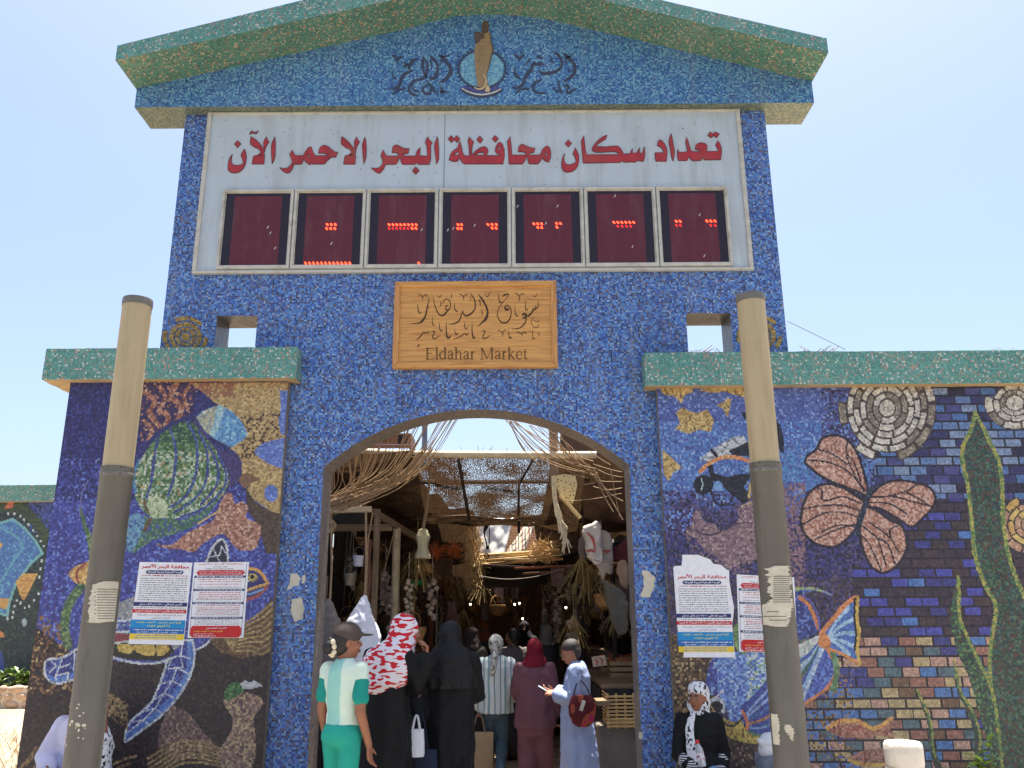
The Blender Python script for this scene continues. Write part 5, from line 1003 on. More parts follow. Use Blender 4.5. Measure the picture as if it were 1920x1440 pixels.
# ================================================================== Arabic lettering from the built-in font (joined forms, set right to left)
AF = {}
def _f(ch, base, dual=True): AF[ch] = (base, base + 1, base + 2, base + 3) if dual else (base, base + 1, None, None)
for ch, bs, du in (('\u0622', 0xFE81, 0), ('\u0623', 0xFE83, 0), ('\u0625', 0xFE87, 0), ('\u0626', 0xFE89, 1), ('\u0627', 0xFE8D, 0), ('\u0628', 0xFE8F, 1), ('\u0629', 0xFE93, 0), ('\u062A', 0xFE95, 1), ('\u062B', 0xFE99, 1), ('\u062C', 0xFE9D, 1), ('\u062D', 0xFEA1, 1),
                   ('\u062E', 0xFEA5, 1), ('\u062F', 0xFEA9, 0), ('\u0630', 0xFEAB, 0), ('\u0631', 0xFEAD, 0), ('\u0632', 0xFEAF, 0), ('\u0633', 0xFEB1, 1), ('\u0634', 0xFEB5, 1), ('\u0635', 0xFEB9, 1), ('\u0636', 0xFEBD, 1), ('\u0637', 0xFEC1, 1), ('\u0638', 0xFEC5, 1),
                   ('\u0639', 0xFEC9, 1), ('\u063A', 0xFECD, 1), ('\u0641', 0xFED1, 1), ('\u0642', 0xFED5, 1), ('\u0643', 0xFED9, 1), ('\u0644', 0xFEDD, 1), ('\u0645', 0xFEE1, 1), ('\u0646', 0xFEE5, 1), ('\u0647', 0xFEE9, 1), ('\u0648', 0xFEED, 0), ('\u0649', 0xFEEF, 0), ('\u064A', 0xFEF1, 1)): _f(ch, bs, bool(du))
LA = {'\u0622': 0xFEF5, '\u0623': 0xFEF7, '\u0625': 0xFEF9, '\u0627': 0xFEFB}
def shape(s):
    out = []; i = 0; joined = False
    while i < len(s):
        ch = s[i]
        if ch == '\u0644' and i + 1 < len(s) and s[i + 1] in LA: out.append(chr(LA[s[i + 1]] + (1 if joined else 0))); joined = False; i += 2; continue
        if ch not in AF: out.append(ch); joined = False; i += 1; continue
        f = AF[ch]; nxt = i + 1 < len(s) and s[i + 1] in AF and f[2] is not None
        out.append(chr((f[3] if nxt else f[1]) if joined else (f[2] if nxt else f[0]))); joined = nxt; i += 1
    v = ''.join(out)[::-1]; r = ''; num = ''
    for ch in v:                                   # digits keep their own order
        if '\u0660' <= ch <= '\u0669': num = ch + num
        else: r += num + ch; num = ''
    return r + num
def text_mesh(s, bold=.0):
    """2-D triangles of a line of text scaled to a 1 x 1 box"""
    c = bpy.data.curves.new('line', 'FONT'); c.body = s; c.resolution_u = 2; c.offset = bold
    o = bpy.data.objects.new('line', c); COL.objects.link(o); dg = bpy.context.evaluated_depsgraph_get(); ev = o.evaluated_get(dg); me = ev.to_mesh()
    v = np.array([q.co[:2] for q in me.vertices]) if len(me.vertices) else np.zeros((0, 2)); f = [tuple(p.vertices) for p in me.polygons]
    ev.to_mesh_clear(); bpy.data.objects.remove(o); bpy.data.curves.remove(c)
    if len(v): v = (v - v.min(0)) / (np.ptp(v, axis=0) + 1e-9)
    return v, f
class Sheet:
    """a printed sheet whose corners (photo pixels, clockwise from top left) lie on a wall"""
    def __init__(s, c, Y): s.c, s.Y = [np.array(q, float) for q in c], Y
    def at(s, u, v, lift=0.):
        a = s.c[0] * (1 - u) + s.c[1] * u; b_ = s.c[3] * (1 - u) + s.c[2] * u; q = a * (1 - v) + b_ * v
        p = P(q[0], q[1], s.Y); return (p.x, s.Y - lift, p.z)
    def rect(s, mb, u0, u1, v0, v1, lift, rnd=0.):
        if rnd: q = [(u0 + rnd * .5, v0), (u1 - rnd * .5, v0), (u1, v0 + rnd * .4), (u1, v1 - rnd * .4), (u1 - rnd * .5, v1), (u0 + rnd * .5, v1), (u0, v1 - rnd * .4), (u0, v0 + rnd * .4)]
        else: q = [(u0, v0), (u1, v0), (u1, v1), (u0, v1)]
        mb.add([s.at(a, b_, lift) for a, b_ in q], [tuple(range(len(q)))])
    def text(s, mb, txt, u0, u1, v0, v1, lift, bold=.012):
        v, f = text_mesh(shape(txt), bold)
        if len(v): mb.add([s.at(u0 + (u1 - u0) * a, v1 + (v0 - v1) * b_, lift) for a, b_ in v], f)
    def marks(s, mb, u0, u1, v0, h, lift, seed):
        """a line of print too small to read: uneven dashes"""
        rr = random.Random(seed); u = u0
        while u < u1:
            wd = rr.uniform(.012, .06); e = min(u + wd, u1); s.rect(mb, u, e, v0 + rr.uniform(0, h * .3), v0 + h * rr.uniform(.7, 1), lift); u = e + rr.uniform(.006, .02)
inks = {k: mat('print_' + k, c, .6, .06, 20) for k, c in (('paper', (236, 236, 240)), ('red', (196, 36, 40)), ('navy', (40, 48, 110)), ('cyan', (26, 140, 200)), ('blue', (30, 104, 178)), ('yellow', (232, 200, 50)), ('pale', (226, 206, 130)), ('grey', (116, 112, 118)), ('rose', (190, 90, 96)), ('lemon', (236, 226, 90)), ('white', (232, 234, 236)))}
def poster_parts(t, sh, jobs):
    for nm, ink, fn in jobs:
        if isinstance(fn, list): poster_parts(t, sh, [(nm, ink, q) for q in fn]); continue
        b = MB(); fn(b)
        if b.v: world_part(b.build(nm, inks[ink], fix=False), t)
def poster_A(label, corners, outline=None):
    sh = Sheet(corners, YW - .003); t = empty('auction_poster', sh.at(.5, 1), label=label, cat='poster', group='market notices on the mosaic walls')
    b = MB()
    if outline: b.px(outline, YW - .0025, .002)
    else: sh.rect(b, 0, 1, 0, 1, .0)
    world_part(b.build('paper', inks['paper'], fix=False), t)
    L1, L2 = .0022, .0034
    poster_parts(t, sh, [
        ('heading', 'red', lambda b: sh.text(b, 'محافظة البحر الأحمر', .05, .95, .022, .085, L1, .035)),
        ('navy_bar', 'navy', [lambda b: sh.rect(b, .14, .86, .098, .143, L1, .06), lambda b: sh.rect(b, .0, .985, .487, .535, L1)]),
        ('bar_lettering', 'white', [lambda b: sh.text(b, 'الوحدة المحلية لمدينة الغردقة', .18, .82, .104, .138, L2, .03), lambda b: sh.text(b, 'تأمين ابتدائي ٢٥٠٠٠ جم لكل محل', .1, .9, .492, .53, L2, .03),
                                              lambda b: sh.text(b, 'جلسة المزاد الاثنين ١ / ٢٠٢٢ الساعة ١٢ ظهرا', .05, .95, .578, .612, L2, .02), lambda b: sh.marks(b, .06, .96, .815, .016, L2, 8), lambda b: sh.text(b, 'شارع قصر النيل - القاهرة', .12, .86, .842, .866, L2, .02)]),
        ('red_bar', 'red', lambda b: sh.rect(b, -.005, .985, .573, .617, L1)),
        ('small_print', 'grey', [lambda b: [sh.marks(b, .06, .95, .19 + k * .0262, .012, L1, k) for k in range(11)], lambda b: sh.marks(b, .05, .97, .548, .012, L1, 31), lambda b: sh.text(b, 'بمركز الإعلام أمام مديرية أمن الغردقة', .1, .94, .628, .658, L1), lambda b: sh.text(b, 'الخبراء المثمنون', .36, .7, .664, .69, L1)]),
        ('red_print', 'rose', lambda b: sh.marks(b, .08, .94, .156, .016, L1, 40)),
        ('cyan_panel', 'cyan', lambda b: sh.rect(b, -.005, .99, .702, .8, L1)), ('blue_panel', 'blue', lambda b: sh.rect(b, -.005, .99, .8, .868, L1)),
        ('names', 'lemon', lambda b: (sh.text(b, 'إبراهيم حسن - أحمد عزت', .1, .92, .71, .75, L2, .02), sh.text(b, 'د/ كريم عزت', .3, .72, .756, .795, L2, .02))),
        ('yellow_panel', 'yellow', lambda b: sh.rect(b, .0, .99, .872, .94, L1)), ('phone_band', 'pale', lambda b: sh.rect(b, .1, .87, .876, .936, L1 + .0006)),
        ('phone_numbers', 'grey', lambda b: (sh.marks(b, .13, .85, .886, .01, L2, 61), sh.marks(b, .1, .87, .912, .01, L2, 62)))])
    return t
def poster_B(label, corners):
    sh = Sheet(corners, YW - .003); t = empty('auction_poster', sh.at(.5, 1), label=label, cat='poster', group='market notices on the mosaic walls')
    L1, L2 = .0022, .0034
    poster_parts(t, sh, [
        ('paper', 'paper', lambda b: sh.rect(b, 0, 1, 0, 1, 0)),
        ('heading', 'red', lambda b: sh.text(b, 'محافظة البحر الأحمر', .08, .9, .012, .036, L1, .03)),
        ('red_panel', 'red', [lambda b: sh.rect(b, .06, .94, .105, .172, L1, .08), lambda b: sh.rect(b, .04, .95, .84, .995, L1, .08)]),
        ('navy_bar', 'navy', [(lambda b, v=v: sh.rect(b, .035, .96, v, v + .028, L1)) for v in (.178, .352, .527, .722)]),
        ('bar_lettering', 'white', [lambda b: (sh.text(b, 'بيع قطع أراضي ومحلات تجارية', .1, .9, .112, .138, L2, .02), sh.text(b, 'بالمدينة الصناعية والسكنية', .12, .88, .142, .166, L2, .02))] + [(lambda b, v=v, i=i: sh.marks(b, .07, .92, v + .007, .014, L2, 70 + i)) for i, v in enumerate((.178, .352, .527, .722))] +
                                              [lambda b: (sh.text(b, 'الخبراء المثمنون', .32, .68, .855, .885, L2), sh.text(b, 'شارع قصر النيل', .1, .45, .935, .962, L2), sh.marks(b, .1, .5, .97, .012, L2, 76))]),
        ('names', 'lemon', lambda b: sh.text(b, 'كريم عزت / أحمد عزت', .1, .62, .895, .928, L2)),
        ('small_print', 'grey', [lambda b: (sh.marks(b, .36, .62, .055, .012, L1, 80), sh.marks(b, .22, .72, .083, .012, L1, 81))] + [(lambda b, v=v: sh.marks(b, .1, .9, v, .011, L1, int(v * 1000))) for v in (.325, .49, .64, .69, .757, .785, .812)]),
        ('red_print', 'rose', lambda b: [sh.marks(b, .1 + .04 * (i % 2), .9, v, .012, L1, int(v * 999)) for i, v in enumerate((.222, .25, .285, .395, .42, .445, .47, .57, .598, .62, .665))]),
        ('border', 'navy', [lambda b: sh.rect(b, .955, .962, .02, .98, L1), lambda b: sh.rect(b, .03, .036, .18, .98, L1)])])
    return t
poster_A('clean Arabic auction poster with blue foot, left one of the pair on the turtle', [(261.8, 1053.7), (360.7, 1055), (344.2, 1209.4), (240.7, 1207.5)])
pb = poster_B('Arabic auction poster with red foot torn at one corner, beside the turtle flipper', [(364, 1054.4), (467, 1053.7), (456.4, 1196), (351.5, 1196)])
z2 = lambda *p: T(1250, 1030, 6.858, *p)
poster_A('ragged Arabic auction poster with blue foot above the seated woman', [(1263.5, 1073), (1366, 1073), (1378.5, 1232.5), (1273, 1232.5)],
         z2((200, 70), (400, 70), (560, 130), (600, 185), (700, 200), (775, 265), (800, 265), (805, 400), (830, 560), (865, 750), (855, 870), (840, 960), (880, 1390), (215, 1390), (225, 1240), (215, 1150), (150, 1130), (135, 965), (110, 600), (85, 240), (100, 215), (190, 210), (200, 130)))
poster_B('Arabic auction poster with red foot, half hidden behind the right lamp post', [(1381, 1077), (1489, 1082.5), (1495.5, 1224), (1386, 1222)])
# paper scraps left on the gate jambs
def scrap(label, Y, outs):
    b = MB()
    for o_ in outs:
        rr = random.Random(int(o_[0][0])); q = []
        for (x0, y0), (x1, y1) in zip(o_, o_[1:] + o_[:1]):
            for k in range(4): tt = k / 4; q.append((x0 + (x1 - x0) * tt + rr.uniform(-1.2, 1.2), y0 + (y1 - y0) * tt + rr.uniform(-1.2, 1.2)))
        b.px(q, Y, .002)
    return tag(b.build('paper_scrap', m_paper), label, 'paper scrap', 'torn paper left on the gate')
y8 = lambda *p: T(0, 980, 3.131, *p)
scrap('upper torn white scrap on the left jamb', YF, [y8((1710, 300), (1740, 295), (1765, 330), (1755, 370), (1720, 375), (1685, 405), (1700, 345)), y8((1770, 315), (1795, 305), (1790, 350), (1775, 360))])
scrap('lower shredded white scrap on the left jamb', YF, [y8((1715, 450), (1770, 440), (1785, 500), (1775, 570), (1725, 580), (1705, 520))])
scrap('curved white scrap on the right jamb', YF, [z6((75, 280), (115, 285), (150, 320), (148, 370), (120, 440), (65, 435), (85, 370), (80, 320))])
scrap('tiny white flake low on the right jamb', YF, [z6((55, 1230), (80, 1232), (78, 1270), (56, 1268))])

# ================================================================== planting
def leafy(name, label, cat, at, h, n, spread, col, leaf=.06, group=None, seed=1, lean=.5):
    rr = random.Random(seed); t = empty(name, at, label=label, cat=cat, group=group); st = MB(); lv = MB()
    for i in range(n):
        a = rr.uniform(0, 6.28); d = rr.uniform(.1, 1) * spread; hh = h * rr.uniform(.5, 1); top = Vector((d * math.cos(a), d * math.sin(a), hh)); mid = Vector((top.x * .35, top.y * .35, hh * .6))
        st.tube([(rr.uniform(-.03, .03), rr.uniform(-.03, .03), 0), mid, top], [.006, .005, .002], 5)
        for k in range(rr.randint(6, 11)):
            u = rr.uniform(.3, 1); c = mid.lerp(top, u) if u > .5 else Vector((0, 0, 0)).lerp(mid, u * 2); b_ = rr.uniform(0, 6.28); L_ = leaf * rr.uniform(.6, 1.3); e = rr.uniform(-.3, .8)
            dr = Vector((math.cos(b_), math.sin(b_), e)).normalized(); sd = dr.cross(Vector((0, 0, 1))).normalized() * L_ * .28; up = Vector((0, 0, L_ * .1))
            lv.add([c, c + dr * L_ * .5 + sd + up, c + dr * L_, c + dr * L_ * .5 - sd + up], [(0, 1, 2, 3)])
    st.build('stem', mat('green_stem', (92, 96, 56), .7, .2, 20), t); lv.build('foliage', mat('leaf_' + str(col[0]), col, .5, .35, 9), t, fix=False); return t
leafy('shrub', 'yellow green young shrub against the foot of the kelp', 'plant', (P(1850, 1425, 7.9).x, 7.9, -.09), .68, 14, .12, (150, 176, 60), .09, seed=4)
for i, (x, y, h, lab) in enumerate(((0, 16.3, .66, 'leftmost leafy green plant in the stone planter'), (22, 16.2, .62, 'middle leafy plant in the stone planter at the left edge'), (48, 16.3, .7, 'right leafy plant in the stone planter, beside the turtle wall'), (75, 16.3, .6, 'leafy plant at the end of the stone planter, mostly behind the turtle wall'), (-40, 16.3, .7, 'leafy plant past the left edge in the stone planter'))):
    leafy('bedding_plant', lab, 'plant', (PX(x, 1280, y), y, .3), h - .2, 16, .3, (104, 132, 56), .12, 'plants in the stone planter', 20 + i)
pl = MB(); rr = random.Random(5)
xl, xr = -13.0, -8.4
for j in range(3):
    x = xl
    while x < xr: wd = rr.uniform(.16, .34); pl.ell((x + wd / 2, 15.9, .17 + j * .13), (wd / 2 * .96, .06, .068), (0, rr.uniform(-.2, .2), 0), n=6); x += wd
t = empty('stone_planter', (-10.5, 16, 0), label='low rubble stone planter along the far left wall', cat='planter')
world_part(pl.build('stones', mat('pink_stone', (190, 160, 134), .85, .25, 5, .3, 30), smooth=True), t)
b = MB(); b.box2(xl, xr, 15.88, 16.9, .05, .46); world_part(b.build('bed', mat('planter_mortar', (206, 192, 168), .9, .12, 6)), t)
gr = MB(); rr = random.Random(11)
for i in range(420):
    x = rr.uniform(-8.6, -5.0); y = rr.uniform(9.2, 12.6); h = rr.uniform(.04, .22); a = rr.uniform(0, 6.28)
    gr.bar((x, y, .1), (x + h * .8 * math.cos(a), y + h * .8 * math.sin(a), .1 + h), .008, .003)
tag(gr.build('dry_weeds', mat('dry_weeds', (150, 122, 78), .9, .3, 20)), kind='stuff')
# ================================================================== the covered market street behind the arch
def leaky(name, rgb, rgb2, holes=.5, scale=60., stretch=(1, 1, 1), trans=.35, patch=1.6, lo=.40, hi=.62, t0=.90, t1=None):
    """reed or palm matting: dark strands, with worn patches where daylight comes through the weave"""
    if name in MATS: return MATS[name]
    m, t, b = nodes(name); N = t.nodes.new; L = t.links.new
    tc = N('ShaderNodeTexCoord'); mp = N('ShaderNodeMapping'); mp.inputs['Scale'].default_value = stretch; L(tc.outputs['Object'], mp.inputs[0])
    n1 = N('ShaderNodeTexNoise'); n1.inputs['Scale'].default_value = scale; n1.inputs['Detail'].default_value = 3; L(mp.outputs[0], n1.inputs[0])
    n2 = N('ShaderNodeTexNoise'); n2.inputs['Scale'].default_value = patch; n2.inputs['Detail'].default_value = 4; L(tc.outputs['Object'], n2.inputs[0])
    r = N('ShaderNodeValToRGB'); e = r.color_ramp.elements; e[0].position = .35; e[0].color = (*lin(rgb), 1); e[1].position = .65; e[1].color = (*lin(rgb2), 1); L(n1.outputs['Fac'], r.inputs[0]); L(r.outputs[0], b.inputs['Base Color'])
    b.inputs['Roughness'].default_value = .9; b.inputs['Specular IOR Level'].default_value = .1
    th = N('ShaderNodeMapRange'); th.inputs[1].default_value = lo; th.inputs[2].default_value = hi; th.inputs[3].default_value = t0; th.inputs[4].default_value = .90 - holes * .5 if t1 is None else t1; L(n2.outputs['Fac'], th.inputs[0])
    gt = N('ShaderNodeMath'); gt.operation = 'GREATER_THAN'; L(n1.outputs['Fac'], gt.inputs[0]); L(th.outputs[0], gt.inputs[1])
    tr = N('ShaderNodeBsdfTransparent'); tl = N('ShaderNodeBsdfTranslucent'); L(r.outputs[0], tl.inputs[0])
    m1 = N('ShaderNodeMixShader'); m1.inputs[0].default_value = trans; L(b.outputs[0], m1.inputs[1]); L(tl.outputs[0], m1.inputs[2])
    m2 = N('ShaderNodeMixShader'); L(gt.outputs[0], m2.inputs[0]); L(m1.outputs[0], m2.inputs[1]); L(tr.outputs[0], m2.inputs[2])
    out = [n for n in t.nodes if n.type == 'OUTPUT_MATERIAL'][0]; L(m2.outputs[0], out.inputs[0])
    MATS[name] = m; return m
m_mat1 = leaky('reed_matting', (44, 33, 25), (104, 78, 54), 1.0, 84, (1.6, .7, .7), .16, 2.2, .34, .62, .70, .53)
m_mat3 = leaky('patched_matting', (52, 40, 30), (96, 74, 52), .74, 11, (1, 1, 1), .08, .8, .40, .66)
m_mat2 = leaky('dark_matting', (52, 40, 30), (96, 74, 52), .62, 34, (1, 1, 1), .12, .9, .45, .7)
m_timber = wood('grey_timber', (150, 124, 92), (92, 74, 54), along=2); m_timberx = wood('grey_timber_rail', (150, 122, 88), (88, 70, 50), along=0)
m_pipe = mat('cream_pipe', (206, 186, 146), .6, .12, 9, dirt=(140, 116, 84), dscale=4, damt=.6)
m_rope = mat('hemp_rope', (150, 122, 90), .9, .25, 40, .4, 90)
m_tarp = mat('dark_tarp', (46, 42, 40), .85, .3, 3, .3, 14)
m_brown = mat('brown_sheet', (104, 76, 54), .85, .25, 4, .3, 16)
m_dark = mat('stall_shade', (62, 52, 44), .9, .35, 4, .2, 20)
def sag_sheet(a, b_, c, d, nu, nv, sag, wave, seed):
    """cloth between four corners with sag and wrinkles"""
    a, b_, c, d = (Vector(q) for q in (a, b_, c, d)); rr = random.Random(seed); ph = [rr.uniform(0, 6.28) for _ in range(4)]
    def fn(u, v):
        p = a.lerp(b_, u).lerp(d.lerp(c, u), v); s_ = 4 * u * (1 - u) * sag * (.35 + .65 * math.sin(math.pi * min(v * 1.1, 1)))
        w_ = wave * (math.sin(u * 17 + v * 5 + ph[0]) + .7 * math.sin(u * 9 - v * 13 + ph[1]) + .5 * math.sin(v * 23 + u * 6 + ph[2])) * .5
        return p + Vector((w_ * .3, w_ * .6, -s_ + w_))
    mb = MB(); mb.grid(fn, nu, nv); return mb
def sheet(name, label, cat, pts, m, nu=24, nv=12, sag=.12, wave=.03, seed=1, group=None, th=.0):
    o = sag_sheet(*pts, nu, nv, sag, wave, seed).build(name, m, smooth=True, fix=False)
    if th: thicken(o, th)
    return tag(o, label, cat, group)
Pv = lambda x, y, Y: tuple(P(x, y, Y))
# front beam and the matting hung from it
b = MB(); b.tube([Pv(640, 846, 10.1), Pv(800, 852, 10.05), Pv(1000, 853, 10.0), Pv(1118, 853, 9.98)], .045, 12); tag(b.build('roof_pole', m_pipe, smooth=True), 'cream pole spanning the street just behind the arch', 'pole')
sheet('reed_mat', 'sunlit worn reed mat hung from the cream pole', 'matting', (Pv(705, 850, 10.12), Pv(1062, 850, 10.07), Pv(1050, 972, 11.6), Pv(690, 950, 11.6)), m_mat1, 60, 30, .10, .04, 3)
sheet('reed_mat', 'dim plain mat sagging left of the worn reed mat', 'matting', (Pv(560, 842, 10.3), Pv(735, 848, 10.2), Pv(745, 945, 12.2), Pv(560, 930, 12.2)), m_mat2, 30, 20, .06, .03, 5)
b = MB()
for (p0, p1, w_) in (((860, 864, 10.12), (880, 975, 11.3), .022), ((1000, 862, 10.1), (975, 905, 10.6), .016), ((690, 905, 10.75), (1030, 903, 10.8), .028), ((973, 905, 10.7), (972, 965, 11.3), .016)): b.tube([Pv(*p0), Pv(*p1)], w_, 6)
tag(b.build('mat_batten', mat('dark_batten', (60, 44, 32), .8)), 'dark battens tied across the worn reed mat', 'batten')
b = MB(); rr = random.Random(2)
for i in range(60):
    x = rr.uniform(790, 1040); p = Vector(Pv(x, 850, 10.02)); b.bar(p, p + Vector((rr.uniform(-.05, .05), rr.uniform(-.03, .03), rr.uniform(-.16, .1))), .004, .004)
tag(b.build('straw_ends', mat('straw_ends', (120, 92, 58), .9, .3)), kind='stuff')
sheet('reed_mat', 'added dark mat strip narrowing the sun patch behind the lower edge of the worn reed mat', 'matting', (Pv(690, 958, 11.6), Pv(1050, 972, 11.6), (.75, 12.5, 2.98), (-1.6, 12.5, 2.98)), m_mat3, 40, 12, .05, .04, 6)  # strip added to cut down the sunlit rectangle on the floor
sheet('dark_mat', 'added dark mat darkening the view right of the bright gap behind the frayed rope', 'matting', (Pv(1000, 962, 13.5), Pv(1110, 955, 13.5), Pv(1110, 1058, 13.4), Pv(1012, 1050, 13.4)), m_mat3, 20, 14, .0, .05, 61)  # added sheet: covers the bright house so this side stays dark
sheet('dark_mat', 'dark mat hanging left of the palm fringe', 'matting', (Pv(740, 950, 13.9), Pv(890, 955, 13.9), Pv(884, 1060, 13.8), Pv(750, 1060, 13.8)), m_mat3, 20, 14, .0, .05, 62)
# second and third roofs further in
sheet('palm_mat_roof', 'dark palm mat roof behind the hanging lantern, left of the bright gap', 'roofing', (Pv(690, 940, 12.4), Pv(890, 960, 12.2), Pv(900, 1085, 17), Pv(640, 1075, 17)), m_mat2, 30, 20, .1, .05, 7)
sheet('roof_tarp', 'long dark tarpaulin roof sagging below the bright gap', 'roofing', (Pv(885, 1063, 13.2), Pv(1190, 1010, 13.0), Pv(1190, 1085, 17), Pv(885, 1105, 17)), m_tarp, 30, 16, .05, .05, 8, th=.01)
sheet('roof_tarp', 'dark matted roof strip right of the worn reed mat', 'roofing', (Pv(1036, 862, 11.3), Pv(1260, 846, 11.2), Pv(1260, 1000, 12.8), Pv(1010, 990, 12.8)), m_mat2, 24, 16, .06, .05, 9)
sheet('roof_tarp', 'brown sheet drooping at the right jamb under the net', 'roofing', (Pv(1090, 905, 10.4), Pv(1240, 885, 10.4), Pv(1240, 975, 11.2), Pv(1095, 975, 11.2)), m_brown, 20, 12, .04, .04, 10, th=.006)
sheet('shed_board', 'dark shed boarding behind the pale post at the upper right of the arch', 'boarding', (Pv(1050, 800, 11.8), Pv(1240, 790, 11.8), Pv(1240, 905, 11.7), Pv(1050, 905, 11.7)), m_brown, 16, 8, .0, .02, 71)
sheet('shed_board', 'dark shed boarding behind the cord fan at the upper left of the arch', 'boarding', (Pv(540, 838, 11.9), Pv(715, 842, 11.9), Pv(720, 945, 11.8), Pv(540, 945, 11.8)), m_brown, 16, 8, .0, .02, 72)
# broad roof over the rest of the street (patched mats) with gaps that let sun spots through
for k, (x0, x1, y0, y1, z, lab) in enumerate(((-4.5, -1.15, 12.6, 20, 3.45, 'patched palm mat roof over the left stalls'), (.62, 4.5, 12.9, 20, 3.35, 'patched palm mat roof over the right stalls'), (-4.5, 4.5, 17.6, 24, 3.0, 'patched palm mat roof over the deep end of the street'), (-4.5, 4.5, 24, 33, 3.3, 'farthest patched mat roof down the street'))):
    sheet('palm_mat_roof', lab, 'roofing', ((x0, y0, z), (x1, y0, z), (x1, y1, z + .1), (x0, y1, z + .1)), m_mat3, 40, 30, .2, .07, 30 + k)
sheet('palm_mat_roof', 'mat roof just inside the arch at the left', 'roofing', ((-4.0, 9.3, 3.45), (-1.2, 9.6, 3.55), (-1.2, 12.6, 3.35), (-4.0, 12.6, 3.3)), m_mat2, 24, 18, .1, .05, 50)
sheet('palm_mat_roof', 'mat roof just inside the arch at the right', 'roofing', ((1.05, 9.4, 3.5), (3.6, 9.2, 3.5), (3.6, 12.9, 3.4), (1.0, 12.9, 3.3)), m_mat2, 24, 18, .1, .05, 51)
# sunlit canvas and striped cloth in the gap, a brick house behind
sheet('canvas_sheet', 'sunlit white canvas hanging in the bright gap', 'cloth', (Pv(894, 968, 15.5), Pv(962, 972, 15.2), Pv(944, 1046, 15.0), Pv(893, 1046, 15.3)), mat('white_canvas', (232, 226, 214), .9, .06, 3, .2, 12), 16, 14, .04, .05, 12, th=.006)
def striped(name, cols, freq, axis=0, rough=.9, wob=.02):
    if name in MATS: return MATS[name]
    m, t, b = nodes(name); N = t.nodes.new; L = t.links.new
    tc = N('ShaderNodeTexCoord'); nz = N('ShaderNodeTexNoise'); nz.inputs['Scale'].default_value = 3; L(tc.outputs['Object'], nz.inputs[0])
    sp = N('ShaderNodeSeparateXYZ'); L(tc.outputs['Object'], sp.inputs[0]); ma = N('ShaderNodeMath'); ma.operation = 'MULTIPLY_ADD'; L(nz.outputs['Fac'], ma.inputs[0]); ma.inputs[1].default_value = wob; L(sp.outputs[axis], ma.inputs[2])
    mu = N('ShaderNodeMath'); mu.operation = 'MULTIPLY'; L(ma.outputs[0], mu.inputs[0]); mu.inputs[1].default_value = freq; fr = N('ShaderNodeMath'); fr.operation = 'FRACT'; L(mu.outputs[0], fr.inputs[0])
    r = N('ShaderNodeValToRGB'); r.color_ramp.interpolation = 'CONSTANT'; el = r.color_ramp.elements; tot = sum(c[0] for c in cols); acc = 0
    for i, (w_, c) in enumerate(cols):
        e = el[i] if i < 2 else el.new(acc / tot)
        e.position = acc / tot; e.color = (*lin(c), 1); acc += w_
    L(fr.outputs[0], r.inputs[0]); L(r.outputs[0], b.inputs['Base Color']); b.inputs['Roughness'].default_value = rough; b.inputs['Specular IOR Level'].default_value = .15
    MATS[name] = m; return m
sheet('striped_cloth', 'sunlit striped cloth slung like a hammock in the bright gap', 'cloth', (Pv(985, 985, 14.2), Pv(1006, 978, 13.8), Pv(985, 1032, 13.9), Pv(945, 1040, 14.3)), striped('striped_cloth', [(3, (216, 204, 176)), (1, (150, 70, 60)), (2, (226, 214, 190)), (1, (90, 84, 90))], 9), 20, 14, .05, .03, 13, th=.006)
t = empty('brick_house', (0.2, 34, 0), label='brick house wall glimpsed through the bright gap', cat='house')
def bricks_mat(name, c1, c2, mortar, sc):
    if name in MATS: return MATS[name]
    m, t_, b = nodes(name); N = t_.nodes.new; L = t_.links.new; tc = N('ShaderNodeTexCoord'); mp = N('ShaderNodeMapping'); mp.inputs['Rotation'].default_value = (R(90), 0, 0); L(tc.outputs['Object'], mp.inputs[0])
    br = N('ShaderNodeTexBrick'); br.inputs['Color1'].default_value = (*lin(c1), 1); br.inputs['Color2'].default_value = (*lin(c2), 1); br.inputs['Mortar'].default_value = (*lin(mortar), 1); br.inputs['Scale'].default_value = sc; L(mp.outputs[0], br.inputs[0]); L(br.outputs[0], b.inputs['Base Color']); b.inputs['Roughness'].default_value = .9
    MATS[name] = m; return m
b = MB(); b.box2(PX(947, 1000, 34), PX(1010, 1000, 34) + 3, 34, 40, 0, PZ(960, 966, 34)); b.build('wall', bricks_mat('house_brick', (196, 140, 92), (176, 120, 78), (210, 190, 160), 2.2)).parent = t
t.children[0].matrix_parent_inverse = Matrix.Translation(t.location).inverted()
# stacked planks and long sticks resting on the tarpaulin
b = MB(); rr = random.Random(4)
for i in range(12):
    x0 = rr.uniform(885, 930); x1 = rr.uniform(1000, 1060); y = rr.uniform(1036, 1058); Y = rr.uniform(12.9, 13.3); b.tube([Pv(x0, y + 4, Y), Pv((x0 + x1) / 2, y - 1, Y), Pv(x1, y - 6, Y)], rr.uniform(.012, .03), 6)
tag(b.build('stick_bundle', mat('bleached_sticks', (206, 176, 124), .8, .2, 12), smooth=True), 'bundle of bleached sticks laid on the sagging tarpaulin', 'stick bundle')
for i, (x0, y0, x1, y1, Y, col, lab) in enumerate(((965, 1066, 1090, 1060, 12.7, (150, 92, 62), 'reddish plank across the tarpaulin front'), (905, 1060, 985, 1064, 12.75, (70, 52, 44), 'dark short plank on the left of the tarpaulin'), (980, 1076, 1110, 1068, 12.65, (126, 86, 60), 'long brown plank below the reddish plank'), (945, 1048, 1006, 1050, 12.9, (224, 200, 150), 'pale sunlit offcut under the striped cloth'))):
    b = MB(); b.bar(Pv(x0, y0, Y), Pv(x1, y1, Y), .13 if i < 3 else .08, .03); tag(bevel(b.build('plank', mat('plank_%d' % i, col, .8, .2, 6, .2, 40)), .004), lab, 'plank')
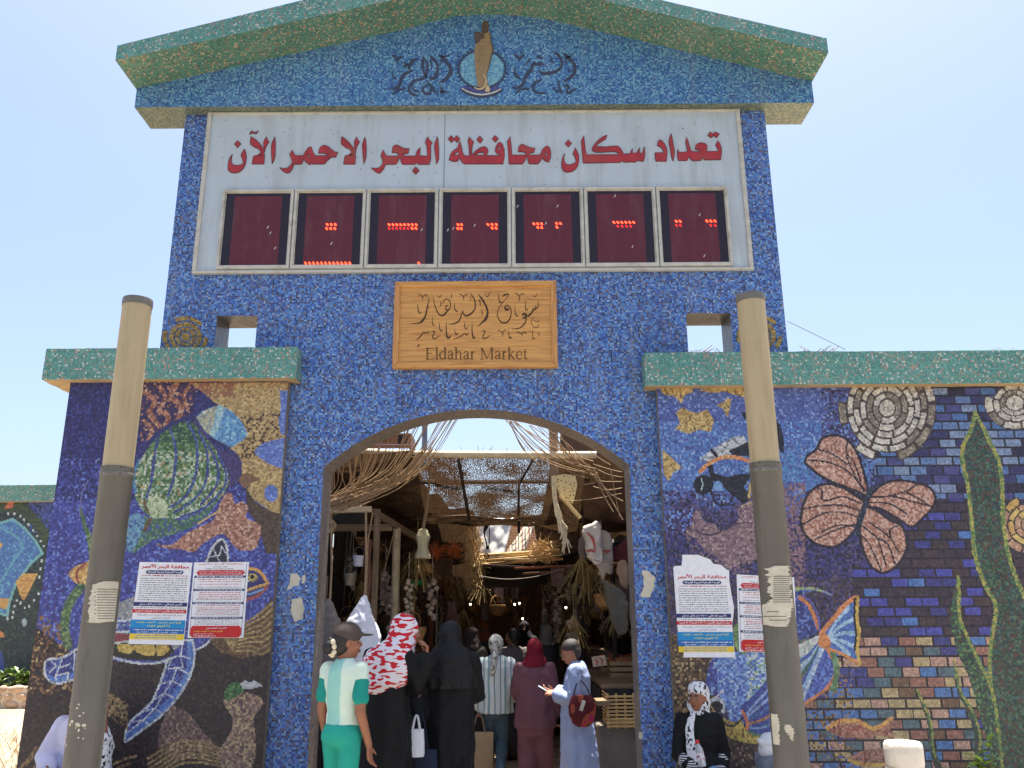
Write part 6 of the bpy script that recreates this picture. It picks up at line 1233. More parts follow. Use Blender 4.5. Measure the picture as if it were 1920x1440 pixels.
# stall frames of the left side
def post(label, px_, y0, Y, r=.04, m=None, square=False, foot=None):
    x = PX(px_, 1130, Y); z = PZ(px_, y0, Y); b = MB(); f_ = -.22 if foot is None else PZ(px_, foot, Y)
    if square: b.box2(x - r, x + r, Y - r, Y + r, f_, z)
    else: b.tube([(x, Y, f_), (x + .004, Y, (z + f_) * .5), (x, Y, z)], r, 10)
    return tag(b.build('timber_post', m or m_timber, smooth=not square), label, 'post')
post('slim stall post left of the flower scarf woman', 702, 955, 10.6, .035, square=True); post('pale round stall post beside the slim stall post', 740, 990, 11.4, .055, m_pipe)
post('pale upright post at the right end of the cream pole', 1044, 805, 10.05, .058, foot=912); post('steel stanchion in the sky gap behind the hanging cords', 789, 792, 10.3, .035, foot=856, m=mat('steel_grey', (120, 122, 128), .5, .1, 9, metal=.4))
post('rusty red stall pole deep in the left stalls', 808, 1105, 15.5, .05, mat('rust_pole', (150, 84, 56), .7, .25, 8)); post('thin pale stall pole beside the rusty pole', 819, 1105, 15.7, .022, m_pipe)
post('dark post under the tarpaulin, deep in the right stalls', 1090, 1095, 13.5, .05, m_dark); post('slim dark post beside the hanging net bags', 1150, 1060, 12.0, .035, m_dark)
def rail(label, a, c, w_=.09, d=.05, m=None):
    b = MB(); b.bar(a, c, d, w_); return tag(bevel(b.build('stall_rail', m or m_timberx), .004), label, 'rail')
rail('pale top rail of the left stall with a round end', Pv(610, 957, 10.3), Pv(697, 955, 10.4), .07, .09, m_pipe); rail('lower timber rail of the left stall', Pv(606, 990, 10.9), Pv(735, 989, 10.9))
rail('diagonal brace of the left stall', Pv(700, 960, 10.55), Pv(800, 1020, 12.6), .09, .05); rail('upper timber rail close to the left jamb', Pv(606, 935, 10.6), Pv(700, 932, 10.8), .05)
b = MB()
for k in range(5): b.bar(Pv(600, 962 + k * 5.4, 11.6), Pv(690, 961 + k * 5.2, 11.8), .03, .045)
tag(b.build('louvred_shutter', mat('grey_shutter', (66, 62, 60), .7, .2, 6)), 'grey slatted shutter high in the left stall', 'shutter')
b = MB(); c = Vector(Pv(618, 985, 9.9)); rr = random.Random(6)
for k in range(16): b.tube([c + Vector((.065 * (1 + rr.uniform(-.2, .2)) * math.cos(a * .785), rr.uniform(-.03, .03), .055 * math.sin(a * .785) + rr.uniform(-.03, .02))) for a in range(9)], .005, 5)
tag(b.build('rope_coil', mat('straw_rope', (186, 160, 118), .9, .2, 30)), 'coil of straw rope on the left stall rail', 'rope')
t = empty('upturned_crate', (PX(752, 825, 11), 11, PZ(752, 838, 11)), label='brown wooden crate on the mat roof at top left of the arch', cat='crate')
b = MB(); a_, c_ = P(718, 812, 11), P(770, 840, 11)
for k in range(4): z = c_.z + (a_.z - c_.z) * k / 4; b.box2(a_.x - .35, c_.x, 11, 11.03, z + .004, z + (a_.z - c_.z) / 4 - .004); b.box2(c_.x - .03, c_.x, 11.03, 11.5, z + .004, z + (a_.z - c_.z) / 4 - .004)
b.box2(a_.x - .35, c_.x - .004, 11.02, 11.5, a_.z - .02, a_.z); world_part(b.build('boards', wood('orange_board', (168, 110, 62), (110, 66, 38))), t)
b = MB(); b.box2(c_.x - .17, c_.x - .05, 10.985, 11.0, c_.z + .06, a_.z - .03); world_part(b.build('label_hole', m_tarp), t)
# dry cords fanning from the arch and wires at the right
b = MB(); rr = random.Random(9)
for i in range(46):
    u = rr.random(); x1 = 625 + 240 * u + rr.uniform(-8, 8); y1 = 872 - 88 * math.sin(min(u * 1.25, 1) * 1.57) + rr.uniform(-3, 3); x0 = rr.uniform(608, 650); y0 = rr.uniform(925, 965) - u * 4
    p0, p1 = Vector(Pv(x0, y0, 9.25)), Vector(Pv(x1, y1, 8.85)); mid = p0.lerp(p1, .5) + Vector((.05 + .14 * u, .02, -.05 - .16 * u * rr.uniform(.5, 1))); b.tube([p0, mid, p1], rr.uniform(.003, .0065), 5, smooth=5)
for i in range(16):
    p0, p1 = Vector(Pv(rr.uniform(610, 640), rr.uniform(935, 968), 9.2)), Vector(Pv(rr.uniform(770, 812), rr.uniform(838, 850), 9.0)); b.tube([p0, p0.lerp(p1, .55) + Vector((.1, 0, -.1 + rr.uniform(-.04, .04))), p1], rr.uniform(.004, .008), 5, smooth=5)
p0, p1 = Vector(Pv(660, 930, 9.2)), Vector(Pv(812, 842, 9.0)); b.tube([p0, p0.lerp(p1, .5) + Vector((.12, 0, -.1)), p1], .006, 5, smooth=6)
tag(b.build('cord_fan', m_rope, smooth=True), 'fan of dry brown cords strung across the upper left of the arch', 'cords')
b = MB(); hub = Vector(Pv(1112, 878, 9.2))
for (x1, y1) in ((950, 788), (955, 789), (960, 790), (965, 790), (995, 797), (1010, 800), (1030, 806), (1040, 812), (1050, 816)):
    for k in range(2): p1 = Vector(Pv(x1 + rr.uniform(-3, 3), y1, 8.8)); q = hub + Vector((rr.uniform(-.08, .05), 0, rr.uniform(-.12, .1))); b.tube([p1, p1.lerp(q, .5) + Vector((rr.uniform(-.1, .02), 0, rr.uniform(-.14, .05))), q], rr.uniform(.003, .006), 5, smooth=5)
for (x0, y0, x1, y1) in ((950, 788, 1000, 850), (955, 790, 985, 845), (960, 800, 1010, 870), (1112, 878, 1150, 960), (1112, 878, 1168, 975), (1145, 880, 1162, 970), (1112, 890, 1168, 940), (1060, 940, 1165, 925), (1115, 900, 1166, 903), (1112, 912, 1166, 915), (1120, 880, 1168, 895), (1112, 870, 1166, 885), (1105, 845, 1145, 872)):
    p0, p1 = Vector(Pv(x0, y0, 9.1)), Vector(Pv(x1, y1, 9.1)); b.tube([p0, p0.lerp(p1, .5) + Vector((rr.uniform(-.04, .04), 0, rr.uniform(-.06, .0))), p1], rr.uniform(.004, .007), 5, smooth=5)
tag(b.build('wire_tangle', m_rope, smooth=True), 'tangle of dry wires strung across the upper right of the arch', 'wires')
# rolled mat, plank and frayed rope hanging at the right
def pitted(name, rgb, hole):
    if name in MATS: return MATS[name]
    m, t_, b_ = nodes(name); N = t_.nodes.new; L = t_.links.new; tc = N('ShaderNodeTexCoord'); v = N('ShaderNodeTexVoronoi'); v.inputs['Scale'].default_value = 26; L(tc.outputs['Object'], v.inputs[0])
    r = N('ShaderNodeValToRGB'); e = r.color_ramp.elements; e[0].position = .2; e[0].color = (*lin(hole), 1); e[1].position = .36; e[1].color = (*lin(rgb), 1); L(v.outputs['Distance'], r.inputs[0]); L(r.outputs[0], b_.inputs['Base Color']); b_.inputs['Roughness'].default_value = .9
    MATS[name] = m; return m
b = MB(); b.px([(1037, 893), (1058, 890), (1078, 892), (1082, 910), (1078, 930), (1074, 945), (1060, 940), (1048, 925), (1042, 908)], 9.9, .04); tag(b.build('woven_mat', pitted('woven_straw', (214, 194, 140), (126, 98, 58)), fix=True), 'sunlit woven straw mat hung beside the pale post', 'mat')
b = MB(); b.px([(1078, 893), (1098, 885), (1092, 915), (1084, 945), (1076, 946), (1079, 925)], 9.95, .03); tag(b.build('net_bag', leaky('brown_netting', (120, 92, 62), (160, 126, 88), .9, 50)), 'brown net bag hanging from the wire tangle', 'net bag')
b = MB(); b.bar(Pv(1050, 928, 9.8), Pv(1088, 972, 9.8), .12, .035); tag(bevel(b.build('plank', wood('fresh_plank', (232, 206, 140), (206, 170, 104), along=2)), .004), 'fresh yellow plank hanging at a slant beside the woven mat', 'plank')
b = MB(); rr = random.Random(12)
for i in range(46):
    q = [(1037 + rr.uniform(-2, 3), 893), (1040 + rr.uniform(-3, 3), 930), (1047 + rr.uniform(-5, 6), 965), (1056 + rr.uniform(-7, 8), 995 + rr.uniform(-8, 5))]
    if i < 16: q.append((1062 + rr.uniform(-12, 10), 1010 + rr.uniform(0, 30)))
    b.tube([Pv(x + rr.uniform(-1, 1), y, 9.7 + rr.uniform(-.03, .03)) for x, y in q], rr.uniform(.004, .008), 5, smooth=3)
tag(b.build('frayed_rope', mat('bleached_rope', (214, 196, 160), .9, .25, 30), smooth=True), 'thick bleached rope with a frayed end hanging down the middle right', 'rope')
# printed sacks hung by the right jamb
def rumple(o, strength, size):
    x = bpy.data.textures.new('rumple', 'CLOUDS'); x.noise_scale = size; d = o.modifiers.new('rumple', 'DISPLACE'); d.texture = x; d.strength = strength; d.mid_level = .5; d.texture_coords = 'LOCAL'
def sack(label, outl, Y, col, mark=None, name='hanging_sack', th=.12):
    t = empty(name, Pv(outl[0][0], outl[0][1], Y), label=label, cat='sack'); b = MB(); b.px([tuple(q) for q in spline(outl, 3, True)], Y, th); o = fuse(b.build('cloth', mat('sack_%d' % (col[0] * 7 + col[2]), col, .9, .2, 5, .6, 14, dirt=(96, 80, 62), dscale=6, damt=.5)), .018, 5); rumple(o, .07, .16); rumple(o, .03, .05); world_part(o, t)
    if mark:
        b = MB()
        for pts, w_ in mark: b.brush(pts, w_, Y - th - .01, .01)
        world_part(b.build('print', mat('sack_print', (176, 84, 74), .9, .15)), t)
    return t
sack('white flour sack with faded red print near the right jamb', [(1093, 992), (1110, 985), (1120, 978), (1124, 1000), (1126, 1025), (1130, 1052), (1118, 1060), (1104, 1050), (1096, 1020)], 10.2, (196, 184, 166), [([(1100, 998), (1112, 1012), (1116, 1035)], 5), ([(1098, 1034), (1108, 1032), (1116, 1036)], 5)])
sack('torn white sack with red band beside the flour sack', [(1124, 1000), (1140, 1000), (1146, 1030), (1145, 1075), (1136, 1070), (1132, 1085), (1122, 1070), (1118, 1050), (1126, 1040)], 10.4, (180, 166, 146), [([(1126, 1032), (1138, 1034), (1145, 1032)], 6)])
sack('olive canvas bundle hanging low by the right jamb', [(1128, 1090), (1142, 1098), (1162, 1110), (1172, 1135), (1172, 1180), (1158, 1190), (1148, 1170), (1136, 1130)], 9.6, (84, 78, 66), th=.25)
sack('dusty red cloth roll high at the right jamb', [(1148, 1030), (1185, 1010), (1185, 1048), (1148, 1052)], 10.6, (96, 36, 40), th=.2)
sack('pale brown cloth hanging against the right jamb', [(1156, 1058), (1172, 1052), (1178, 1085), (1174, 1105), (1162, 1092)], 10.1, (150, 118, 90))
# big conical sacks at the left
def cone_sack(label, top, rows, Y, col):
    t = empty('hanging_sack', Pv(top[0], top[1], Y), label=label, cat='sack'); mb = MB(); rs = []
    for (y, x0, x1) in rows:
        a, c = P(x0, y, Y), P(x1, y, Y); r = max((c.x - a.x) / 2, .004); cc = (a + c) / 2
        rs.append([Vector((cc.x + r * (1 + .05 * math.sin(5 * k * .3927 + y * .03)) * math.cos(k * .19635), Y + r * .75 * math.sin(k * .19635), cc.z + .01 * math.sin(3 * k * .2))) for k in range(32)])
    mb.rings(rs); o = fuse(mb.build('cloth', mat('cone_sack_%d' % col[0], col, .85, .1, 3, .6, 7)), .016, 3); rumple(o, .07, .18); rumple(o, .025, .05); world_part(o, t)
    b = MB(); b.tube([Pv(top[0], top[1] + 2, Y), Pv(top[0] + 3, top[1] - 60, Y + .1), Pv(top[0] + 2, top[1] - 160, Y + .2)], .012, 7); world_part(b.build('rope', m_rope), t); return t
cone_sack('big white conical sack hanging behind the woman in the cap', (684, 1118), [(1116, 681, 688), (1133, 674, 695), (1147, 662, 699), (1162, 651, 704), (1182, 643, 710), (1225, 636, 714), (1265, 640, 712), (1300, 646, 706), (1325, 655, 698)], 8.9, (218, 218, 226))
cone_sack('grey conical sack hanging against the left jamb', (619, 1122), [(1122, 614, 622), (1140, 604, 630), (1170, 596, 638), (1210, 592, 644), (1270, 592, 646), (1330, 596, 642), (1352, 600, 636)], 9.3, (112, 104, 96))
# lantern of cream cloth
t = empty('cloth_lantern', Pv(792, 1047, 10.9), label='cream cloth lantern hanging on a rope from the cream pole', cat='lantern')
c = P(792, 1047, 10.9); k_ = (P(792, 990, 10.9).z - c.z)
b = MB(); b.lathe([(.115, 0), (.1, .01), (.105, .03 * k_ / .4), (.072, .3 * k_), (.066, .42 * k_), (.092, .68 * k_), (.098, .72 * k_), (.06, .93 * k_), (.02, k_)], (c.x, 10.9, c.z), seg=8); world_part(b.build('shade', mat('cream_cloth', (204, 192, 150), .85, .12, 8, .3, 30), smooth=False), t)
b = MB(); b.tube([(c.x, 10.9, c.z + k_), Pv(800, 955, 10.85), Pv(805, 905, 10.6), Pv(809, 868, 10.3)], [.022, .026, .014, .008], 7, smooth=4); world_part(b.build('rope', m_rope, smooth=True), t)
for (cx_, cy_, lab) in ((818, 1035, 'left bunch of orange tinsel beside the cloth lantern'), (852, 1031, 'right bunch of orange tinsel under the palm mat')):
    b = MB(); rr = random.Random(cx_); c = Vector(Pv(cx_, cy_, 12.0))
    for i in range(150): d = Vector((rr.gauss(0, 1), rr.gauss(0, .6), rr.gauss(0, .7))); d.normalize(); L_ = rr.uniform(.05, .17); b.bar(c, c + d * L_, .006, .003)
    tag(b.build('tinsel_bunch', mat('orange_tinsel', (206, 104, 40), .4, .3, 20)), lab, 'tinsel')
# hook and chain in the bright gap
b = MB(); b.tube([Pv(909, 972, 12.1), Pv(912, 985, 12.1), Pv(908, 1000, 12.1), Pv(913, 1022, 12.1), Pv(914, 1030, 12.1)], [.02, .035, .012, .012, .03], 8, smooth=4); b.tube([Pv(917, 974, 12.1), Pv(918, 1005, 12.1), Pv(916, 1030, 12.1)], .008, 6)
b.tube([Pv(912 + 4 * math.cos(a * .6), 1043 + 5 * math.sin(a * .6), 12.1) for a in range(12)], .009, 6); tag(b.build('pulley_hook', mat('black_iron', (26, 24, 24), .5, .2)), 'black pulley and hook hanging before the white canvas', 'hook')
b = MB(); b.tube([Pv(973, 965, 12.0), Pv(973, 1000, 12.0)], .02, 8); tag(b.build('iron_rod', mat('black_iron', (26, 24, 24), .5, .2)), 'short iron rod hanging right of the pulley', 'rod')
# buckets, scale and chain at the left
def bucket(label, px_, py_, Y, col, r=.07, h=.13):
    c = P(px_, py_, Y); t = empty('hanging_bucket', c, label=label, cat='bucket'); b = MB(); b.lathe([(r * .8, 0), (r, h * .72), (r * 1.06, h * .74), (r * 1.06, h), (r * .98, h), (r * .75, .01)], seg=24); b.build('pail', mat('pail_%d' % col[2], col, .5, .1, 6), t, True)
    b = MB(); b.tube([(r * math.cos(a), 0, h + r * 1.5 * math.sin(a)) for a in [math.pi * k / 8 for k in range(9)]], .004, 5); b.build('handle', mat('wire_handle', (120, 116, 108), .4), t); return t
bucket('white lidded pail hanging in the left stall', 672, 1062, 10.4, (206, 204, 206)); bucket('dull cream tub hanging below the white pail', 656, 1098, 10.6, (150, 134, 110), .075, .15)
def chain_rope(label, pts, r, m=None, links=0):
    b = MB(); b.tube([Pv(*p) for p in pts], r, 7, smooth=4)
    if links:
        q = spline([Pv(*p) for p in pts], 8)
        for i, p in enumerate(q[::2]): b.ell(p, (r * 2.3, r * 2.3, r * 3.4), n=5)
    return tag(b.build('hanging_rope', m or m_rope, smooth=True), label, 'rope')
chain_rope('rope with an iron ring hanging from the left stall rail', [(699, 960, 10.2), (694, 990, 10.2), (690, 1014, 10.2), (688, 1060, 10.2), (686, 1118, 10.0)], .012)
chain_rope('slanted thin rope between the two stall posts', [(738, 1000, 11.0), (728, 1040, 11.0), (716, 1085, 11.0)], .007); chain_rope('brown twisted rope hanging beside the iron ring rope', [(690, 1020, 10.4), (688, 1050, 10.4), (690, 1085, 10.4), (686, 1120, 10.4)], .022, mat('red_brown_rope', (110, 74, 56), .9, .3, 30), 1)
chain_rope('long slack cable hung across the tarpaulin front', [(900, 1080, 12.5), (950, 1086, 12.5), (1010, 1080, 12.5), (1075, 1060, 12.4)], .006, mat('grey_cable', (150, 136, 118), .6)); chain_rope('thin cord hung across the right sacks', [(1100, 1044, 10.0), (1130, 1054, 10.0), (1172, 1055, 10.0)], .006)
# awning flap and basket shapes mid left, ragged palm fringe
sheet('awning_flap', 'tan awning flap drooping above the green cloth', 'awning', (Pv(772, 1050, 13.5), Pv(850, 1048, 13.3), Pv(846, 1078, 13.2), Pv(785, 1085, 13.4)), m_brown, 14, 8, .06, .03, 15, th=.006)
b = MB(); b.ell(Pv(782, 1093, 13), (.11, .06, .045), n=8); tag(fuse(b.build('green_cloth', mat('green_plastic', (30, 170, 96), .5, .2, 6)), .02, 6), 'bright green plastic cloth bundle in the left stalls', 'cloth')
b = MB(); rr = random.Random(21)
for i in range(420):
    x = rr.uniform(872, 902); y = rr.uniform(975, 1100); p = Vector(Pv(x + (y - 1000) * .02, y, 13 + rr.uniform(-.3, .3))); d = Vector((rr.gauss(0, .5), rr.gauss(0, .3), -abs(rr.gauss(0, 1)))); d.normalize(); b.bar(p, p + d * rr.uniform(.08, .26), .008, .004)
tag(b.build('palm_fringe', mat('palm_fringe', (196, 164, 112), .85, .35, 10)), 'ragged palm frond fringe left of the white canvas', 'palm fringe')
b = MB()
for i in range(300):
    x = rr.uniform(1000, 1040); y = rr.uniform(1015, 1052); p = Vector(Pv(x, y, 12.9 + rr.uniform(-.2, .2))); d = Vector((rr.gauss(0, 1), rr.gauss(0, .3), rr.gauss(0, .35))); d.normalize(); b.bar(p, p + d * rr.uniform(.06, .22), .007, .004)
tag(b.build('palm_fringe', mat('palm_fringe', (196, 164, 112), .85, .35, 10)), 'brushwood bundle right of the striped cloth', 'brushwood')
# dark stall walls on both sides and the far end
def stall_wall(label, x, y0, y1, h, m, seed):
    rr = random.Random(seed); b = MB(); y = y0
    while y < y1: wd = rr.uniform(.5, 1.1); b.box2(x - .02 + rr.uniform(-.12, .12), x + .02 + rr.uniform(0, .12), y, min(y + wd, y1) - .01, -.22, h + rr.uniform(-.25, .1)); y += wd
    return tag(b.build('stall_partition', m), label, 'partition')
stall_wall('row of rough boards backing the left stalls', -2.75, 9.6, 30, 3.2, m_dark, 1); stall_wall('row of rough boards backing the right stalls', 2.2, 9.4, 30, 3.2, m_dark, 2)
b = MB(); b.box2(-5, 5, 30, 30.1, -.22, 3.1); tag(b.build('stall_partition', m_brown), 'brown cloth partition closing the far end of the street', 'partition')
def counter(label, x0, x1, y0, y1, h, drape):
    t = empty('market_stall', ((x0 + x1) / 2, (y0 + y1) / 2, 0), label=label, cat='stall')
    b = MB(); b.box2(x0, x1, y0, y1, h - .05, h); world_part(bevel(b.build('table_top', m_timberx), .01), t)
    b = MB(); b.grid(lambda u, v: (x0 + (x1 - x0) * u, y0 - .01 + .02 * math.sin(u * 40), (h + .15) * (1 - v) - .2), 40, 4); world_part(b.build('cloth_skirt', drape, smooth=True, fix=False), t)
    b = MB(); xs = x1 if x0 < 0 else x0
    b.grid(lambda u, v: (xs + (.01 if x0 < 0 else -.01) + .015 * math.sin(u * 60), y0 + (y1 - y0) * u, (h + .15) * (1 - v) - .2), 60, 4); world_part(b.build('side_skirt', drape, smooth=True, fix=False), t)
    return t
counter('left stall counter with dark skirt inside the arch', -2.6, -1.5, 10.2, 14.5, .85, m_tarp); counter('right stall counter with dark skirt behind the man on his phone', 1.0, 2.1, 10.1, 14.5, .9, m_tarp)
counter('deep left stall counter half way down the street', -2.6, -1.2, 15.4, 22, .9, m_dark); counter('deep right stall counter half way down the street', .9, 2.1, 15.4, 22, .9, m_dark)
# goods hung along both rows of stalls
def good(kind, seed):
    rr = random.Random(seed); b = MB()
    b.tube([(0, 0, 0), (0, 0, .35)], .005, 5)
    if kind == 0:
        for i in range(16): b.ell((rr.uniform(-.05, .05), rr.uniform(-.05, .05), -.02 - i * .03), (.035, .035, .03), n=5)
    elif kind == 1: b.lathe([(.02, 0), (.09, -.08), (.11, -.25), (.08, -.42), (.01, -.44)], seg=14, sy=.6)
    elif kind == 2:
        for i in range(26): d = Vector((rr.gauss(0, .35), rr.gauss(0, .35), -1)); d.normalize(); b.bar((0, 0, 0), d * rr.uniform(.25, .5), .012, .006)
    elif kind == 3: b.lathe([(.14, -.02), (.15, -.05), (.11, -.16), (.04, -.2)], seg=16); b.tube([(.14 * math.cos(a * .52), 0, .14 * math.sin(a * .52)) for a in range(7)], .007, 5)
    else: b.box((0, 0, -.17), (.22, .05, .3)); b.box((0, -.027, -.2), (.12, .004, .12))
    return b
GN = (('hanging_braid', 'strung bulbs', (196, 176, 150), 'braid of bulbs hanging in the dim stalls'), ('hanging_bag', 'bag', (130, 116, 100), 'bulging cloth bag hanging in the dim stalls'), ('dried_herbs', 'herb bunch', (140, 116, 66), 'bunch of dried stalks hanging in the dim stalls'), ('hanging_basket', 'basket', (176, 128, 76), 'round basket hanging in the dim stalls'), ('hanging_packet', 'packet', (150, 120, 110), 'flat packet hanging in the dim stalls'))
protos = []
for k, (nm, ct, col, lb) in enumerate(GN):
    o = good(k, k + 3).build(nm, mat(nm, col, .8, .3, 12, .2, 40), smooth=k in (0, 1, 3)); tag(o, lb, ct, ct + ' hung along the stalls'); protos.append(o)
rr = random.Random(77); used = [False] * 5
for i in range(230):
    k = rr.choice((0, 0, 1, 2, 2, 3, 4)); side = rr.choice((-1, 1)); y = rr.uniform(10.8, 24); x = rr.uniform(-2.5, -.95) if side < 0 else rr.uniform(.62, 2.0)
    if y > 17 and rr.random() < .5: x = rr.uniform(-1.2, .9)
    o = protos[k] if not used[k] else protos[k].copy()
    if used[k]: COL.objects.link(o)
    used[k] = True; o.location = (x, y, rr.uniform(1.55, 2.75)); o.rotation_euler = (0, 0, rr.uniform(0, 6.28)); o.scale = [rr.uniform(.7, 1.25)] * 3
# goods heaped on the counters
crate0 = None
for i, (x, y, z, lab) in enumerate(((-1.9, 10.6, .85, 'wooden fruit crate at the near end of the left counter'), (-1.75, 11.4, .85, 'second wooden fruit crate along the left counter'), (-1.85, 12.3, .85, 'third wooden fruit crate along the left counter'), (1.5, 11.3, .9, 'wooden fruit crate midway along the right counter'), (1.5, 12.4, .9, 'farther wooden fruit crate on the right counter'), (1.3, 16, .9, 'wooden fruit crate on the deep right counter'), (-1.5, 16.2, .9, 'wooden fruit crate on the deep left counter'))):
    t = empty('fruit_crate', (x, y, z), label=lab, cat='crate', group='fruit crates on the counters')
    if crate0 is None:
        b = MB()
        for zz in (.03, .1, .17):
            for s_ in (-1, 1): b.box((0, s_ * .2, zz), (.56, .012, .05)); b.box((s_ * .275, 0, zz), (.012, .39, .05))
        b.box((0, 0, .006), (.55, .4, .012)); c1 = b.build('slats', wood('crate_slat', (186, 150, 100), (130, 98, 62)), t)
        b = MB(); r2 = random.Random(3)
        for q in range(60): b.ell((r2.uniform(-.24, .24), r2.uniform(-.16, .16), r2.uniform(.1, .2)), [r2.uniform(.03, .042)] * 3, n=5)
        c2 = b.build('produce', mat('mixed_fruit', (176, 96, 50), .5, .5, 3), t, True); crate0 = (c1, c2)
    else:
        for c in crate0: d = c.copy(); COL.objects.link(d); d.parent = t
# palm crates and concrete block by the right jamb
t = empty('palm_crate', (PX(1165, 1365, 9.2), 9.2, 0), label='palm rib crate with sunlit ends stacked by the right jamb', cat='crate')
b = MB(); xl, xr = PX(1140, 1330, 9.2), PX(1186, 1330, 9.2); zt, zb = PZ(1160, 1306, 9.2), PZ(1160, 1362, 9.2)
for k in range(9): z = zb + (zt - zb) * k / 8; b.tube([(xl - .02, 9.2, z), (xr + .15, 9.2 + .01 * (k % 2), z)], .011, 7); b.tube([(xl, 9.2, z + .012), (xl, 9.75, z + .012)], .01, 7)
for k in range(5): b.tube([(xl + .09 * k, 9.21, zb - .02), (xl + .09 * k, 9.21, zt + .03)], .012, 7)
b.box2(xl, xr + .15, 9.24, 9.75, zb, zb + .02); world_part(b.build('ribs', wood('palm_rib', (206, 168, 104), (140, 104, 60)), smooth=True), t)
b = MB(); b.box2(PX(1125, 1380, 9.15), 1.9, 9.3, 9.8, -.22, zb - .012); tag(bevel(b.build('concrete_block', mat('dusty_concrete', (110, 100, 88), .9, .2, 4, .4, 30, dirt=(70, 62, 56)), fix=True), .02, 2), 'dusty concrete block under the palm rib crate', 'block')
rail('short board resting on the concrete block behind the man', Pv(1116, 1316, 9.25), Pv(1142, 1315, 9.25), .05, .3)
def card(label, quad, Y, col, marks):
    t = empty('price_card', Pv(*quad[0], Y), label=label, cat='card', group='price cards in the right stall'); b = MB(); b.px(quad, Y, .006); world_part(b.build('board', mat('card_%d' % col[0], col, .8, .1, 9)), t); b = MB()
    for p_, w_ in marks: b.brush(p_, w_, Y - .006, .002)
    world_part(b.build('marks', mat('card_marks', (150, 60, 44), .8)), t); return t
card('tilted cream price card with rust red marks, upper of the pair', [(1061, 1164), (1081, 1157), (1087, 1174), (1067, 1180)], 11.0, (150, 128, 104), [([(1066, 1168), (1072, 1172), (1070, 1177)], 3), ([(1076, 1163), (1081, 1170)], 3)])
card('smaller grey price card below the tilted one', [(1062, 1188), (1080, 1184), (1085, 1202), (1066, 1205)], 11.0, (120, 112, 104), [([(1068, 1192), (1078, 1196)], 1.5), ([(1070, 1199), (1080, 1200)], 1.5)])
card('cream price card with two red marks behind the man on his phone', [(1109, 1232), (1134, 1228), (1138, 1247), (1112, 1251)], 10.0, (170, 150, 126), [([(1114, 1235), (1120, 1241), (1118, 1248)], 3.4), ([(1124, 1233), (1130, 1240), (1127, 1246)], 3.4)])
# bare bulbs that are lit
for (x, y, Y, lab) in ((965, 1133, 16, 'left of two lit warm bulbs deep in the street'), (974, 1131, 16, 'right of two lit warm bulbs deep in the street'), (1061, 1139, 14, 'lit white bulb above the tilted price card'), (980, 1160, 15.5, 'lit warm bulb low under the tarpaulin'), (882, 1133, 16, 'lit warm bulb behind the palm fringe')):
    c = P(x, y, Y); t = empty('light_bulb', c, label=lab, cat='light bulb'); b = MB(); b.ell((0, 0, 0), (.017, .017, .02), n=7); b.build('bulb', led_mat('bulb_glow', (255, 226, 190), 4.0), t, True); b = MB(); b.tube([(0, 0, .03), (0, 0, .6)], .005, 5); b.lathe([(.012, .015), (.011, .05)], seg=10); b.build('cord', m_tarp, t)
# ================================================================== people
SKIN = mat('brown_skin', (150, 98, 72), .55, .08, 20, .05, 90); SKIN2 = mat('deep_brown_skin', (118, 76, 56), .55, .08, 20)
HAIR = mat('black_hair', (26, 22, 22), .45, .3, 60, .3, 120); BLACK = mat('black_cloth', (15, 15, 18), .75, .25, 5, .25, 22, spec=.3)
def cloth(name, rgb, var=.1, bump=.5, bs=9): return mat(name, rgb, .85, var, 5, bump, bs, spec=.2)
def ringz(mb, rows, n=24, fold=0., k=9, seed=0, c=(0, 0)):
    """loft of oval sections: (z, half width, half depth, dx, dy)"""
    rr = random.Random(seed); ph = rr.uniform(0, 6.28); rs = []
    for i, r in enumerate(rows):
        z, a, b_ = r[:3]; dx, dy = (r[3], r[4]) if len(r) > 3 else (0, 0); f = fold * (i / (len(rows) - 1)) ** 1.3
        rs.append([Vector((c[0] + dx + a * (1 + f * math.sin(k * t + ph + i * .12) + f * .5 * math.sin((k * 1.7 // 1) * t + 2 * ph)) * math.cos(t), c[1] + dy + b_ * (1 + f * math.sin(k * t + ph + i * .12)) * math.sin(t), z)) for t in [2 * math.pi * q / n for q in range(n)]])
    mb.rings(rs)
def hand(mb, w, d, side, s=1., curl=.35, up=None):
    """palm, four bent fingers of different lengths and a thumb; w wrist, d pointing along the hand, side towards the thumb"""
    w, d, side = Vector(w), Vector(d).normalized(), Vector(side); side = (side - d * side.dot(d)).normalized(); nrm = d.cross(side)
    if up is not None and nrm.dot(Vector(up)) < 0: nrm = -nrm
    L = .085 * s
    for k in range(4):
        o = side * (.028 - .0185 * k) * s; mb.limb([w + o * .5, w + d * L * .55 + o * .9, w + d * L + o], [.012 * s, .0125 * s, .011 * s], 8)
        fl = (.068, .076, .07, .054)[k] * s; p = w + d * L + o; a = curl * (1 + .25 * k); d1 = (d * math.cos(a) + nrm * math.sin(a)); d2 = (d * math.cos(2.2 * a) + nrm * math.sin(2.2 * a)); mb.limb([p, p + d1 * fl * .52, p + d1 * fl * .52 + d2 * fl * .48], [.0095 * s, .0085 * s, .007 * s], 7)
    t0 = w + side * .02 * s + d * .02 * s; t1 = t0 + (side * .7 + d * .6 + nrm * .2) * .042 * s; mb.limb([t0, t1, t1 + (d * .9 + side * .25 + nrm * .4) * .034 * s], [.013 * s, .010 * s, .008 * s], 7)
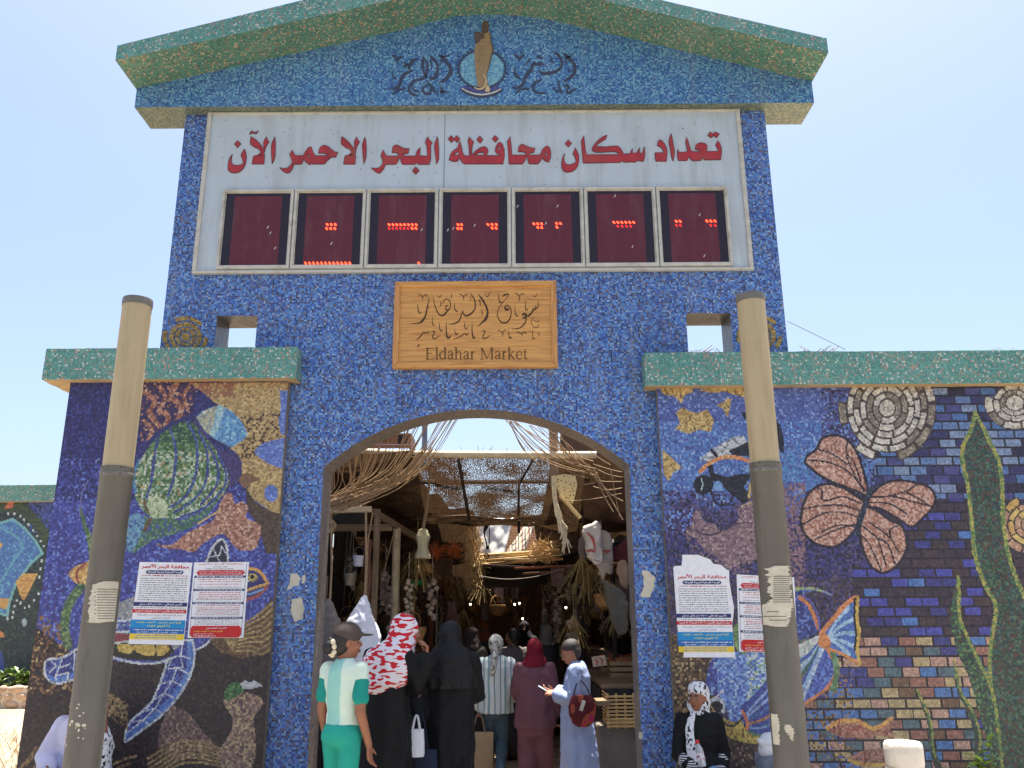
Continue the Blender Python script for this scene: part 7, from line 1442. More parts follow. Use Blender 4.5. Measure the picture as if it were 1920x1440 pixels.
def head(mb, c, yaw, s=1., nod=0., hair_only=False):
    """skull, jaw, nose, ears; returns the face frame"""
    M = Matrix.Rotation(yaw, 3, 'Z') @ Matrix.Rotation(nod, 3, 'X'); c = Vector(c)
    def q(x, y, z): return c + M @ (Vector((x, y, z)) * s)
    e = M.to_euler()
    mb.ell(q(0, -.012, .022), (.076 * s, .096 * s, .096 * s), e); mb.ell(q(0, .02, -.03), (.06 * s, .07 * s, .085 * s), e); mb.ell(q(0, .045, -.085), (.034 * s, .034 * s, .03 * s), e, n=8)
    mb.limb([q(0, .084, .014), q(0, .1, -.022)], [.008 * s, .0135 * s], 8); mb.ell(q(0, .083, -.062), (.022 * s, .012 * s, .012 * s), e, n=7); mb.ell(q(0, .078, .03), (.05 * s, .014 * s, .01 * s), e, n=7)
    for k in (-1, 1): mb.ell(q(k * .076, -.005, -.008), (.01 * s, .02 * s, .032 * s), e, n=7); mb.ell(q(k * .042, .062, -.025), (.024 * s, .022 * s, .026 * s), e, n=7)
    return q, e
def face_bits(q, e, par, s=1., lip=(120, 62, 56)):
    b = MB()
    for k in (-1, 1): b.ell(q(k * .03, .081, .006), (.0125 * s, .007 * s, .0065 * s), e, n=7)
    b.build('eyes', mat('eye_white', (206, 200, 194), .3), par, True)
    b = MB()
    for k in (-1, 1): b.ell(q(k * .03, .0865, .006), (.0058 * s, .004 * s, .006 * s), e, n=6)
    b.build('iris', mat('dark_iris', (30, 20, 16), .25), par, True)
    b = MB()
    for k in (-1, 1): b.limb([q(k * .012, .092, .027), q(k * .03, .09, .034), q(k * .05, .076, .028)], [.004 * s, .0045 * s, .003 * s], 6)
    b.build('eyebrows', HAIR, par, True)
    b = MB(); b.ell(q(0, .0905, -.056), (.021 * s, .008 * s, .0052 * s), e, n=7); b.ell(q(0, .0895, -.066), (.018 * s, .008 * s, .006 * s), e, n=7); b.build('lips', mat('lips', lip, .45), par, True)
FOLD = bpy.data.textures.new('folds', 'CLOUDS'); FOLD.noise_scale = .085; FOLD.noise_depth = 2
def torso_rows(s, w=1., belly=0.):
    return [(.85 * s, .10 * s * w, .06 * s), (.88 * s, .155 * s * w, .11 * s), (.97 * s, .14 * s * w, .1 * s, 0, .01 + belly), (1.06 * s, .125 * s * w, .088 * s, 0, belly), (1.18 * s, .15 * s * w, .1 * s, 0, .005), (1.28 * s, .165 * s * w, .1 * s), (1.345 * s, .15 * s * w, .085 * s), (1.385 * s, .085 * s * w, .065 * s), (1.41 * s, .05 * s, .05 * s)]
def standing(name, at, rz, label, H=1.62, w=1., skin=SKIN, arms=None, head_yaw=0., nod=0., head_off=(0, 0, 0), legs=None, face=True, vox=.011, shoes=None):
    """arms: {'R': [shoulder, elbow, wrist, hand direction, thumb side, curl], 'L': ...} in units of a 1.62 m figure"""
    s = H / 1.62; t = empty(name, at, rz, label=label, cat='person'); b = MB()
    ringz(b, torso_rows(s, w)); hc = Vector((head_off[0], head_off[1] + .015, 1.515 + head_off[2])) * s
    b.limb([(0, 0, 1.36 * s), hc + Vector((0, -.01, -.07)) * s], [.055 * s, .048 * s], 12)
    q, e = head(b, hc, head_yaw, s, nod)
    lg = legs or {'R': [(.08, 0, .84), (.085, .02, .45), (.085, -.01, .07)], 'L': [(-.08, 0, .84), (-.085, .02, .45), (-.085, -.01, .07)]}
    for k, p in lg.items():
        p = [Vector(v) * s for v in p]; b.limb(p, [.066 * s * w, .044 * s, .034 * s], 14); d = (p[1] - p[2]); b.limb([p[2] + Vector((0, -.03, -.035)) * s, p[2] + Vector((0, .06, -.045)) * s, p[2] + Vector((0, .14, -.052)) * s], [.034 * s, .036 * s, .026 * s], 10)
    for k, a in (arms or {}).items():
        p = [Vector(v) * s for v in a[:3]]; b.limb(p, [.046 * s, .036 * s, .025 * s], 12); hand(b, p[2], a[3], a[4], s, a[5] if len(a) > 5 else .35)
    o = fuse(b.build('body', skin, t), vox if vox < .011 else .0085, 3)
    if face: face_bits(q, e, t, s)
    return t, s, q, e, hc
def wear(t, name, fn, m, vox=.014, sm=3, fold=None):
    b = MB(); fn(b); o = b.build(name, m, t)
    if vox: fuse(o, vox, sm)
    else: o.data.polygons.foreach_set('use_smooth', [True] * len(o.data.polygons))
    if fold is None: fold = .026
    if fold and len(b.v) > 200:
        d = o.modifiers.new('folds', 'DISPLACE'); d.texture = FOLD; d.strength = fold; d.mid_level = .5; d.texture_coords = 'LOCAL'
    return o
def sleeves(b, s, arms, r0, r1, upto=1., flare=0.):
    for k, a in arms.items():
        p0, p1, p2 = (Vector(v) * s for v in a[:3])
        if upto <= .5: b.limb([p0, p0.lerp(p1, upto * 2)], [r0 * s, r1 * s], 14)
        else: e_ = p1.lerp(p2, (upto - .5) * 2); b.limb([p0, p1, e_], [r0 * s, (r0 + r1) / 2 * s, (r1 + flare) * s], 14)
def shirt_rows(s, w, hem, ex=.018):
    return [(z, a + ex, b_ + ex, *(r_ if r_ else (0, 0))) for z, a, b_, r_ in [(r[0], r[1], r[2], r[3:]) for r in torso_rows(s, w)] if z >= hem * s]

# --- woman in a cap and teal trousers, in front of the arch
Yp = 6.4; GZ = -.09; at = (PX(643, 1330, Yp), Yp, GZ); H1 = 1.70
ar = {'R': [(.135, .0, 1.33), (.165, -.03, 1.06), (.195, .04, .85), (.05, .12, -.95), (-.2, .9, .1), .3], 'L': [(-.135, 0, 1.33), (-.16, -.02, 1.07), (-.155, .05, .85), (0, .15, -1), (.2, .9, 0), .3]}
t, s, q, e, hc = standing('person', at, R(-24), 'woman in dark cap, pale mint top and teal trousers seen from behind', H1, .76, SKIN, ar, R(-42), 0, (0, 0, 0), {'R': [(.066, 0, .84), (.072, -.02, .45), (.078, -.09, .07)], 'L': [(-.066, 0, .84), (-.072, .06, .45), (-.078, .09, .07)]})
wear(t, 'top', lambda b: (ringz(b, [(.87 * s, .14 * s, .12 * s), *shirt_rows(s, .76, .9, .014)]), sleeves(b, s, ar, .056, .053, .2)), striped('mint_jersey', [(.12, (150, 204, 194)), (.74, (208, 226, 210)), (.14, (150, 204, 194))], 2.2, 0, .8, .02), .012)
for k in ('R', 'L'):
    p0, p1 = Vector(ar[k][0]) * s, Vector(ar[k][1]) * s; wear(t, 'sleeve', lambda b: b.limb([p0.lerp(p1, .28), p0.lerp(p1, .66)], [.057 * s, .055 * s], 16), cloth('teal_sleeve', (34, 142, 130), .08, .4, 12), .011)
wear(t, 'trousers', lambda b: (ringz(b, [(.84 * s, .115 * s, .09 * s), (.885 * s, .146 * s, .134 * s), (.93 * s, .142 * s, .132 * s), (.985 * s, .115 * s, .11 * s)]), [b.limb([(x * s, y_ * .1, .875 * s), (x * 1.1 * s, .02 + y_ * .5, .44 * s), (x * 1.2 * s, y_, .10 * s)], [.080 * s, .060 * s, .050 * s], 16) for x, y_ in ((-.072, .12), (.072, -.1))]), cloth('teal_trousers', (44, 158, 140), .08, .6, 9), .012, 3, .007)
wear(t, 'hair', lambda b: (b.ell(q(0, -.025, .03), (.084 * s, .096 * s, .098 * s), e), b.ell(q(0, -.045, -.02), (.075 * s, .07 * s, .075 * s), e), b.ell(q(0, -.125, -.03), (.045 * s, .05 * s, .052 * s), e)), HAIR, .01, 3, 0)
wear(t, 'cap', lambda b: (b.ell(q(0, -.008, .055), (.09 * s, .108 * s, .085 * s), e), b.limb([q(-.045, .09, .05), q(0, .1, .052), q(.045, .09, .05)], .014 * s, 8), b.ell(q(0, .125, .046), (.062 * s, .066 * s, .009 * s), e)), cloth('taupe_cap', (84, 74, 68), .12, .3, 30), .009, 3, .004)
wear(t, 'scrunchie', lambda b: [b.ell(q(.05 * math.cos(a * .7), -.1 + .006 * math.sin(a * 5), -.03 + .052 * math.sin(a * .7)), (.018 * s,) * 3, n=6) for a in range(9)], cloth('cream_scrunchie', (226, 214, 186), .08, .5, 40), 0)

# --- woman with a red and white scarf over a black robe
def patch_cloth(name, base, mark, sx, thr, extra=None):
    if name in MATS: return MATS[name]
    m, tt, b = nodes(name); N = tt.nodes.new; L = tt.links.new; tc = N('ShaderNodeTexCoord'); mp = N('ShaderNodeMapping'); mp.inputs['Scale'].default_value = sx; mp.inputs['Rotation'].default_value = (0, R(24), R(10)); L(tc.outputs['Object'], mp.inputs[0])
    n1 = N('ShaderNodeTexNoise'); n1.inputs['Scale'].default_value = 1; n1.inputs['Detail'].default_value = .6; L(mp.outputs[0], n1.inputs[0])
    r = N('ShaderNodeValToRGB'); r.color_ramp.interpolation = 'CONSTANT'; e_ = r.color_ramp.elements; e_[0].color = (*lin(base), 1); e_[1].position = thr; e_[1].color = (*lin(mark), 1)
    if extra: x = e_.new(extra[0]); x.color = (*lin(extra[1]), 1)
    L(n1.outputs['Fac'], r.inputs[0]); L(r.outputs[0], b.inputs['Base Color']); b.inputs['Roughness'].default_value = .8; b.inputs['Specular IOR Level'].default_value = .2
    n3 = N('ShaderNodeTexNoise'); n3.inputs['Scale'].default_value = 9; L(tc.outputs['Object'], n3.inputs[0]); bp = N('ShaderNodeBump'); bp.inputs['Strength'].default_value = .5; bp.inputs['Distance'].default_value = .02; L(n3.outputs['Fac'], bp.inputs['Height']); L(bp.outputs[0], b.inputs['Normal'])
    MATS[name] = m; return m
def drape(b, q, e, s, rows, fold=.05, k=7, seed=3):
    """head scarf: cap over the skull and a fall over the shoulders"""
    b.ell(q(0, -.02, .03), (.092 * s, .11 * s, .108 * s), e); b.ell(q(0, -.02, -.04), (.09 * s, .096 * s, .1 * s), e); ringz(b, rows, 28, fold, k, seed)
Yp = 7.0; at = (PX(722, 1330, Yp), Yp, GZ); ar = {'R': [(.17, .03, 1.33), (.25, .10, 1.13), (.285, .12, 1.33), (.05, .02, 1), (-.7, .5, 0), .6], 'L': [(-.17, .02, 1.33), (-.22, .12, 1.06), (-.08, .3, 1.02), (.8, .4, 0), (0, .2, 1), .6]}
t, s, q, e, hc = standing('person', at, R(-38), 'woman in red and white patterned headscarf over a black robe, one hand raised', 1.76, 1.1, SKIN, ar, R(-30), 0, (.085, .10, -.005))
wear(t, 'robe', lambda b: (ringz(b, [(1.44 * s, .06 * s, .06 * s, 0, .02), (1.37 * s, .16 * s, .1 * s), (1.28 * s, .2 * s, .13 * s), (1.1 * s, .185 * s, .15 * s), (.9 * s, .205 * s, .18 * s), (.6 * s, .225 * s, .21 * s), (.3 * s, .25 * s, .23 * s), (.03, .27 * s, .25 * s)], 48, .09, 9, 4), sleeves(b, s, ar, .075, .06, .95, .015)), BLACK, .016)
red = patch_cloth('red_white_scarf', (222, 216, 222), (196, 40, 50), (15, 17, 48), .54)
wear(t, 'headscarf', lambda b: drape(b, q, e, s, [(1.57 * s, .075 * s, .08 * s, hc.x, hc.y - .02), (1.47 * s, .11 * s, .11 * s, hc.x * .85, hc.y * .8 - .02), (1.38 * s, .19 * s, .15 * s, hc.x * .4 - .01, .02), (1.27 * s, .232 * s, .175 * s, -.01, .0), (1.16 * s, .235 * s, .185 * s, -.03, -.01), (1.09 * s, .19 * s, .17 * s, -.07, -.02)], .05), red, .011)
# her bags
def bag(name, label, at, w_, d, h, m, hm, hh=.2, rz=0., taper=.85):
    t = empty(name, at, rz, label=label, cat='bag'); b = MB(); ringz(b, [(0, w_ * .92, d * .9), (.02, w_, d), (h * .5, w_ * .97, d * .9), (h, w_ * taper, d * .55)], 24, .05, 6, int(w_ * 99)); o = b.build('pouch', m, t, True)
    for sgn in (-1, 1):
        b = MB(); b.tube([(-w_ * .45, sgn * d * .4, h - .02), (-w_ * .2, sgn * d * .15, h + hh * .75), (0, 0, h + hh), (w_ * .2, sgn * d * .15, h + hh * .75), (w_ * .45, sgn * d * .4, h - .02)], .009, 7, smooth=4); b.build('handle', hm, t, True)
    return t
ctr = P(786, 1356, 7.0)
bag('shopping_bag', 'navy shopping bag carried low between the two black robed women', (ctr.x + .0, 7.06, ctr.z - .60), .15, .07, .40, cloth('navy_vinyl', (34, 42, 62), .15, .5, 8), cloth('navy_strap', (24, 30, 44)), .28)
bag('carrier_bag', 'thin white carrier bag held above the navy shopping bag', (ctr.x - .02, 6.98, ctr.z - .24), .07, .04, .2, cloth('white_film', (206, 206, 214), .06, .8, 14), cloth('white_film_handle', (196, 196, 204)), .1)

# --- woman in a black robe and veil with one hand raised
Yp = 7.35; at = (PX(843, 1330, Yp), Yp, GZ); ar = {'L': [(-.17, .0, 1.33), (-.24, -.06, 1.08), (-.235, -.16, .9), (-.05, .05, -1), (.2, .9, .1), 1.0], 'R': [(.17, .02, 1.33), (.21, .1, 1.06), (.14, .28, 1.05), (0, 1, .2), (-1, 0, .4), .7]}
t, s, q, e, hc = standing('person', at, R(-4), 'woman in black robe and plain black veil carrying bags', 1.70, .98, SKIN, ar, R(-8))
wear(t, 'robe', lambda b: (ringz(b, [(1.44 * s, .06 * s, .06 * s), (1.36 * s, .17 * s, .11 * s), (1.26 * s, .19 * s, .14 * s), (1.05 * s, .185 * s, .16 * s), (.85 * s, .195 * s, .185 * s), (.55 * s, .19 * s, .19 * s), (.25 * s, .18 * s, .19 * s), (.03, .19 * s, .2 * s)], 48, .09, 9, 6), sleeves(b, s, ar, .075, .062, .93, .012)), BLACK, .016)
veil = mat('black_veil', (14, 14, 16), .6, .35, 14, .6, 26, spec=.35)
wear(t, 'veil', lambda b: drape(b, q, e, s, [(1.58 * s, .08 * s, .08 * s, 0, -.01), (1.46 * s, .1 * s, .1 * s, 0, -.02), (1.38 * s, .18 * s, .135 * s, 0, -.01), (1.27 * s, .21 * s, .165 * s), (1.18 * s, .212 * s, .18 * s), (1.13 * s, .21 * s, .182 * s)], .06, 11, 8), veil, .011)
# --- woman in a striped shirt walking in
FL = -.21; Yp = 10.3; at = (PX(930, 1300, Yp), Yp, FL); ar = {'L': [(-.16, 0, 1.32), (-.2, -.02, 1.05), (-.2, .03, .83), (0, .1, -1), (.3, .9, 0), 1.0], 'R': [(.16, 0, 1.32), (.215, -.05, 1.07), (.21, .1, .92), (-.2, .9, -.2), (-.5, .2, .8), .5]}
lg = {'L': [(-.075, 0, .84), (-.08, .06, .46), (-.085, -.0, .07)], 'R': [(.075, 0, .84), (.07, .02, .47), (.04, -.26, .22)]}
t, s, q, e, hc = standing('person', at, R(3), 'woman in pale striped shirt and jeans walking away with a tote', 1.64, 1., SKIN, ar, R(-6), 0, (0, 0, 0), lg)
strp = striped('striped_shirting', [(5, (196, 206, 206)), (1, (92, 122, 130)), (3, (206, 214, 212)), (2, (126, 156, 160)), (4, (200, 208, 206)), (1, (84, 112, 122))], 5.2, 0, .8, .03)
wear(t, 'shirt', lambda b: (ringz(b, [(1.42 * s, .055 * s, .055 * s), (1.37 * s, .15 * s, .09 * s), (1.28 * s, .19 * s, .125 * s), (1.1 * s, .175 * s, .125 * s), (.95 * s, .19 * s, .15 * s), (.78 * s, .2 * s, .155 * s)], 32, .04, 7, 3), sleeves(b, s, ar, .07, .06, .92)), strp, .013)
for k in ('L', 'R'):
    p1, p2 = Vector(ar[k][1]) * s, Vector(ar[k][2]) * s; wear(t, 'cuff', lambda b: b.limb([p1.lerp(p2, .72), p1.lerp(p2, .92)], .054 * s, 14), cloth('pale_cuff', (196, 206, 202)), .011)
wear(t, 'jeans', lambda b: (ringz(b, [(.72 * s, .15 * s, .12 * s), (.84 * s, .17 * s, .13 * s), (.95 * s, .15 * s, .11 * s)]), [b.limb([Vector(v) * s for v in lg[k]], [.092 * s, .07 * s, .058 * s], 14) for k in lg]), cloth('blue_jeans', (66, 84, 96), .15, .5, 12))
for k in lg:
    p = Vector(lg[k][2]) * s; up = -.035 if k == 'L' else -.02; wear(t, 'shoe', lambda b: (b.limb([p + Vector((0, -.03, up)), p + Vector((0, .05, up - .01)), p + Vector((0, .13, up - .02 if k == 'L' else -.14))], [.044, .044, .034], 10)), cloth('grey_trainer', (120, 116, 108), .1, .3, 30), .01)
wear(t, 'headscarf', lambda b: (b.ell(q(0, -.015, .03), (.088 * s, .106 * s, .104 * s), e), b.ell(q(0, -.035, -.04), (.07 * s, .075 * s, .07 * s), e), b.tube([q(.0, -.095, -.03), q(-.005, -.12, -.1), q(-.02, -.13, -.22), q(-.03, -.125, -.33)], [.028, .034, .04, .03], 10, smooth=3)), patch_cloth('pale_floral_scarf', (190, 190, 184), (96, 96, 92), (30, 30, 30), .56, (.66, (170, 168, 160))), .01)
c = Vector(ar['L'][2]) * s + Vector(at)
bag('tote_bag', 'brown canvas tote bag hanging from the striped shirt woman', (c.x + .01, Yp - .1, c.z - .66), .165, .05, .42, cloth('tan_canvas', (158, 138, 110), .12, .5, 9), cloth('tan_strap', (120, 106, 86)), .2, 0, .97)
# --- woman in plum tunic and trousers
Yp = 9.8; at = (PX(1003, 1300, Yp), Yp, FL); ar = {'L': [(-.17, 0, 1.32), (-.22, .04, 1.07), (-.17, .2, .98), (.2, 1, 0), (.8, 0, .4), .6], 'R': [(.17, 0, 1.32), (.22, -.02, 1.05), (.22, .06, .82), (0, .15, -1), (-.3, .9, 0), .5]}
lg = {'L': [(-.085, 0, .84), (-.085, .02, .46), (-.09, -.06, .08)], 'R': [(.085, 0, .84), (.085, .05, .46), (.085, .12, .07)]}
t, s, q, e, hc = standing('person', at, R(-2), 'woman in plum tunic, wide trousers and dark red headscarf', 1.60, 1.15, SKIN2, ar, R(5), 0, (0, 0, 0), lg)
plum = cloth('plum_cloth', (104, 70, 78), .14, .6, 8)
wear(t, 'tunic', lambda b: (ringz(b, [(1.42 * s, .055 * s, .055 * s), (1.37 * s, .17 * s, .1 * s), (1.27 * s, .205 * s, .135 * s), (1.08 * s, .2 * s, .145 * s), (.9 * s, .225 * s, .175 * s), (.7 * s, .24 * s, .185 * s)], 36, .045, 8, 5), sleeves(b, s, ar, .075, .062, .95)), plum, .014)
wear(t, 'trousers', lambda b: (ringz(b, [(.62 * s, .2 * s, .15 * s), (.75 * s, .21 * s, .16 * s), (.9 * s, .19 * s, .14 * s)]), [b.limb([Vector(v) * s for v in lg[k]], [.125 * s, .115 * s, .105 * s], 16) for k in lg]), plum)
wear(t, 'headscarf', lambda b: drape(b, q, e, s, [(1.57 * s, .08 * s, .085 * s), (1.47 * s, .1 * s, .1 * s), (1.39 * s, .14 * s, .12 * s), (1.34 * s, .16 * s, .125 * s)], .04), cloth('crimson_scarf', (112, 24, 40), .3, .5, 14), .011)
# --- man in a pale blue robe reading his phone
Yp = 9.0; at = (PX(1084, 1320, Yp), Yp, FL); ar = {'L': [(-.17, .0, 1.33), (-.22, .01, 1.07), (-.07, .23, 1.11), (.25, .95, .15), (.75, 0, .65), .55], 'R': [(.17, .0, 1.33), (.215, .02, 1.07), (.06, .25, 1.12), (-.3, .95, .15), (-.75, 0, .65), .55]}
t, s, q, e, hc = standing('person', at, R(78), 'man in long pale blue robe looking down at his phone', 1.62, 1.08, SKIN, ar, R(8), R(-24), (0, .05, -.01))
wear(t, 'robe', lambda b: (ringz(b, [(1.43 * s, .055 * s, .055 * s), (1.37 * s, .165 * s, .1 * s), (1.27 * s, .195 * s, .13 * s), (1.08 * s, .185 * s, .15 * s, 0, .02), (.9 * s, .2 * s, .165 * s, 0, .02), (.55 * s, .215 * s, .19 * s), (.25 * s, .225 * s, .21 * s), (.05, .235 * s, .225 * s)], 40, .06, 8, 9), sleeves(b, s, ar, .078, .068, .86, .014)), cloth('pale_blue_robe', (140, 152, 184), .06, .7, 7), .013)
wear(t, 'hair', lambda b: (b.ell(q(0, -.026, .05), (.083 * s, .098 * s, .088 * s), e), b.ell(q(0, -.058, .0), (.076 * s, .056 * s, .08 * s), e)), mat('greying_hair', (46, 38, 34), .6, .4, 60, .4, 120), .009, 3, .004)
M_ = Matrix.Rotation(R(78), 3, 'Z'); pc_ = Vector(at) + M_ @ (Vector((-.005, .35, 1.145)) * s)
tp = empty('mobile_phone', pc_, R(78), label='dark mobile phone held in both hands by the man in blue', cat='phone'); b = MB(); b.box((0, 0, 0), (.072, .15, .009), rx=.5); bevel(b.build('case', mat('phone_case', (28, 28, 32), .3), tp), .003); b = MB(); b.box((0, -.003, .0052), (.062, .135, .001), rx=.5); b.build('screen', led_mat('phone_glow', (150, 160, 170), .5), tp)
c = P(1092, 1336, 8.72); tb = empty('shoulder_pouch', (c.x, 8.72, c.z - .13), R(8), label='dark red patterned pouch hanging at the side of the man in blue', cat='bag')
b = MB(); ringz(b, [(0, .05, .03), (.03, .1, .05), (.11, .135, .062), (.19, .14, .055), (.26, .115, .04), (.29, .1, .03)], 28, .03, 5, 2); b.build('pouch', patch_cloth('red_pouch', (78, 26, 34), (140, 70, 40), (14, 14, 9), .55, (.66, (150, 40, 80))), tb, True)
b = MB(); b.tube([(-.09, 0, .27), (-.06, .02, .36), (-.02, .06, .44)], .006, 6, smooth=4); b.tube([(.09, 0, .27), (.05, .03, .37), (-.01, .06, .44)], .006, 6, smooth=4); b.build('strap', cloth('dark_strap', (30, 26, 30)), tb, True); b = MB(); b.box((-.01, -.058, .2), (.035, .008, .1), ry=.35); b.build('tag_patch', mat('pale_patch', (190, 180, 170), .7), tb)

# --- shoppers deep in the shade
def shopper(px_, top, Yp, rz, label, top_col, low_col, scarf, H=None, wide=1.1):
    z = PZ(px_, top, Yp); H_ = (z - FL) / 1.62 * 1.62 / 1.0; at = (PX(px_, 1300, Yp), Yp, FL); s0 = (z - FL) / 1.64
    ar = {'L': [(-.17, 0, 1.32), (-.21, .03, 1.06), (-.18, .16, .9), (0, .6, -.6), (.6, .5, 0), .5], 'R': [(.17, 0, 1.32), (.22, .02, 1.06), (.19, .15, .92), (0, .6, -.6), (-.6, .5, 0), .5]}
    t, s, q, e, hc = standing('person', at, rz, label, 1.62 * s0, wide, SKIN2, ar, R(rr.uniform(-30, 30)))
    wear(t, 'tunic', lambda b: (ringz(b, [(1.42 * s, .055 * s, .055 * s), (1.37 * s, .165 * s, .1 * s), (1.27 * s, .2 * s, .135 * s), (1.05 * s, .19 * s, .145 * s), (.8 * s, .215 * s, .17 * s), (.72 * s, .215 * s, .17 * s)], 32, .04, 7, int(px_)), sleeves(b, s, ar, .072, .06, .95)), cloth('shopper_top_%d' % px_, top_col, .15), .018)
    wear(t, 'skirt', lambda b: ringz(b, [(.9 * s, .17 * s, .13 * s), (.6 * s, .2 * s, .17 * s), (.3 * s, .22 * s, .19 * s), (.05, .235 * s, .2 * s)], 32, .06, 8, int(px_) + 1), cloth('shopper_low_%d' % px_, low_col, .15), 0)
    if scarf: wear(t, 'headscarf', lambda b: drape(b, q, e, s, [(1.57 * s, .08 * s, .085 * s), (1.47 * s, .1 * s, .1 * s), (1.38 * s, .16 * s, .125 * s), (1.32 * s, .18 * s, .13 * s)], .04), cloth('shopper_scarf_%d' % px_, scarf, .2), .014)
    else: wear(t, 'hair', lambda b: (b.ell(q(0, -.028, .04), (.082 * s, .094 * s, .092 * s), e), b.ell(q(0, -.055, -.005), (.07 * s, .055 * s, .07 * s), e)), HAIR, .012, 3, 0)
shopper(962, 1178, 12.2, R(10), 'shopper in grey brown top just ahead of the striped shirt woman', (104, 94, 90), (60, 54, 54), None)
shopper(884, 1176, 12.6, R(-30), 'shopper in dull green grey top seen past the black veil', (92, 92, 80), (54, 50, 50), (66, 56, 52))
shopper(905, 1165, 15.5, R(170), 'shopper in dark clothes and orange brown scarf deep in the street', (70, 62, 60), (40, 38, 40), (150, 86, 54))
shopper(1025, 1170, 14.5, R(40), 'shopper in pale scarf seen between plum and blue clothes', (88, 84, 86), (44, 42, 46), (150, 142, 134))
shopper(985, 1165, 17.0, R(160), 'shopper in black, farthest down the middle of the street', (44, 40, 42), (34, 32, 36), (40, 36, 40))
shopper(1150, 1215, 12.4, R(90), 'stallholder in dark brown behind the price cards', (64, 54, 48), (40, 36, 34), None)

# --- seated people
def seated(name, at, rz, label, s, w=1., skin=SKIN, arms=None, head_yaw=0., nod=0., lean=0., seat=.42):
    """sitting figure: hips at seat height, thighs forward, shins down; local origin on the floor below the hips"""
    t = empty(name, at, rz, label=label, cat='person'); b = MB(); S0 = seat - .82 * s
    def up(z): return S0 + z * s
    def sh(p): return Vector((p[0] * s, p[1] * s + lean * max(p[2] - .9, 0) * s, up(p[2])))
    rows = [(up(z / s), a, b_, (r[0] if r else 0), (r[1] if r else 0) + lean * max(z / s - .9, 0) * s) for z, a, b_, r in [(r[0], r[1], r[2], r[3:]) for r in torso_rows(s, w)]]
    ringz(b, rows); hc = sh((0, .02, 1.515)); b.limb([sh((0, 0, 1.36)), hc + Vector((0, -.01, -.07)) * s], [.055 * s, .048 * s], 12)
    q, e = head(b, hc, head_yaw, s, nod)
    for k in (-1, 1):
        kn = Vector((k * .12 * s, .42 * s, seat + .04)); an = Vector((k * .1 * s, .40 * s, .075)); b.limb([Vector((k * .085 * s, .0, seat + .03)), kn, an], [.085 * s, .058 * s, .036 * s], 12); b.limb([an + Vector((0, -.03, -.035)), an + Vector((0, .12, -.045))], [.034, .028], 10)
    for k, a in arms.items():
        p = [sh(v) for v in a[:3]]; b.limb(p, [.046 * s, .036 * s, .025 * s], 12); hand(b, p[2], a[3], a[4], s, a[5])
    fuse(b.build('body', skin, t), .0085, 3); face_bits(q, e, t, s); return t, q, e, hc, sh, up, rows
def ledge(label, x, y, w_, d, h):
    b = MB(); b.box2(x - w_ / 2, x + w_ / 2, y - d / 2, y + d / 2, -.09, -.09 + h); return tag(bevel(b.build('stone_ledge', mat('ledge_stone', (150, 140, 126), .9, .2, 5, .3, 30)), .015, 2), label, 'ledge')
x0_, y0_ = PX(1313, 1400, 7.85), 7.85; s = .97
ledge('stone ledge under the seated woman with the bottle', x0_, 8.02, .7, .36, .36)
ar = {'R': [(.15, 0, 1.32), (.205, .05, 1.03), (.08, .26, .93), (-.6, .7, -.25), (-.4, .1, .9), .55], 'L': [(-.15, 0, 1.32), (-.205, -.02, 1.04), (-.13, .17, .87), (.75, .5, -.3), (.2, .2, .9), .5]}
t, q, e, hc, sh, up, rows = seated('person', (x0_, y0_, -.09), R(176), 'young woman in black sweater and white headscarf seated against the right wall', s, 1.0, SKIN, ar, R(-34), R(-3), .02, .38)
def swt(b):
    ringz(b, [(z, a + .022, b_ + .022, dx, dy) for z, a, b_, dx, dy in rows])
    for k, a in ar.items(): p = [sh(v) for v in a[:3]]; b.limb([p[0], p[1], p[1].lerp(p[2], .55)], [.068, .066, .062], 14)
wear(t, 'sweater', swt, BLACK, .012)
stripes = striped('cuff_stripes', [(1, (214, 214, 214)), (1.3, (18, 18, 22))], 62, 2, .8, .01)
for k in ar: p = [sh(v) for v in ar[k][:3]]; wear(t, 'striped_cuff', lambda b: b.limb([p[1].lerp(p[2], .3), p[1].lerp(p[2], .62), p[1].lerp(p[2], .88)], [.060, .056, .046], 14), stripes, .009, 3, 0)
wear(t, 'jeans', lambda b: (ringz(b, [(.36, .16, .12), (.42, .17, .13), (.5, .15, .12)]), [b.limb([(k * .085, 0, .42), (k * .12, .42, .43), (k * .1, .4, .14)], [.1, .078, .058], 14) for k in (-1, 1)]), cloth('light_jeans', (120, 150, 182), .12, .5, 10), .014)
flor = patch_cloth('white_floral_scarf', (224, 224, 228), (52, 52, 58), (44, 44, 32), .615)
def scarf(b):
    b.ell(q(0, -.046, .03), (.09, .1, .104), e); b.ell(q(0, -.052, -.05), (.088, .09, .088), e); b.ell(q(0, -.022, .062), (.084, .1, .082), e)
    b.tube([q(-.07, .03, -.06), q(-.04, .05, -.118), q(.03, .05, -.122), q(.068, .03, -.075), q(.078, -.01, -.01)], [.02, .026, .026, .024, .02], 12, smooth=3)
    b.tube([q(.03, .04, -.11), sh((.085, .10, 1.33)), sh((.105, .13, 1.2)), sh((.095, .15, 1.05)), sh((.06, .17, .95))], [.03, .036, .044, .046, .04], 12, flat=.45, smooth=4)
    b.ell(q(0, -.045, -.13), (.082, .066, .04), e)
wear(t, 'headscarf', scarf, flor, .0085, 3)
c = P(1318, 1430, 7.48)
tb = empty('water_bottle', (c.x, 7.5, c.z - .03), label='small clear water bottle with red cap in the seated woman hand', cat='bottle'); tb.rotation_euler = (0, R(-10), 0)
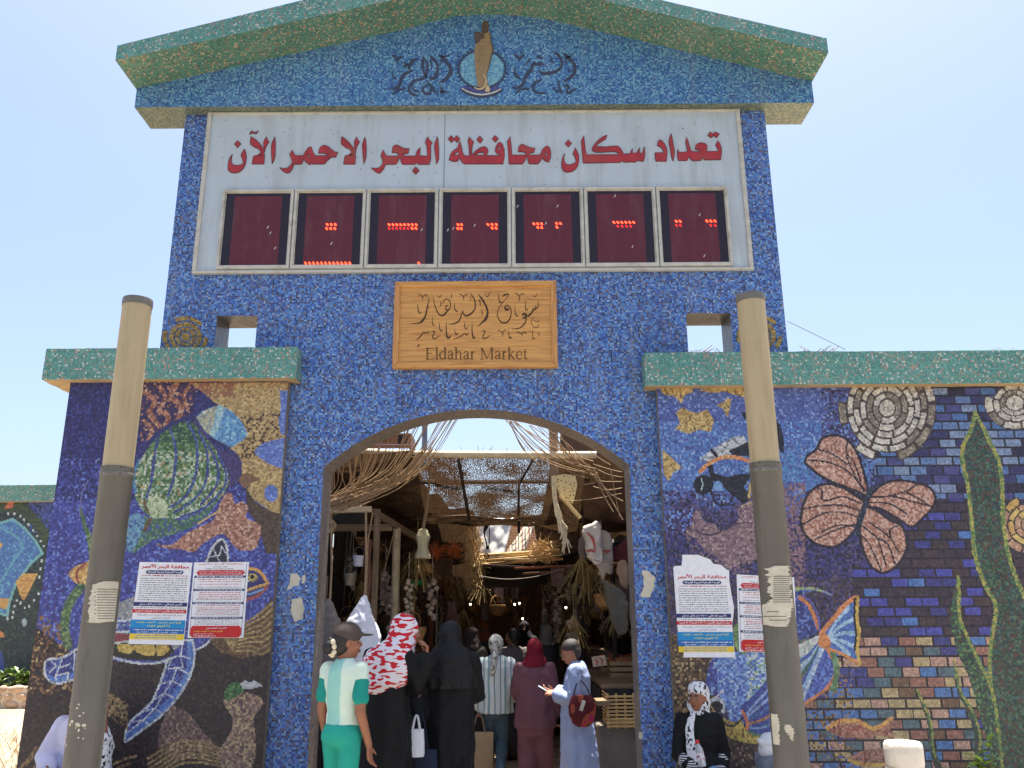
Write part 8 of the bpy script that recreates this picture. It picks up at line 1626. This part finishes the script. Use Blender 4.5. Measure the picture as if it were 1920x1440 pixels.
b = MB(); b.lathe([(.0, 0), (.03, .0), (.033, .02), (.033, .12), (.03, .14), (.015, .17), (.014, .185)], seg=20); m_, t_, bb = nodes('clear_plastic'); bb.inputs['Base Color'].default_value = (.82, .86, .9, 1); bb.inputs['Transmission Weight'].default_value = .55; bb.inputs['Roughness'].default_value = .15; b.build('flask', m_, tb, True)
b = MB(); b.lathe([(.017, .178), (.018, .18), (.018, .205), (.0, .207)], seg=18); b.build('cap', mat('red_plastic', (206, 44, 50), .4), tb, True); b = MB(); b.lathe([(.0342, .05), (.0342, .11)], seg=20, cap=False); b.build('wrapper', patch_cloth('bottle_wrapper', (220, 216, 220), (170, 110, 130), (40, 40, 40), .55), tb, True)
# seated figure behind the left post
x0_, y0_ = PX(150, 1400, 7.7), 7.72
ledge('stone ledge under the seated figure behind the left lamp post', x0_, 7.95, .8, .4, .36)
ar = {'R': [(.165, 0, 1.32), (.25, .08, 1.06), (.10, .26, .98), (-.5, .8, 0), (-.3, .1, .9), .5], 'L': [(-.165, .0, 1.26), (-.285, .08, 1.13), (-.285, .12, 1.40), (.1, .0, 1), (.8, .2, 0), .4]}
t, q, e, hc, sh, up, rows = seated('person', (x0_, y0_, -.09), R(172), 'seated figure in white and lilac clothes, mostly behind left lamp post', 1.0, 1.1, SKIN, ar, R(-30), R(-8), .08, .38)
def blouse(b):
    ringz(b, [(z, a + .026, b_ + .026, dx, dy) for z, a, b_, dx, dy in rows])
    p = [sh(v) for v in ar['R'][:3]]; b.limb([p[0], p[1], p[1].lerp(p[2], .8)], [.082, .092, .07], 14)
wear(t, 'blouse', blouse, cloth('lilac_shawl', (196, 194, 216), .06, .5, 8), .013)
pl_ = [sh(v) for v in ar['L'][:3]]
wear(t, 'sleeve', lambda b: (b.limb([pl_[0], pl_[1], pl_[1].lerp(pl_[2], .35)], [.085, .085, .06], 14), b.limb([pl_[1] + Vector((.03, 0, .0)), pl_[1] + Vector((.03, 0, -.34))], [.085, .105], 14)), flor, .012)
wear(t, 'shawl', lambda b: b.rings([[Vector((.02 + r * 1.25 * math.cos(a * .2618), -.035 + r * .62 * math.sin(a * .2618) + (1.3 - z) * .02, up(z))) for a in range(24)] for z, r in ((1.42, .075), (1.34, .16), (1.2, .2), (1.0, .235), (.84, .262), (.78, .27))]), cloth('lilac_shawl', (196, 194, 216), .06, .5, 8), .014)
wear(t, 'headscarf', lambda b: (b.ell(q(0, -.03, .03), (.092, .104, .106), e), b.ell(q(0, -.035, -.05), (.09, .092, .09), e), b.ell(q(0, .0, -.13), (.11, .095, .05), e)), cloth('white_scarf', (216, 214, 220), .06, .5, 14), .011)
wear(t, 'skirt', lambda b: (ringz(b, [(.34, .19, .16), (.42, .2, .16), (.5, .17, .13)]), b.limb([(-.05, .05, .42), (-.11, .43, .43), (-.1, .42, .1)], [.14, .12, .14], 16), b.limb([(.05, .05, .42), (.11, .43, .43), (.1, .42, .1)], [.14, .12, .14], 16)), flor, .015)
# child in a white hood by the right lamp post
x0_, y0_ = PX(1440, 1425, 7.6), 7.62
ledge('low stone ledge under the child in the white hood', x0_, 7.85, .5, .4, .2)
ar = {'R': [(.165, 0, 1.32), (.22, .07, 1.06), (.1, .25, .96), (-.4, .8, -.2), (-.3, .1, .9), .5], 'L': [(-.165, 0, 1.32), (-.22, .07, 1.06), (-.1, .25, .96), (.4, .8, -.2), (.3, .1, .9), .5]}
sc_ = .68
t, q, e, hc, sh, up, rows = seated('person', (x0_, y0_, -.09), R(-72), 'child in pointed white hood seated low beside the right lamp post', sc_, 1.05, SKIN, ar, R(0), R(-10), .05, .22)
wear(t, 'hood', lambda b: (b.ell(q(0, -.03, .035), (.1 * sc_, .11 * sc_, .112 * sc_), e), b.ell(q(0, -.04, -.06), (.098 * sc_, .1 * sc_, .1 * sc_), e), b.tube([q(.02, -.06, .03), q(.02, -.13, .0), q(.02, -.2, .045)], [.06, .04, .008], 10)), cloth('white_hood', (206, 208, 212), .06, .5, 14), .01)
wear(t, 'smock', lambda b: (ringz(b, [(z, a + .02, b_ + .02, dx, dy) for z, a, b_, dx, dy in rows]), [b.limb([sh(v) for v in a[:3]], [.06, .055, .045], 12) for a in ar.values()]), cloth('grey_smock', (120, 124, 136), .1), .014)
